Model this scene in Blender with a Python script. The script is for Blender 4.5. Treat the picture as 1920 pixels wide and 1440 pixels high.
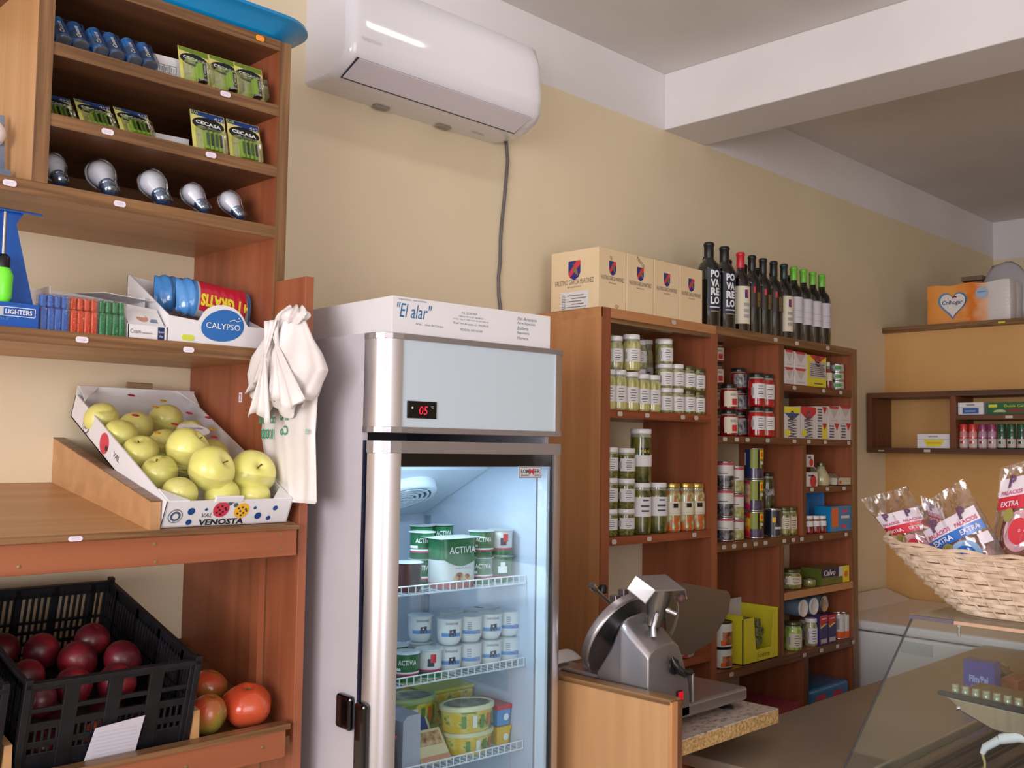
import bpy, math, random
from mathutils import Vector, Matrix, noise
for o in list(bpy.data.objects): bpy.data.objects.remove(o)
S = bpy.context.scene
COL = S.collection
PI = math.pi
rad = math.radians
# ---------------------------------------------------------------- camera
cd = bpy.data.cameras.new('camera'); cam = bpy.data.objects.new('camera', cd); COL.objects.link(cam)
cd.sensor_width = 36; cd.lens = 36 * 1899 / 1920; cd.clip_start = .05
_y, _p, _r = rad(45.04), rad(3.589), rad(.875)
fw = Vector((math.sin(_y) * math.cos(_p), math.cos(_y) * math.cos(_p), math.sin(_p)))
rt = Vector((math.cos(_y), -math.sin(_y), 0)); up = rt.cross(fw)
r2 = math.cos(_r) * rt + math.sin(_r) * up; u2 = -math.sin(_r) * rt + math.cos(_r) * up
M = Matrix((r2, u2, -fw)).transposed().to_4x4(); M.translation = (0, -2.25, 1.62)
cam.matrix_world = M
S.camera = cam
# ---------------------------------------------------------------- colour, exposure, world, lights
S.view_settings.view_transform = 'Standard'; S.view_settings.look = 'None'
S.view_settings.gamma = 1; S.view_settings.use_curve_mapping = False
S.view_settings.exposure = 0.42
W = bpy.data.worlds.new('world'); S.world = W; W.use_nodes = True
W.node_tree.nodes['Background'].inputs[0].default_value = (.92, .93, 1, 1)
W.node_tree.nodes['Background'].inputs[1].default_value = 1.0
def area(name, loc, rot, sx, sy, power, col=(1, 1, 1), spread=None):
    l = bpy.data.lights.new(name, 'AREA'); l.shape = 'RECTANGLE'; l.size = sx; l.size_y = sy; l.energy = power; l.color = col
    if spread: l.spread = spread
    o = bpy.data.objects.new(name, l); COL.objects.link(o); o.location = loc; o.rotation_euler = rot
    return o
# daylight through the shop window (left of the camera) and the glazed door behind it
area('window_daylight', (-2.52, -2.5, 1.82), (0, -PI / 2, 0), 1.5, 2.9, 100, (1, .965, .985))
area('door_daylight', (-.3, -5.12, 1.55), (PI / 2, 0, 0), 2.2, 2.2, 34, (1, .97, .985))

# ---------------------------------------------------------------- helpers
def lin(c): return c / 12.92 if c <= .04045 else ((c + .055) / 1.055) ** 2.4
def rgb(r, g, b): return (lin(r / 255), lin(g / 255), lin(b / 255), 1)
def thing(name, label, cat, loc=(0, 0, 0), rot=(0, 0, 0), group=None):
    o = bpy.data.objects.new(name, None); COL.objects.link(o); o.empty_display_size = .05
    o.location = loc; o.rotation_euler = rot; o['label'] = label; o['category'] = cat
    if group: o['group'] = group
    return o
def tag(o, label, cat, group=None):
    o['label'] = label; o['category'] = cat
    if group: o['group'] = group
    return o
def struct(o): o['kind'] = 'structure'; return o

_tc = {}
def glyphs(s, shear=0.0, bold=0.0):
    k = (s, shear, bold)
    if k in _tc: return _tc[k]
    cu = bpy.data.curves.new('t', 'FONT'); cu.body = s; cu.shear = shear; cu.offset = bold; cu.resolution_u = 2; cu.fill_mode = 'FRONT'
    ob = bpy.data.objects.new('t', cu); COL.objects.link(ob)
    dg = bpy.context.evaluated_depsgraph_get(); me = bpy.data.meshes.new_from_object(ob.evaluated_get(dg))
    v = [tuple(p.co[:2]) for p in me.vertices]; f = [tuple(p.vertices) for p in me.polygons]
    bpy.data.objects.remove(ob); bpy.data.curves.remove(cu); bpy.data.meshes.remove(me)
    x0 = min(p[0] for p in v); x1 = max(p[0] for p in v); y0 = min(p[1] for p in v); y1 = max(p[1] for p in v)
    v = [(p[0] - x0, p[1] - y0) for p in v]; _tc[k] = (v, f, x1 - x0, y1 - y0); return _tc[k]

class MB:
    def __init__(s): s.v = []; s.f = []; s.m = []; s.M = None
    def add(s, vs, fs, m=0):
        b = len(s.v)
        if s.M is not None: vs = [tuple(s.M @ Vector(p)) for p in vs]
        s.v += [tuple(p) for p in vs]
        for f in fs: s.f.append(tuple(i + b for i in f)); s.m.append(m)
        return s
    def box(s, x0, x1, y0, y1, z0, z1, m=0):
        return s.add([(x, y, z) for x in (x0, x1) for y in (y0, y1) for z in (z0, z1)],
                     [(0, 1, 3, 2), (4, 6, 7, 5), (0, 4, 5, 1), (2, 3, 7, 6), (0, 2, 6, 4), (1, 5, 7, 3)], m)
    def hexa(s, p, m=0):   # p: bottom 4 (ccw) + top 4
        return s.add(p, [(3, 2, 1, 0), (4, 5, 6, 7), (0, 1, 5, 4), (1, 2, 6, 5), (2, 3, 7, 6), (3, 0, 4, 7)], m)
    def quad(s, a, b, c, d, m=0): return s.add([a, b, c, d], [(0, 1, 2, 3)], m)
    def poly(s, pts, m=0): return s.add(pts, [tuple(range(len(pts)))], m)
    def slab(s, pts, off, m=0):
        n = len(pts); off = Vector(off); q = [tuple(Vector(p) + off) for p in pts]
        return s.add(list(pts) + q, [tuple(range(n))[::-1], tuple(range(n, 2 * n))] + [(i, (i + 1) % n, n + (i + 1) % n, n + i) for i in range(n)], m)
    def lathe(s, prof, seg=20, c=(0, 0, 0), m=0, R=None, caps=True, ms=None):
        n = len(prof); vs = []
        for r, z in prof:
            for k in range(seg):
                a = 2 * PI * k / seg; p = Vector((r * math.cos(a), r * math.sin(a), z))
                if R is not None: p = R @ p
                vs.append(tuple(p + Vector(c)))
        b = len(s.v); s.add(vs, [], m)
        for i in range(n - 1):
            mm = ms[i] if ms else m
            for k in range(seg):
                k2 = (k + 1) % seg; s.f.append((b + i * seg + k, b + i * seg + k2, b + (i + 1) * seg + k2, b + (i + 1) * seg + k)); s.m.append(mm)
        if caps and not (n == 2 and prof[0][1] == prof[1][1]):
            if prof[0][0] > 1e-5: s.f.append(tuple(b + k for k in range(seg))[::-1]); s.m.append(ms[0] if ms else m)
            if prof[-1][0] > 1e-5: s.f.append(tuple(b + (n - 1) * seg + k for k in range(seg))); s.m.append(ms[-1] if ms else m)
        return s
    def arc(s, r, z0, z1, a0, a1, seg=14, m=0, c=(0, 0, 0)):   # angle measured from -Y, positive towards +X
        vs = []
        for k in range(seg + 1):
            a = a0 + (a1 - a0) * k / seg; x = c[0] + r * math.sin(a); y = c[1] - r * math.cos(a)
            vs += [(x, y, z0), (x, y, z1)]
        return s.add(vs, [(2 * k, 2 * k + 2, 2 * k + 3, 2 * k + 1) for k in range(seg)], m)
    def tube(s, pts, r, seg=8, m=0, caps=True, flat=1.0):
        pts = [Vector(p) for p in pts]; n = len(pts); rr = r if isinstance(r, (list, tuple)) else [r] * n
        b = len(s.v); vs = []; pn = None
        for i, p in enumerate(pts):
            t = (pts[min(i + 1, n - 1)] - pts[max(i - 1, 0)]).normalized()
            if pn is None: pn = t.orthogonal().normalized()
            pn = (pn - t * pn.dot(t)); pn = pn.normalized() if pn.length > 1e-6 else t.orthogonal().normalized()
            q = t.cross(pn)
            for k in range(seg):
                a = 2 * PI * k / seg; vs.append(tuple(p + rr[i] * (math.cos(a) * pn + math.sin(a) * q * flat)))
        s.add(vs, [], m)
        for i in range(n - 1):
            for k in range(seg):
                k2 = (k + 1) % seg; s.f.append((b + i * seg + k, b + i * seg + k2, b + (i + 1) * seg + k2, b + (i + 1) * seg + k)); s.m.append(m)
        if caps:
            s.f.append(tuple(b + k for k in range(seg))[::-1]); s.m.append(m); s.f.append(tuple(b + (n - 1) * seg + k for k in range(seg))); s.m.append(m)
        return s
    def grid(s, fn, nu, nv, m=0, wrap=False):
        b = len(s.v); vs = [tuple(fn(i / nu, j / nv)) for i in range(nu + (0 if wrap else 1)) for j in range(nv + 1)]
        s.add(vs, [], m); N = nv + 1; U = nu
        for i in range(nu):
            i2 = (i + 1) % nu if wrap else i + 1
            for j in range(nv): s.f.append((b + i * N + j, b + i2 * N + j, b + i2 * N + j + 1, b + i * N + j + 1)); s.m.append(m)
        return s
    def text(s, t, o, ux, uy, h=None, w=None, m=1, al='c', shear=0, bold=0, hgt=None):
        v, f, W_, H_ = glyphs(t, shear, bold); o = Vector(o); ux = Vector(ux).normalized(); uy = Vector(uy).normalized()
        if w is None: k = h / H_; ky = k
        else: k = w / W_; ky = k if h is None else h / H_
        dx = {'c': -W_ * k / 2, 'l': 0, 'r': -W_ * k}[al]
        return s.add([tuple(o + ux * (p[0] * k + dx) + uy * (p[1] * ky)) for p in v], f, m)
    def textcyl(s, t, r, z, a, h, w=None, m=1, shear=0, bold=0, tilt=0):
        v, f, W_, H_ = glyphs(t, shear, bold); k = h / H_; kx = k if w is None else w / W_
        out = []
        for p in v:
            b = a + (p[0] - W_ / 2) * kx / r; out.append((r * math.sin(b), -r * math.cos(b), z + p[1] * k))
        return s.add(out, f, m)
    def build(s, name, mats, parent=None, smooth=False, bevel=0, sub=0, world=False, solid=0, loc=None, seg=2):
        me = bpy.data.meshes.new(name); vs = s.v
        if world and parent is not None: L = parent.location; vs = [(p[0] - L.x, p[1] - L.y, p[2] - L.z) for p in vs]
        me.from_pydata(vs, [], s.f)
        if not isinstance(mats, (list, tuple)): mats = [mats]
        for m in mats: me.materials.append(m)
        me.polygons.foreach_set('material_index', [min(i, len(mats) - 1) for i in s.m])
        if smooth: me.polygons.foreach_set('use_smooth', [True] * len(me.polygons))
        me.update()
        o = bpy.data.objects.new(name, me); COL.objects.link(o)
        if parent is not None: o.parent = parent
        if loc: o.location = loc
        if solid: d = o.modifiers.new('s', 'SOLIDIFY'); d.thickness = solid; d.offset = 0
        if bevel: d = o.modifiers.new('b', 'BEVEL'); d.width = bevel; d.segments = seg; d.limit_method = 'ANGLE'
        if sub: d = o.modifiers.new('u', 'SUBSURF'); d.levels = sub; d.render_levels = sub
        if smooth and not sub:
            try: me.set_sharp_from_angle(angle=rad(50))
            except Exception: pass
        return o
def squiggle(b, x, y, z, w, h, m, n=5):
    """an illegible handwritten-looking line of print"""
    pts = [(x - w / 2 + w * k / (n * 6), y, z + h * .5 * math.sin(k * PI / 3) * (.6 + .4 * math.cos(k))) for k in range(n * 6 + 1)]
    b.tube(pts, h * .09, 4, m)
def copy_tree(o, parent=None):
    c = o.copy(); COL.objects.link(c)
    if parent is not None: c.parent = parent
    for ch in list(o.children): copy_tree(ch, c)
    return c

# ---------------------------------------------------------------- materials
_mc = {}
def P(name, c, rough=.5, metal=0, coat=0, emit=None, es=1, spec=None, alpha=None):
    if name in _mc: return _mc[name]
    m = bpy.data.materials.new(name); m.use_nodes = True; b = m.node_tree.nodes['Principled BSDF']
    b.inputs['Base Color'].default_value = rgb(*c); b.inputs['Roughness'].default_value = rough; b.inputs['Metallic'].default_value = metal
    b.inputs['Coat Weight'].default_value = coat; b.inputs['Coat Roughness'].default_value = .05
    if spec is not None: b.inputs['Specular IOR Level'].default_value = spec
    if emit: b.inputs['Emission Color'].default_value = rgb(*emit); b.inputs['Emission Strength'].default_value = es
    _mc[name] = m; return m
def noisy(name, c1, c2, scale=(8, 8, 8), rough=.5, coat=0, metal=0, detail=3, lo=.35, hi=.65, bump=0, dist=0.0, c3=None, voro=False, rough2=None):
    """two or three colours mixed by stretched object-space noise"""
    if name in _mc: return _mc[name]
    m = P(name, c1, rough, metal, coat); nt = m.node_tree; b = nt.nodes['Principled BSDF']
    tc = nt.nodes.new('ShaderNodeTexCoord'); mp = nt.nodes.new('ShaderNodeMapping'); mp.inputs['Scale'].default_value = scale
    if voro:
        nz = nt.nodes.new('ShaderNodeTexVoronoi'); nz.inputs['Scale'].default_value = 1; out = nz.outputs['Distance']
    else:
        nz = nt.nodes.new('ShaderNodeTexNoise'); nz.inputs['Scale'].default_value = 1; nz.inputs['Detail'].default_value = detail; nz.inputs['Distortion'].default_value = dist; out = nz.outputs['Fac']
    cr = nt.nodes.new('ShaderNodeValToRGB'); e = cr.color_ramp.elements
    e[0].position = lo; e[0].color = rgb(*c1); e[1].position = hi; e[1].color = rgb(*c2)
    if c3: q = e.new((lo + hi) / 2); q.color = rgb(*c3)
    L = nt.links.new; L(tc.outputs['Object'], mp.inputs[0]); L(mp.outputs[0], nz.inputs['Vector']); L(out, cr.inputs[0]); L(cr.outputs[0], b.inputs['Base Color'])
    if bump:
        bp = nt.nodes.new('ShaderNodeBump'); bp.inputs['Strength'].default_value = bump; bp.inputs['Distance'].default_value = .004; L(out, bp.inputs['Height']); L(bp.outputs[0], b.inputs['Normal'])
    return m
def clear(name, tint=(255, 255, 255), refl=.12, rough=.04, amt=.06, bump=0, bs=40):
    """thin clear film or pane: transparent with a fresnel-weighted gloss"""
    if name in _mc: return _mc[name]
    m = bpy.data.materials.new(name); m.use_nodes = True; nt = m.node_tree; nt.nodes.clear(); L = nt.links.new
    out = nt.nodes.new('ShaderNodeOutputMaterial'); t = nt.nodes.new('ShaderNodeBsdfTransparent'); t.inputs[0].default_value = rgb(*tint)
    g = nt.nodes.new('ShaderNodeBsdfGlossy'); g.inputs['Roughness'].default_value = rough; g.inputs[0].default_value = (1, 1, 1, 1)
    lw = nt.nodes.new('ShaderNodeLayerWeight'); lw.inputs['Blend'].default_value = .35
    ma = nt.nodes.new('ShaderNodeMath'); ma.operation = 'MULTIPLY_ADD'; ma.inputs[1].default_value = refl; ma.inputs[2].default_value = amt
    L(lw.outputs['Fresnel'], ma.inputs[0]); mx = nt.nodes.new('ShaderNodeMixShader'); L(ma.outputs[0], mx.inputs[0]); L(t.outputs[0], mx.inputs[1]); L(g.outputs[0], mx.inputs[2]); L(mx.outputs[0], out.inputs[0])
    if bump:
        tc = nt.nodes.new('ShaderNodeTexCoord'); nz = nt.nodes.new('ShaderNodeTexNoise'); nz.inputs['Scale'].default_value = bs
        bp = nt.nodes.new('ShaderNodeBump'); bp.inputs['Strength'].default_value = bump; bp.inputs['Distance'].default_value = .02
        L(tc.outputs['Object'], nz.inputs['Vector']); L(nz.outputs['Fac'], bp.inputs['Height']); L(bp.outputs[0], g.inputs['Normal']); L(bp.outputs[0], lw.inputs['Normal'])
    _mc[name] = m; return m
walnut_x = noisy('walnut edge x', (96, 66, 40), (150, 110, 72), (3, 90, 90), .42, coat=.15, detail=5, dist=.6, lo=.3, hi=.7, c3=(124, 88, 56))
walnut_z = noisy('walnut edge z', (100, 70, 44), (156, 116, 78), (90, 90, 3), .42, coat=.15, detail=5, dist=.6, lo=.3, hi=.7, c3=(128, 92, 60))
brown_x = noisy('brown board x', (96, 58, 36), (128, 84, 52), (3, 70, 70), .45, detail=4, dist=.4)
brown_z = noisy('brown board z', (96, 58, 36), (126, 80, 50), (70, 70, 3), .45, detail=4, dist=.4)
cherry_z = noisy('cherry laminate z', (142, 78, 50), (162, 94, 62), (22, 22, 1.2), .42, coat=.1, detail=4, dist=.7, c3=(152, 86, 56))
cherry_x = noisy('cherry laminate x', (144, 80, 52), (164, 96, 64), (1.2, 22, 22), .42, coat=.1, detail=4, dist=.7, c3=(154, 88, 58))
beech_z = noisy('beech laminate z', (184, 138, 92), (198, 152, 106), (22, 22, 1.2), .45, coat=.05, detail=3, dist=.4)
beech_x = noisy('beech laminate x', (182, 136, 92), (196, 150, 104), (1.2, 22, 22), .45, coat=.05, detail=3, dist=.4)
oak_z = noisy('oak laminate z', (186, 128, 82), (202, 144, 96), (18, 18, 1.1), .45, coat=.08, detail=4, dist=.9, c3=(194, 136, 88))
oak_x = noisy('oak laminate x', (182, 124, 78), (200, 142, 94), (1.3, 26, 26), .45, coat=.08, detail=4, dist=.9)
yellow_wall = noisy('pale yellow wall paint', (227, 211, 180), (232, 216, 186), (3, 3, 3), .75)
white_wall = noisy('white wall paint', (226, 222, 224), (231, 228, 230), (3, 3, 3), .8)
ceil_m = noisy('ceiling paint', (220, 216, 214), (226, 222, 220), (3, 3, 3), .85)
orange_wall = noisy('orange wall paint', (214, 164, 100), (220, 170, 108), (4, 4, 4), .7)
floor_m = noisy('floor tile', (150, 135, 120), (172, 158, 140), (6, 6, 6), .3)
white_p = P('white plastic', (236, 236, 240), .28, coat=.3)
offwhite = P('white card', (232, 230, 234), .6)
paper = P('white paper label', (226, 224, 226), .6)
ink = P('dark print', (70, 68, 78), .6)
inkblue = P('blue print', (38, 104, 160), .5)
inkgrey = P('grey blue print', (104, 122, 140), .6)
black = P('black plastic', (16, 16, 19), .35)
blackgl = P('black gloss', (8, 8, 12), .12, coat=.5)
chrome = P('chrome', (205, 205, 210), .15, 1)
alu = P('brushed aluminium', (206, 202, 206), .33, .9)
alu_x = P('brushed aluminium trim', (186, 182, 188), .38, .85)
steel = noisy('stainless steel', (168, 160, 148), (184, 176, 164), (4, 60, 4), .3, metal=1)
# ================================================================ the room
def sbox(name, mats, *bx, **k):
    b = MB()
    for q in bx: b.box(*q)
    return struct(b.build(name, mats, **k))
sbox('floor', floor_m, (-2.6, 6.5, -5.2, .1, -.1, 0))
sbox('ceiling', ceil_m, (-2.6, 6.5, -5.2, .1, 3.035, 3.13))
sbox('wall_back', [yellow_wall, white_wall], (-2.6, 6.5, 0, .1, 0, 2.82, 0), (-2.6, 6.5, 0, .1, 2.82, 3.035, 1))
sbox('wall_right', [yellow_wall, white_wall], (6.385, 6.5, -5.2, 0, 0, 2.80, 0), (6.385, 6.5, -5.2, 0, 2.80, 3.035, 1))
sbox('wall_left', yellow_wall, (-2.6, -2.48, -5.2, -3.95, 0, 3.035), (-2.6, -2.48, -1.05, 0, 0, 3.035), (-2.6, -2.48, -3.95, -1.05, 0, 1.0), (-2.6, -2.48, -3.95, -1.05, 2.6, 3.035))
sbox('wall_front', yellow_wall, (-2.6, -1.4, -5.2, -5.08, 0, 3.035), (.8, 6.5, -5.2, -5.08, 0, 3.035), (-1.4, .8, -5.2, -5.08, 2.65, 3.035))
sbox('window_1', alu, (-2.54, -2.48, -3.95, -3.89, 1.0, 2.6), (-2.54, -2.48, -1.11, -1.05, 1.0, 2.6), (-2.54, -2.48, -2.52, -2.47, 1.0, 2.6), (-2.54, -2.48, -3.95, -1.05, 1.0, 1.06), (-2.54, -2.48, -3.95, -1.05, 2.54, 2.6))
sbox('door_1', alu, (-1.4, -1.33, -5.14, -5.09, 0, 2.65), (.73, .8, -5.14, -5.09, 0, 2.65), (-1.4, .8, -5.14, -5.09, 2.58, 2.65), (-.34, -.26, -5.14, -5.09, 0, 2.6))
sbox('trim_1', white_wall, (3.04, 3.305, -5.08, 0, 2.82, 3.035), bevel=.004)
sbox('wall_partition', orange_wall, (4.888, 5.16, -2.6, 0, 0, 2.217))
sbox('trim_2', walnut_x if 0 else noisy('walnut edge y', (96, 66, 40), (146, 108, 70), (90, 3, 90), .42, detail=5, dist=.6), (4.862, 5.18, -2.62, 0, 2.217, 2.244), bevel=.002)

# ================================================================ left wall shelving
LT = thing('fruit_shelving', 'tall orange-brown wall shelving with dark walnut edges, left of the white fridge', 'shelving', (.4, -.2, 0))
def part(name, mats, *bx, parent=None, **k):
    b = MB()
    for q in bx: b.box(*q)
    return b.build(name, mats, parent, world=True, **k)
part('side_panel', [cherry_z, walnut_z], (1.165, 1.190, -.354, -.001, 0, 2.497, 0), (1.165, 1.191, -.358, -.354, 0, 2.497, 1), parent=LT)
part('front_board', [cherry_z], (1.168, 1.188, -.476, -.359, 0, 1.968, 0), parent=LT, bevel=.001)
def shelf_board(x0, x1, zt, th, parent, y0=-.356, m=(beech_x, walnut_x), yb=-.001):
    return part('shelf', list(m), (x0, x1, y0 + .003, yb, zt - th, zt, 0), (x0, x1, y0, y0 + .003, zt - th - .001, zt + .001, 1), parent=parent)
dark_under = noisy('brown shelf laminate', (104, 66, 42), (128, 84, 54), (2, 30, 30), .45)
shelf_board(-.4, 1.165, 2.498, .021, LT, m=(dark_under, walnut_x))
shelf_board(.686, 1.165, 2.354, .022, LT, m=(dark_under, walnut_x)); shelf_board(.686, 1.165, 2.220, .022, LT, m=(dark_under, walnut_x))
shelf_board(-.4, 1.165, 2.088, .024, LT); shelf_board(-.4, 1.165, 1.820, .024, LT)
part('divider', [beech_z, walnut_z], (.662, .686, -.354, -.001, 2.088, 2.477, 0), (.660, .687, -.358, -.354, 2.088, 2.477, 1), parent=LT)
part('back_panel', [dark_under], (.686, 1.165, -.012, -.001, 2.088, 2.477, 0), parent=LT)
b = MB().slab([(-.4, -.470, 1.459), (-.4, -.001, 1.530), (1.164, -.001, 1.530), (1.164, -.470, 1.459)][::1], (0, 0, -.018))
b.build('shelf', [beech_x], LT, world=True)
part('front_rail', [cherry_x, walnut_x], (-.4, 1.153, -.492, -.472, 1.397, 1.449, 0), (-.4, 1.157, -.497, -.468, 1.449, 1.459, 1), parent=LT, bevel=.0012)
b = MB().slab([(-.4, -.470, 1.034), (-.4, -.001, 1.161), (1.164, -.001, 1.161), (1.164, -.470, 1.034)], (0, 0, -.018))
b.build('shelf', [dark_under], LT, world=True)
part('front_rail', [cherry_x, walnut_x], (-.4, 1.140, -.492, -.472, 1.002, 1.056, 0), (-.4, 1.147, -.499, -.466, 1.056, 1.067, 1), parent=LT, bevel=.0012)
part('back_stile', [cherry_z], (1.150, 1.1645, -.36, -.33, 1.07, 1.40, 0), parent=LT)
b = MB()
for x, z in ((.853, 1.436), (1.116, 1.442), (.856, 1.404), (1.118, 1.41), (.62, 1.412), (.93, 1.026), (1.09, 1.03)):
    b = MB(); b.lathe([(.0038, 0), (.0034, .0010), (0, .0014)], 10, (x, -.4918, z), R=Matrix.Rotation(PI / 2, 3, 'X')); b.build('screw', [P('brass screw', (176, 150, 104), .35, .8)], LT, world=True)
b = MB(); b.lathe([(.0036, 0), (.003, .0010), (0, .0014)], 10, (1.1682, -.405, 1.925), R=Matrix.Rotation(-PI / 2, 3, 'Y')); b.build('screw', [P('brass screw', (176, 150, 104), .35, .8)], LT, world=True)
b = MB()
b.slab([(.853, -.001, 1.515), (.853, -.001, 1.625), (.853, -.470, 1.511), (.853, -.470, 1.459)], (.020, 0, 0), 0)
b.slab([(.852, -.001, 1.625), (.874, -.001, 1.625), (.874, -.471, 1.511), (.852, -.471, 1.511)], (0, 0, .002), 1)
b.build('wedge_board', [beech_x, walnut_x], LT, world=True)
for x in (.953, .618):
    MB().slab([(x, -.10, 1.136), (x, -.10, 1.19), (x, -.468, 1.118), (x, -.468, 1.034)], (.013, 0, 0)).build('wedge_board', [beech_x], LT, world=True)
def oct_tag(b, x, z, y, w=.017, h=.0085, m=0, t=.0012):
    c = .003; pts = [(x - w / 2 + c, z - h / 2), (x + w / 2 - c, z - h / 2), (x + w / 2, z - h / 2 + c), (x + w / 2, z + h / 2 - c), (x + w / 2 - c, z + h / 2), (x - w / 2 + c, z + h / 2), (x - w / 2, z + h / 2 - c), (x - w / 2, z - h / 2 + c)]
    b.slab([(p[0], y, p[1]) for p in pts], (0, -t, 0), m)
    for k in (-.0012, .0012): b.box(x - w * .28, x + w * .28, y - t - .0002, y - t, z + k - .0003, z + k + .0003, 1)
tagm = P('price sticker', (236, 226, 240), .5); tagink = P('faded sticker print', (196, 180, 200), .6)
for x, z in ((1.036, 2.346), (.793, 2.209), (1.008, 2.211), (.622, 2.076), (.822, 2.075), (.761, 1.808), (.974, 1.806)):
    b = MB(); oct_tag(b, x, z, -.358, .023, .011); b.build('price_tag', [tagm, tagink], LT, world=True)
b = MB(); oct_tag(b, 1.113, 2.4885, -.358, .020, .012); o = b.build('price_tag', [P('orange sticker', (255, 160, 40), .5), tagink], LT, world=True); o['label'] = 'orange price sticker'
b = MB(); oct_tag(b, .708, 1.4535, -.4975, .024, .0085); b.build('price_tag', [tagm, tagink], LT, world=True)
b = MB(); b.text('2', (1.1645, -.235, 1.715), (0, -1, 0), (0, 0, 1), h=.014, m=0); b.quad((1.1648, -.242, 1.711), (1.1648, -.228, 1.711), (1.1648, -.228, 1.733), (1.1648, -.242, 1.733), 1)
b.build('sticker', [P('sticker red brown', (176, 90, 60), .5), tagm], LT, world=True)

# ================================================================ tall shelving right of the fridge
RT = thing('tall_shelving', 'long oak and cherry coloured grocery shelving full of jars, right of the fridge', 'shelving', (3.17, -.15, 0))
YF = -.29
part('side_panel', [oak_z, cherry_z], (2.346, 2.384, YF + .004, -.001, 0, 2.021, 0), (2.346, 2.385, YF - .001, YF + .004, 0, 2.05, 1), parent=RT)
part('side_panel', [cherry_z, walnut_z], (2.926, 2.943, YF + .004, -.001, 0, 2.021, 0), (2.945, 2.963, YF + .004, -.001, 0, 2.021, 0), (2.925, 2.964, YF - .001, YF + .004, 0, 2.021, 0), parent=RT)
part('side_panel', [cherry_z, walnut_z], (3.953, 3.995, YF + .004, -.001, 0, 2.021, 0), (3.952, 3.996, YF - .001, YF + .004, 0, 2.05, 1), parent=RT)
part('top_board', [oak_x, oak_x, walnut_x], (2.346, 2.952, YF, -.001, 2.021, 2.05, 0), (2.952, 3.952, YF, -.001, 2.021, 2.05, 0), (2.953, 3.952, YF - .003, YF, 2.021, 2.051, 2), (2.385, 2.926, YF + .002, YF + .03, 2.006, 2.021, 2), parent=RT)
red_x = noisy('reddish edge x', (128, 62, 38), (158, 84, 54), (3, 70, 70), .42, detail=4)
def rshelf(x0, x1, zt, th=.022, em=None, y0=YF): return part('shelf', [cherry_x, em or brown_x], (x0, x1, y0 + .003, -.001, zt - th, zt, 0), (x0, x1, y0, y0 + .003, zt - th - .001, zt, 1), parent=RT)
rshelf(2.384, 2.926, 1.740, .024, red_x); rshelf(2.384, 2.926, 1.352, .024, red_x); rshelf(2.384, 2.926, .940, .024, red_x)
for a in ((1.671, .023), (1.302, .027), (.867, .030)): rshelf(2.963, 3.953, *a)
rshelf(3.409, 3.953, 1.876, .026); rshelf(3.575, 3.953, 1.486, .022); rshelf(3.409, 3.953, 1.096, .026, oak_x); rshelf(2.963, 3.953, .60, .022)
for x0, x1, z0, z1 in ((3.382, 3.409, 1.671, 2.021), (3.557, 3.575, 1.302, 1.648), (3.385, 3.409, .867, 1.275), (3.563, 3.590, .60, .837)):
    part('divider', [cherry_z, brown_z], (x0, x1, YF + .006, -.001, z0, z1, 0), (x0, x1, YF + .001, YF + .006, z0, z1, 1), parent=RT)
rt_tag = P('pale price sticker', (206, 196, 190), .5)
tags = [[2.705, 2.037], [2.43, 1.728], [2.566, 1.728], [2.758, 1.728], [2.834, 1.728], [2.407, 1.34], [2.581, 1.34], [2.825, 1.34],
 [3.344, 2.035], [3.5, 2.035], [3.744, 2.036], [3.48, 1.863], [3.708, 1.863], [3.85, 1.863], [3.007, 1.66], [3.081, 1.66], [3.151, 1.66], [3.287, 1.66], [3.479, 1.66], [3.588, 1.66], [3.719, 1.66], [3.916, 1.66],
 [3.002, 1.289], [3.065, 1.289], [3.134, 1.289], [3.204, 1.289], [3.272, 1.289], [3.403, 1.289], [3.469, 1.289], [3.533, 1.289], [3.682, 1.289], [3.889, 1.289], [3.612, 1.475], [3.735, 1.475], [3.873, 1.475], [3.05, .852], [3.551, .852], [3.683, .852], [3.812, .852], [3.944, .852]]
for x, z in tags:
    b = MB(); oct_tag(b, x, z, YF - .003, .022 if x < 2.95 else .025, .014, t=.001); b.build('price_tag', [rt_tag, tagink], RT, world=True)

# ================================================================ fridge
FR = thing('display_fridge', 'tall silver upright fridge with glass door and grey header panel', 'fridge', (1.23, -.60, 0), (0, 0, rad(-3.5)))
fside = noisy('fridge side paint', (196, 192, 200), (200, 196, 204), (5, 5, 5), .42)
liner = P('fridge liner', (196, 208, 224), .4)
fr_white = P('fridge white moulding', (214, 224, 234), .4)
b = MB()
b.box(0, .012, 0, .56, .02, 1.846, 0); b.box(.503, .515, 0, .56, .02, 1.846, 0); b.box(.012, .503, .55, .56, .02, 1.846, 0)
b.box(.012, .503, .0, .55, 1.84, 1.846, 0); b.box(.012, .503, 0, .55, .02, .03, 0)
b.box(.012, .042, .0, .44, .15, 1.60, 1); b.box(.478, .503, .0, .44, .15, 1.60, 1); b.box(.012, .503, .43, .44, .15, 1.60, 1)
b.box(.012, .503, .0, .44, 1.60, 1.61, 1); b.box(.012, .503, .0, .44, .14, .15, 1)
b.build('cabinet', [fside, liner], FR)
pl = [(0, .0), (-.001, -.018), (.003, -.036), (.013, -.049), (.028, -.057), (.052, -.060)]
pr = [(.480, -.060), (.497, -.058), (.508, -.050), (.514, -.036), (.515, 0)]
def pillar(prof, z0, z1, back, nm, tr=.012):
    b = MB(); n = len(prof)
    ring = prof + back; c = Vector((sum(p[0] for p in ring) / len(ring), sum(p[1] for p in ring) / len(ring), 0))
    b.slab([(p[0], p[1], z0) for p in ring], (0, 0, z1 - z0), 0)
    o = b.build(nm, [alu], FR, smooth=True); return o
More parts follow.
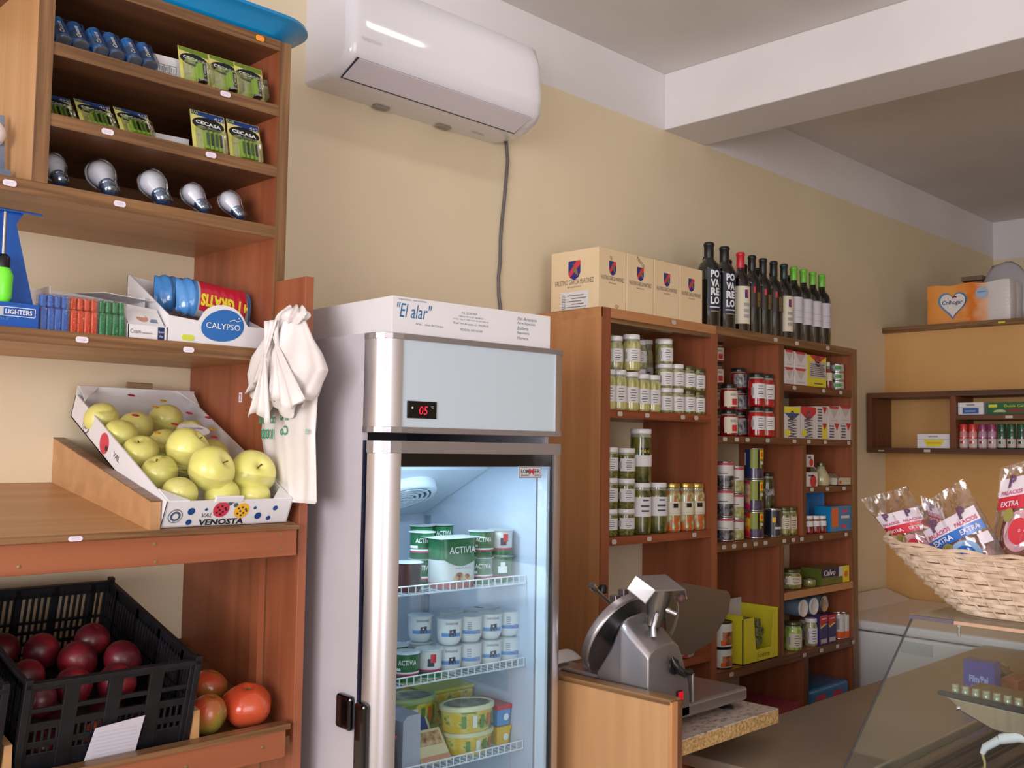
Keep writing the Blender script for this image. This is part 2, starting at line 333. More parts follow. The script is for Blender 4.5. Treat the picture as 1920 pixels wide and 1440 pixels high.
pillar(pl, 1.658, 1.834, [(.052, -.002)], 'corner_profile'); pillar(pr, 1.658, 1.834, [(.480, -.002)], 'corner_profile')
hb = MB()
full = [(-.0015, .0), (-.0025, -.018), (.0015, -.037), (.012, -.0505), (.028, -.0585), (.052, -.0615), (.480, -.0615), (.498, -.0595), (.5095, -.051), (.5155, -.036), (.5165, 0)]
for z0, z1 in ((1.834, 1.846), (1.646, 1.658)): hb.slab([(p[0], p[1], z0) for p in full], (0, 0, z1 - z0), 0)
hb.build('header_trim', [alu_x], FR, bevel=.0008)
b = MB(); b.box(.052, .480, -.057, -.001, 1.658, 1.834); b.build('header_panel', [P('grey blue glass panel', (200, 214, 226), .22, coat=.3)], FR)
b = MB(); b.box(.066, .140, -.0600, -.057, 1.676, 1.711); dp = b.build('display', [blackgl], FR, bevel=.001)
b = MB(); b.text('05', (.106, -.0603, 1.684), (1, 0, 0), (0, 0, 1), h=.017, w=.021, m=0, shear=.15, bold=-.012); b.build('digits', [P('red led', (255, 30, 60), .5, emit=(255, 20, 50), es=1.6)], dp)
b = MB(); b.text('°C', (.128, -.0603, 1.697), (1, 0, 0), (0, 0, 1), h=.005, m=0); b.lathe([(.0025, 0), (.0012, .0002), (.0, .0002)], 6, (.078, -.0603, 1.697), R=Matrix.Rotation(PI / 2, 3, 'X')); b.build('symbols', [P('display print', (220, 220, 225), .5)], dp)
# door
DR = MB()
DR.slab([(p[0], p[1], 1.605) for p in full[1:-1]], (0, 0, .025), 0)
door = DR.build('door', [alu_x], FR, bevel=.0008)
DR = MB(); DR.slab([(p[0], p[1], .06) for p in full[1:-1]], (0, 0, .03), 0); DR.build('door_rail', [alu_x], door, bevel=.0008)
def dpart(b, nm, mats, **k): return b.build(nm, mats, door, **k)
b = MB(); b.slab([(p[0] + .001, p[1], .09) for p in pl[1:] + [(.052, -.008)]], (0, 0, 1.515)); dpart(b, 'door_profile', [alu], smooth=True)
b = MB(); b.slab([(p[0], p[1], .09) for p in pr[:-1] + [(.480, -.008)]], (0, 0, 1.515)); dpart(b, 'door_profile', [alu], smooth=True)
b = MB(); b.box(.052, .474, -.0560, -.052, 1.578, 1.605); b.box(.472, .480, -.0560, -.052, .09, 1.605); dpart(b, 'black_border', [blackgl])
b = MB(); b.box(.052, .472, -.0545, -.0525, .09, 1.580); dpart(b, 'glass_pane', [clear('fridge glass', (240, 248, 252), .14, .03, .008)])
b = MB(); b.box(.001, .010, -.0085, -.0005, .06, 1.63); b.box(.012, .046, -.010, -.0005, .06, 1.60); dpart(b, 'gasket', [P('dark blue gasket', (24, 28, 52), .5)])
b = MB(); b.box(.465, .474, -.050, -.02, .12, 1.57); dpart(b, 'inner_frame', [fr_white])
b = MB(); b.box(-.012, .004, -.044, -.008, .55, 1.118); dpart(b, 'handle', [blackgl], bevel=.008, seg=3)
b = MB(); b.box(-.014, .001, .002, .056, 1.056, 1.124); b.build('lock_plate', [blackgl], FR, bevel=.009, seg=3)
b = MB(); b.box(.371, .439, -.0585, -.0562, 1.553, 1.579, 0); b.box(.374, .436, -.0590, -.0585, 1.556, 1.576, 1)
b.text('ROM', (.3765, -.0593, 1.563), (1, 0, 0), (0, 0, 1), h=.0095, w=.024, m=2, al='l', bold=.02); b.text('ER', (.4345, -.0593, 1.563), (1, 0, 0), (0, 0, 1), h=.0095, w=.017, m=2, al='r', bold=.02)
b.text('M', (.4085, -.0593, 1.561), (1, 0, 0), (0, 0, 1), h=.013, w=.015, m=3, bold=.03); b.box(.377, .401, -.0593, -.0590, 1.558, 1.5605, 2); b.box(.417, .434, -.0593, -.0590, 1.558, 1.5605, 2)
dpart(b, 'badge', [P('badge frame', (150, 150, 158), .4, .2), P('badge plate', (206, 206, 212), .4), ink, P('badge red', (196, 60, 60), .5)])
# interior
b = MB(); b.slab([(.043, .17, 1.5995), (.043, .17, 1.566), (.043, .425, 1.445), (.043, .425, 1.5995)], (.434, 0, 0)); ev = b.build('evaporator_cover', [fr_white], FR, bevel=.003)
b = MB(); tilt = Matrix.Rotation(rad(-25.4), 3, 'X')
b.lathe([(.082, .002), (.082, -.016), (.076, -.022), (.066, -.022)], 32, (.300, .280, 1.512), R=tilt, caps=False)
for r in (.055, .042, .029, .016): b.lathe([(r + .006, -.020), (r + .006, -.023), (r, -.023), (r, -.020)], 28, (.300, .280, 1.512), R=tilt, caps=False)
for a in range(6):
    d = tilt @ Vector((math.cos(a * PI / 3), math.sin(a * PI / 3), 0)); o = Vector((.300, .280, 1.512)) + tilt @ Vector((0, 0, -.021)); b.tube([o, o + d * .07], .002, 5)
b.build('fan_grille', [fr_white], ev, smooth=True)
b = MB(); b.lathe([(.066, .0), (.066, .001)], 28, (.300, .280, 1.510), R=tilt); b.build('fan_recess', [P('dark recess', (50, 58, 66), .6)], ev)
b = MB(); b.slab([(.06, .015, 1.599), (.335, .015, 1.599), (.335, .06, 1.599), (.06, .06, 1.599)], (0, 0, -.012)); b.build('lamp', [P('fridge lamp', (240, 250, 255), .4, emit=(225, 242, 255), es=3.5)], FR, bevel=.004)
l = bpy.data.lights.new('fridge_lamp', 'AREA'); l.shape = 'RECTANGLE'; l.size = .26; l.size_y = .04; l.energy = 1.1; l.color = (.80, .92, 1)
o = bpy.data.objects.new('fridge_lamp', l); COL.objects.link(o); o.parent = FR; o.location = (.2, .04, 1.584)
wirem = P('white wire', (232, 238, 244), .4)
for zt in (1.325, 1.137, .950, .72, .5):
    b = MB(); z0 = zt - .018
    for z in (zt, z0): b.tube([(.046, .028, z), (.475, .028, z)], .0017, 6)
    for k in range(24):
        u = .050 + k * .0184; b.tube([(u, .028, zt), (u, .028, z0)], .0014, 5); b.tube([(u, .029, z0), (u, .425, z0)], .0013, 4)
    for v in (.10, .22, .34, .42): b.tube([(.046, v, z0 - .002), (.475, v, z0 - .002)], .0016, 5)
    b.build('wire_shelf', [wirem], FR, smooth=True)
b = MB()
for v in (.40,):
    b.box(.043, .047, v, v + .018, .2, 1.44); b.box(.473, .4775, v, v + .018, .2, 1.44)
b.build('shelf_rail', [P('rail grey', (150, 166, 180), .4, .4)], FR)
# box on top
BX = thing('bakery_box', 'long flat white cardboard bakery box with blue lettering on top of the fridge', 'box', FR.matrix_basis @ Vector((0, 0, 1.8465)), (0, 0, rad(-3.5)))
b = MB(); b.box(.034, .474, -.045, .36, .0002, .076); b.build('carton', [offwhite], BX, bevel=.001)
b = MB(); T = lambda s, x, z, h, w=None, m=0, al='c', sh=0: b.text(s, (x, -.0456, z), (1, 0, 0), (0, 0, 1), h=h, w=w, m=m, al=al, shear=sh)
T('PANADERIA - REPOSTERIA', .083, .069, .0032, .072, 1); T('"El alar"', .089, .034, .030, .088, 0, sh=.25); T('Arte...  sano del Campo', .128, .020, .0062, .072, 1, sh=.2)
T('R.S. 20.34199/P', .234, .056, .0045, .042, 1); T('Teléfonos: 999 912 395 - 980 884 334', .238, .049, .0034, .068, 1); T('C/ Felipe Vega, 27  34400 ALAR DEL REY (Palencia)', .238, .042, .0036, .098, 1)
T('"El alar" arte del campo, s.l. - PALENCIA', .238, .032, .0058, .098, 1, sh=.2); T('PEDIDOS: 979 133 047', .240, .020, .0050, .062, 1)
for i, t in enumerate(('Pan Artesano', 'Panes Especiales', 'Bolleria', 'Reposteria', 'Horeca')): b.text(t, (.372, -.0456, .058 - i * .0108), (1, 0, 0), (0, 0, 1), h=.0075, m=1, al='l', shear=.2)
b.build('lettering', [inkblue, inkgrey], BX)

# ================================================================ air conditioner and cable
AC = thing('air_conditioner', 'white wall-mounted air conditioner indoor unit above the fridge', 'air conditioner', (1.46, 0, 2.565))
prof = [(0, .0), (-.10, -.004), (-.135, .000), (-.190, .026), (-.205, .050), (-.207, .12), (-.200, .20), (-.180, .255), (-.14, .280), (-.08, .286), (0, .286)]
def acbody(u, v):
    return None
b = MB(); n = len(prof); xs = [0, .003, .012, .03, .06, .646, .677, .695, .704, .707]; sh = [.86, .93, .975, .995, 1, 1, .995, .975, .93, .86]
cy, cz = -.0, .14
vs = [(x, p[0] * s_, cz + (p[1] - cz) * (1 - (1 - s_) * .5)) for x, s_ in zip(xs, sh) for p in prof]
b.add(vs, [(i * n + j, i * n + j + 1, (i + 1) * n + j + 1, (i + 1) * n + j) for i in range(len(xs) - 1) for j in range(n - 1)], 0)
b.add([vs[j] for j in range(n)], [tuple(range(n))]); b.add([vs[(len(xs) - 1) * n + j] for j in range(n)], [tuple(range(n))[::-1]])
b.M = None
acm = P('glossy air conditioner plastic', (226, 224, 232), .12, coat=.5)
b.build('housing', [acm], AC, smooth=True)
def acp(t): # point on the slanted underside, t 0..1 from back to front
    a, c = Vector((0, -.133, .0)), Vector((0, -.200, .034)); return a.lerp(c, t)
b = MB(); off = Vector((0, -.0012, -.0022))
def acq(x0, x1, t0, t1, o, m=0, e0=0, e1=0):
    p = [acp(t0) + o, acp(t1) + o]; b.quad((x0, p[0].y, p[0].z), (x1, p[0].y, p[0].z), (x1 + e1, p[1].y, p[1].z), (x0 + e0, p[1].y, p[1].z), m)
acq(.022, .655, -.06, .99, off * .8); b.build('slot', [P('dark slot', (60, 56, 78), .6)], AC)
b = MB(); p0 = acp(.04); p1 = acp(.96)
b.slab([(.026, p0.y, p0.z - .003), (.649, p0.y, p0.z - .003), (.655, p1.y - .002, p1.z - .001), (.030, p1.y - .002, p1.z - .001)], (0, -.001, -.0022)); b.build('louver', [P('louver plastic', (222, 216, 226), .25)], AC)
b = MB(); b.text('MUNDOCLIMA', (.062, -.2085, .078), (1, 0, 0), (0, 0, 1), h=.009, w=.062, m=0); b.build('logo', [P('silver print', (190, 188, 196), .4)], AC)
b = MB()
for x in (.21, .44): b = MB(); b.box(x, x + .05, -.035, -.012, -.008, -.001); b.build('clip', [P('grey beige clip', (150, 142, 132), .5)], AC, bevel=.004)
b = MB(); b.box(.55, .60, -.055, -.053, -.0055, -.0035); b.build('label_strip', [P('grey strip', (170, 168, 176), .5)], AC)
b = MB(); pts = [(2.203, 2.60), (2.207, 2.560), (2.212, 2.526), (2.207, 2.47), (2.199, 2.387), (2.190, 2.32), (2.186, 2.267), (2.186, 2.20), (2.180, 2.148), (2.183, 2.09), (2.191, 2.049), (2.195, 1.9), (2.2, 1.2)]
b.tube([(x, -.007, z) for x, z in pts], .0052, 10)
tag(b.build('power_cable', [P('grey cable', (104, 98, 102), .45)], smooth=True), 'grey power cable running down the yellow wall from the air conditioner', 'cable')
ITEMS=[
 ('asparagus', 2.417, -0.252, 1.741, 0.027, 0.124, 'tall jar of pale spears, first from left, front row in top left bay', 'jar', 'tall jars of pale spears'),
 ('asparagus', 2.471, -0.252, 1.741, 0.027, 0.126, 'tall jar of pale spears, second from left, front row in top left bay', 'jar', 'tall jars of pale spears'),
 ('asparagus', 2.53, -0.252, 1.741, 0.0294, 0.123, 'tall jar of pale spears, third from left, front row in top left bay', 'jar', 'tall jars of pale spears'),
 ('asparagus', 2.588, -0.252, 1.741, 0.0288, 0.12, 'tall jar of pale spears, fourth from left, front row in top left bay', 'jar', 'tall jars of pale spears'),
 ('asparagus', 2.645, -0.252, 1.741, 0.0282, 0.12, 'tall jar of pale spears, fifth from left, front row in top left bay', 'jar', 'tall jars of pale spears'),
 ('artichoke', 2.711, -0.254, 1.741, 0.027, 0.082, 'short white-lidded white-labelled jar, first column, bottom level in top left bay', 'jar', 'short vegetable jars'),
 ('artichoke', 2.711, -0.254, 1.823, 0.027, 0.079, 'short white-lidded white-labelled jar, first column, second level in top left bay', 'jar', 'short vegetable jars'),
 ('artichoke', 2.775, -0.254, 1.741, 0.027, 0.084, 'short white-lidded white-labelled jar, second column, bottom level in top left bay', 'jar', 'short vegetable jars'),
 ('artichoke', 2.775, -0.254, 1.825, 0.027, 0.08, 'short white-lidded white-labelled jar, second column, second level in top left bay', 'jar', 'short vegetable jars'),
 ('olive_green', 2.839, -0.254, 1.741, 0.027, 0.082, 'short dark-lidded white-labelled jar, third column, bottom level in top left bay', 'jar', 'short vegetable jars'),
 ('olive_green', 2.839, -0.254, 1.823, 0.027, 0.079, 'short dark-lidded white-labelled jar, third column, second level in top left bay', 'jar', 'short vegetable jars'),
 ('olive_green', 2.896, -0.254, 1.741, 0.027, 0.08, 'short dark-lidded white-labelled jar, fourth column, bottom level in top left bay', 'jar', 'short vegetable jars'),
 ('olive_green', 2.896, -0.254, 1.821, 0.027, 0.078, 'short dark-lidded white-labelled jar, fourth column, second level in top left bay', 'jar', 'short vegetable jars'),
 ('asparagus_big', 2.534, -0.252, 1.868, 0.03, 0.115, 'largest jar of pale spears standing on the front row in top left bay', 'jar', ''),
 ('artichoke_tall', 2.45, -0.254, 1.866, 0.026, 0.105, 'tall jar at far left standing on the front row in top left bay', 'jar', ''),
 ('artichoke_tall', 2.653, -0.19, 1.741, 0.026, 0.143, 'dim jar low down behind the big spear jar in top left bay', 'jar', ''),
 ('artichoke_tall', 2.653, -0.19, 1.884, 0.026, 0.095, 'dim jar high up behind the big spear jar in top left bay', 'jar', ''),
 ('artichoke_tall', 2.772, -0.13, 1.741, 0.024, 0.254, 'jar in the back beside the wide green jar in top left bay', 'jar', ''),
 ('green_wide', 2.82, -0.17, 1.741, 0.03, 0.085, 'wide white-lidded green bean jar, bottom of its stack in top left bay', 'jar', ''),
 ('green_wide', 2.82, -0.17, 1.826, 0.03, 0.086, 'wide white-lidded green bean jar, middle of its stack in top left bay', 'jar', ''),
 ('green_wide', 2.819, -0.17, 1.912, 0.03, 0.088, 'wide white-lidded green bean jar, top of its stack in top left bay', 'jar', ''),
 ('artichoke', 2.711, -0.254, 1.902, 0.026, 0.079, 'short white-lidded jar, uppermost of the short jars in top left bay', 'jar', ''),
 ('capers', 2.433, -0.25, 1.353, 0.027, 0.084, 'short caper jar, bottom of the left stack of three in middle left bay', 'jar', 'stacked jars of capers'),
 ('capers', 2.433, -0.25, 1.437, 0.027, 0.095, 'short caper jar, middle of the left stack of three in middle left bay', 'jar', 'stacked jars of capers'),
 ('capers', 2.433, -0.25, 1.532, 0.027, 0.094, 'short caper jar, top of the left stack of three in middle left bay', 'jar', 'stacked jars of capers'),
 ('capers', 2.513, -0.25, 1.353, 0.03, 0.082, 'short caper jar, bottom of the right stack of three in middle left bay', 'jar', 'stacked jars of capers'),
 ('capers', 2.513, -0.25, 1.435, 0.03, 0.094, 'short caper jar, middle of the right stack of three in middle left bay', 'jar', 'stacked jars of capers'),
 ('capers', 2.513, -0.25, 1.529, 0.03, 0.095, 'short caper jar, top of the right stack of three in middle left bay', 'jar', 'stacked jars of capers'),
 ('gherkin', 2.591, -0.25, 1.353, 0.034, 0.162, 'tall jar of gherkins with large white label, left one in middle left bay', 'jar', ''),
 ('gherkin_big', 2.591, -0.25, 1.515, 0.034, 0.171, 'largest gherkin jar, green and black label, on another jar in middle left bay', 'jar', ''),
 ('gherkin', 2.677, -0.25, 1.353, 0.034, 0.161, 'tall jar of gherkins with large white label, right one in middle left bay', 'jar', ''),
 ('pickles', 2.754, -0.252, 1.353, 0.03, 0.158, 'gold-lidded jar of mixed orange and white pickles, left of the three in middle left bay', 'jar', 'jars of mixed pickles'),
 ('pickles', 2.83, -0.252, 1.353, 0.03, 0.157, 'gold-lidded jar of mixed orange and white pickles, middle of the three in middle left bay', 'jar', 'jars of mixed pickles'),
 ('pickles', 2.893, -0.252, 1.353, 0.03, 0.156, 'gold-lidded jar of mixed orange and white pickles, right of the three in middle left bay', 'jar', 'jars of mixed pickles'),
 ('red_cream', 3.193, -0.13, 1.672, 0.03, 0.095, 'red jar at the far left edge, bottom of its stack in red jar bay', 'jar', ''),
 ('red_cream', 3.193, -0.13, 1.767, 0.03, 0.095, 'red jar at the far left edge, second of its stack in red jar bay', 'jar', ''),
 ('red_cream', 3.193, -0.13, 1.862, 0.03, 0.083, 'red jar at the far left edge, third of its stack in red jar bay', 'jar', ''),
 ('red_cream', 3.193, -0.13, 1.945, 0.03, 0.078, 'red jar at the far left edge, top of its stack in red jar bay', 'jar', ''),
 ('red_cream', 3.096, -0.25, 1.672, 0.032, 0.094, 'red jar with cream berry label, lower of the front left stack in red jar bay', 'jar', ''),
 ('red_cream', 3.096, -0.25, 1.766, 0.032, 0.091, 'red jar with cream berry label, upper of the front left stack in red jar bay', 'jar', ''),
 ('red_silver', 3.269, -0.18, 1.672, 0.032, 0.095, 'dark jar with silver label, bottom of the stack of three in red jar bay', 'jar', ''),
 ('red_silver', 3.269, -0.18, 1.767, 0.032, 0.082, 'dark jar with silver label, middle of the stack of three in red jar bay', 'jar', ''),
 ('red_silver', 3.269, -0.18, 1.849, 0.032, 0.079, 'dark jar with silver label, top of the stack of three in red jar bay', 'jar', ''),
 ('pepper', 3.282, -0.25, 1.672, 0.0322, 0.112, 'jar of red peppers with wide white label, lower left one in red jar bay', 'jar', 'jars of red peppers'),
 ('pepper', 3.282, -0.25, 1.784, 0.0322, 0.124, 'jar of red peppers with wide white label, upper left one in red jar bay', 'jar', 'jars of red peppers'),
 ('pepper', 3.346, -0.25, 1.672, 0.0322, 0.112, 'jar of red peppers with wide white label, lower right one in red jar bay', 'jar', 'jars of red peppers'),
 ('pepper', 3.346, -0.25, 1.784, 0.0322, 0.123, 'jar of red peppers with wide white label, upper right one in red jar bay', 'jar', 'jars of red peppers'),
 ('carton_grey', 3.423, -0.285, 1.877, (0.065, 0.06), 0.062, 'small white carton with red corner, lower of the left pair on topmost right shelf', 'box', 'small white cartons'),
 ('carton_grey', 3.423, -0.285, 1.94, (0.065, 0.06), 0.067, 'small white carton with red corner, upper of the left pair on topmost right shelf', 'box', 'small white cartons'),
 ('carton_grey', 3.498, -0.285, 1.877, (0.088, 0.06), 0.064, 'small white carton with red corner, lower of the right pair on topmost right shelf', 'box', 'small white cartons'),
 ('carton_grey', 3.498, -0.285, 1.941, (0.088, 0.06), 0.064, 'small white carton with red corner, upper of the right pair on topmost right shelf', 'box', 'small white cartons'),
 ('carton_yellow', 3.592, -0.285, 1.877, (0.152, 0.07), 0.123, 'tall yellow and red carton, large dark lettering, on topmost right shelf', 'box', ''),
 ('sauce', 3.825, -0.25, 1.877, 0.017, 0.11, 'slim sauce bottle between the yellow carton and the tins on topmost right shelf', 'bottle', ''),
 ('tin', 3.899, -0.25, 1.877, 0.03, 0.037, 'silver tin, bottom of the stack of three on topmost right shelf', 'tin', ''),
 ('tin', 3.899, -0.25, 1.914, 0.03, 0.035, 'silver tin, middle of the stack of three on topmost right shelf', 'tin', ''),
 ('tin', 3.899, -0.25, 1.949, 0.03, 0.036, 'silver tin, top of the stack of three on topmost right shelf', 'tin', ''),
 ('carton_blue', 3.418, -0.285, 1.672, (0.118, 0.07), 0.119, 'tall carton with yellow and blue top on second right shelf', 'box', ''),
 ('carton_red', 3.542, -0.285, 1.672, (0.118, 0.07), 0.124, 'tall carton with red top, large lettering on second right shelf', 'box', ''),
 ('carton_yellowpatch', 3.666, -0.285, 1.672, (0.084, 0.06), 0.062, 'small carton with yellow patch on second right shelf', 'box', ''),
 ('carton_letters', 3.666, -0.285, 1.734, (0.085, 0.06), 0.066, 'small lettered carton on the yellow patch carton on second right shelf', 'box', ''),
 ('carton_letters', 3.761, -0.285, 1.672, (0.092, 0.06), 0.065, 'lower small carton of the middle pair on second right shelf', 'box', ''),
 ('carton_grey', 3.762, -0.285, 1.736, (0.092, 0.06), 0.069, 'upper small red-topped carton of middle pair on second right shelf', 'box', ''),
 ('carton_letters', 3.859, -0.285, 1.672, (0.092, 0.06), 0.068, 'lower small carton of the right-hand pair on second right shelf', 'box', ''),
 ('carton_grey', 3.86, -0.285, 1.74, (0.091, 0.06), 0.069, 'upper small red-topped carton of right-hand pair on second right shelf', 'box', ''),
 ('can_black', 3.079, -0.245, 1.303, 0.033, 0.084, 'black olive can, bottom of the left stack in olive can bay', 'can', 'cans of black olives'),
 ('can_black', 3.079, -0.245, 1.387, 0.033, 0.099, 'black olive can, middle of the left stack in olive can bay', 'can', 'cans of black olives'),
 ('can_black', 3.079, -0.245, 1.486, 0.033, 0.097, 'black olive can, top of the left stack in olive can bay', 'can', 'cans of black olives'),
 ('can_green', 3.16, -0.24, 1.303, 0.029, 0.075, 'can of green olives with pink rim, bottom of its stack in olive can bay', 'can', 'cans of green olives'),
 ('can_green', 3.16, -0.24, 1.378, 0.029, 0.091, 'can of green olives with pink rim, middle of its stack in olive can bay', 'can', 'cans of green olives'),
 ('can_green', 3.16, -0.24, 1.469, 0.029, 0.097, 'can of green olives with pink rim, top of its stack in olive can bay', 'can', 'cans of green olives'),
 ('can_sunr', 3.274, -0.245, 1.303, 0.035, 0.098, 'large can with grapes and sun label, bottom of its stack in olive can bay', 'can', 'cans with the sun label'),
 ('can_sunp', 3.274, -0.245, 1.401, 0.035, 0.116, 'large can with grapes and sun label, middle of its stack in olive can bay', 'can', 'cans with the sun label'),
 ('can_sun', 3.274, -0.245, 1.517, 0.035, 0.115, 'large can with grapes and sun label, top of its stack in olive can bay', 'can', 'cans with the sun label'),
 ('olive_dark', 3.484, -0.17, 1.303, 0.031, 0.093, 'dark green olive jar, lower one behind the sun cans in olive can bay', 'jar', ''),
 ('olive_dark', 3.484, -0.17, 1.396, 0.031, 0.143, 'dark green olive jar, upper one behind the sun cans in olive can bay', 'jar', ''),
 ('can_navy', 3.401, -0.247, 1.303, 0.032, 0.103, 'dark blue can with small orange badge in olive can bay', 'can', ''),
 ('olive_label', 3.475, -0.249, 1.303, 0.0258, 0.107, 'jar of green olives with cream label in olive can bay', 'jar', ''),
 ('olive_pink', 3.526, -0.249, 1.303, 0.0252, 0.107, 'jar of green olives with pink label in olive can bay', 'jar', ''),
 ('carton_flower', 3.585, -0.285, 1.487, (0.086, 0.05), 0.055, 'white box with red flower at the left on third right shelf', 'box', ''),
 ('carton_flower', 3.608, -0.275, 1.562, (0.053, 0.05), 0.049, 'narrow white box with red flower standing on another on third right shelf', 'box', ''),
 ('jar_cream', 3.774, -0.245, 1.487, 0.032, 0.092, 'glass jar with cream contents on third right shelf', 'jar', ''),
 ('display_tray', 3.838, -0.285, 1.487, (0.112, 0.12), 0.075, 'low white cardboard display tray with clear sachets on third right shelf', 'tray', ''),
 ('blue_display', 3.756, -0.2, 1.303, (0.13, 0.1), 0.154, 'open light blue cardboard display box with white panel on fourth right shelf', 'box', ''),
 ('jam_small', 3.637, -0.262, 1.303, 0.019, 0.07, 'tiny jar with white cap and red contents, left of the three on fourth right shelf', 'jar', 'tiny red jars'),
 ('jam_small', 3.692, -0.262, 1.303, 0.019, 0.068, 'tiny jar with white cap and red contents, middle of the three on fourth right shelf', 'jar', 'tiny red jars'),
 ('jam_small', 3.744, -0.262, 1.303, 0.019, 0.066, 'tiny jar with white cap and red contents, right of the three on fourth right shelf', 'jar', 'tiny red jars'),
 ('cookie_pack', 3.776, -0.285, 1.303, (0.175, 0.07), 0.101, 'bright blue pack with orange figure patch on fourth right shelf', 'packet', ''),
 ('can_meat', 3.061, -0.24, 0.868, 0.042, 0.071, 'food-labelled tub, lower of two beside yellow display box on lower middle shelf', 'tub', ''),
 ('can_meat', 3.061, -0.24, 0.939, 0.042, 0.088, 'food-labelled tub, upper of two beside yellow display box on lower middle shelf', 'tub', ''),
 ('yellow_display', 3.135, -0.285, 0.868, (0.24, 0.16), 0.2, 'yellow cardboard display box, cut-out front, on lower middle shelf', 'box', ''),
 ('olive_label', 3.548, -0.235, 1.097, 0.042, 0.075, 'larger jar of green vegetables at the left on fifth right shelf', 'jar', ''),
 ('olive_small', 3.66, -0.255, 1.097, 0.024, 0.033, 'small low jar of green vegetables on fifth right shelf', 'jar', ''),
 ('box_navy', 3.713, -0.2, 1.097, (0.114, 0.06), 0.055, 'dark blue box with white ovals behind the small jar on fifth right shelf', 'box', ''),
 ('box_tuna', 3.7, -0.285, 1.097, (0.229, 0.09), 0.066, 'long green and blue tuna pack, yellow end on fifth right shelf', 'box', ''),
 ('green_bright', 3.54, -0.25, 0.868, 0.034, 0.107, 'jar of bright green vegetables on sixth right shelf', 'jar', ''),
 ('artichoke', 3.755, -0.19, 0.868, 0.03, 0.082, 'white-lidded jar left of the dark blue cartons on sixth right shelf', 'jar', ''),
 ('artichoke', 3.666, -0.257, 0.868, 0.025, 0.106, 'white-lidded jar touching the dark blue cartons on sixth right shelf', 'jar', ''),
 ('carton_purple', 3.686, -0.285, 0.868, (0.062, 0.04), 0.114, 'slim purple and red carton, left of two on sixth right shelf', 'box', 'purple cartons'),
 ('carton_purple', 3.754, -0.285, 0.868, (0.064, 0.04), 0.11, 'slim purple and red carton, right of two on sixth right shelf', 'box', 'purple cartons'),
 ('can_white', 3.883, -0.262, 0.868, 0.0224, 0.104, 'white and orange can beside the purple cartons on sixth right shelf', 'can', ''),
 ('can_white', 3.927, -0.262, 0.868, 0.0218, 0.099, 'white and orange can at the right end on sixth right shelf', 'can', ''),
]
# ================================================================ jars, cans, cartons on the tall shelving
_mesh_cache = {}
glassy = lambda nm, c1, c2, sc, c3=None, lo=.35, hi=.65: noisy(nm, c1, c2, sc, .25, coat=1, lo=lo, hi=hi, c3=c3, detail=2)
C_ASP = glassy('pale spears in brine', (150, 150, 90), (216, 208, 140), (130, 130, 10), (190, 186, 120))
C_ART = glassy('artichokes in brine', (128, 130, 88), (196, 192, 146), (60, 60, 50))
C_OLG = glassy('green olives in brine', (96, 96, 44), (166, 158, 92), (70, 70, 60))
C_CAP = glassy('capers in brine', (62, 68, 30), (132, 128, 62), (150, 150, 150))
C_GHE = glassy('gherkins in brine', (50, 56, 18), (118, 114, 46), (50, 50, 22))
C_PIK = glassy('mixed pickles', (214, 84, 30), (206, 204, 160), (34, 34, 30), (150, 130, 70), lo=.40, hi=.60)
C_RED = glassy('dark red preserve', (96, 10, 20), (160, 26, 34), (30, 30, 30))
C_PEP = glassy('red peppers', (150, 16, 20), (196, 36, 34), (26, 26, 26))
C_DRK = glassy('dark olives', (26, 30, 16), (92, 92, 36), (60, 60, 50))
C_CRM = glassy('cream contents', (176, 168, 128), (206, 196, 156), (20, 20, 20))
C_BRT = glassy('bright green beans', (110, 150, 50), (196, 214, 120), (70, 70, 20))
glass_band = P('empty glass neck', (150, 156, 140), .08, coat=1)
lid_w = P('white metal lid', (232, 230, 232), .25, coat=.4); lid_d = P('dark lid', (26, 24, 26), .3, coat=.4); lid_g = P('gold lid', (206, 176, 96), .25, .9); lid_gl = P('greenish tin lid', (96, 96, 62), .3, .6)
lab = paper; labc = P('cream label', (222, 214, 190), .6); labs = noisy('silver label', (60, 62, 70), (190, 190, 196), (90, 90, 60), .4); labp = P('pinkish label', (216, 196, 176), .6)
redp = P('red print', (200, 44, 54), .5); grn = P('green print', (70, 140, 60), .5); yel = P('yellow print', (236, 220, 60), .5)
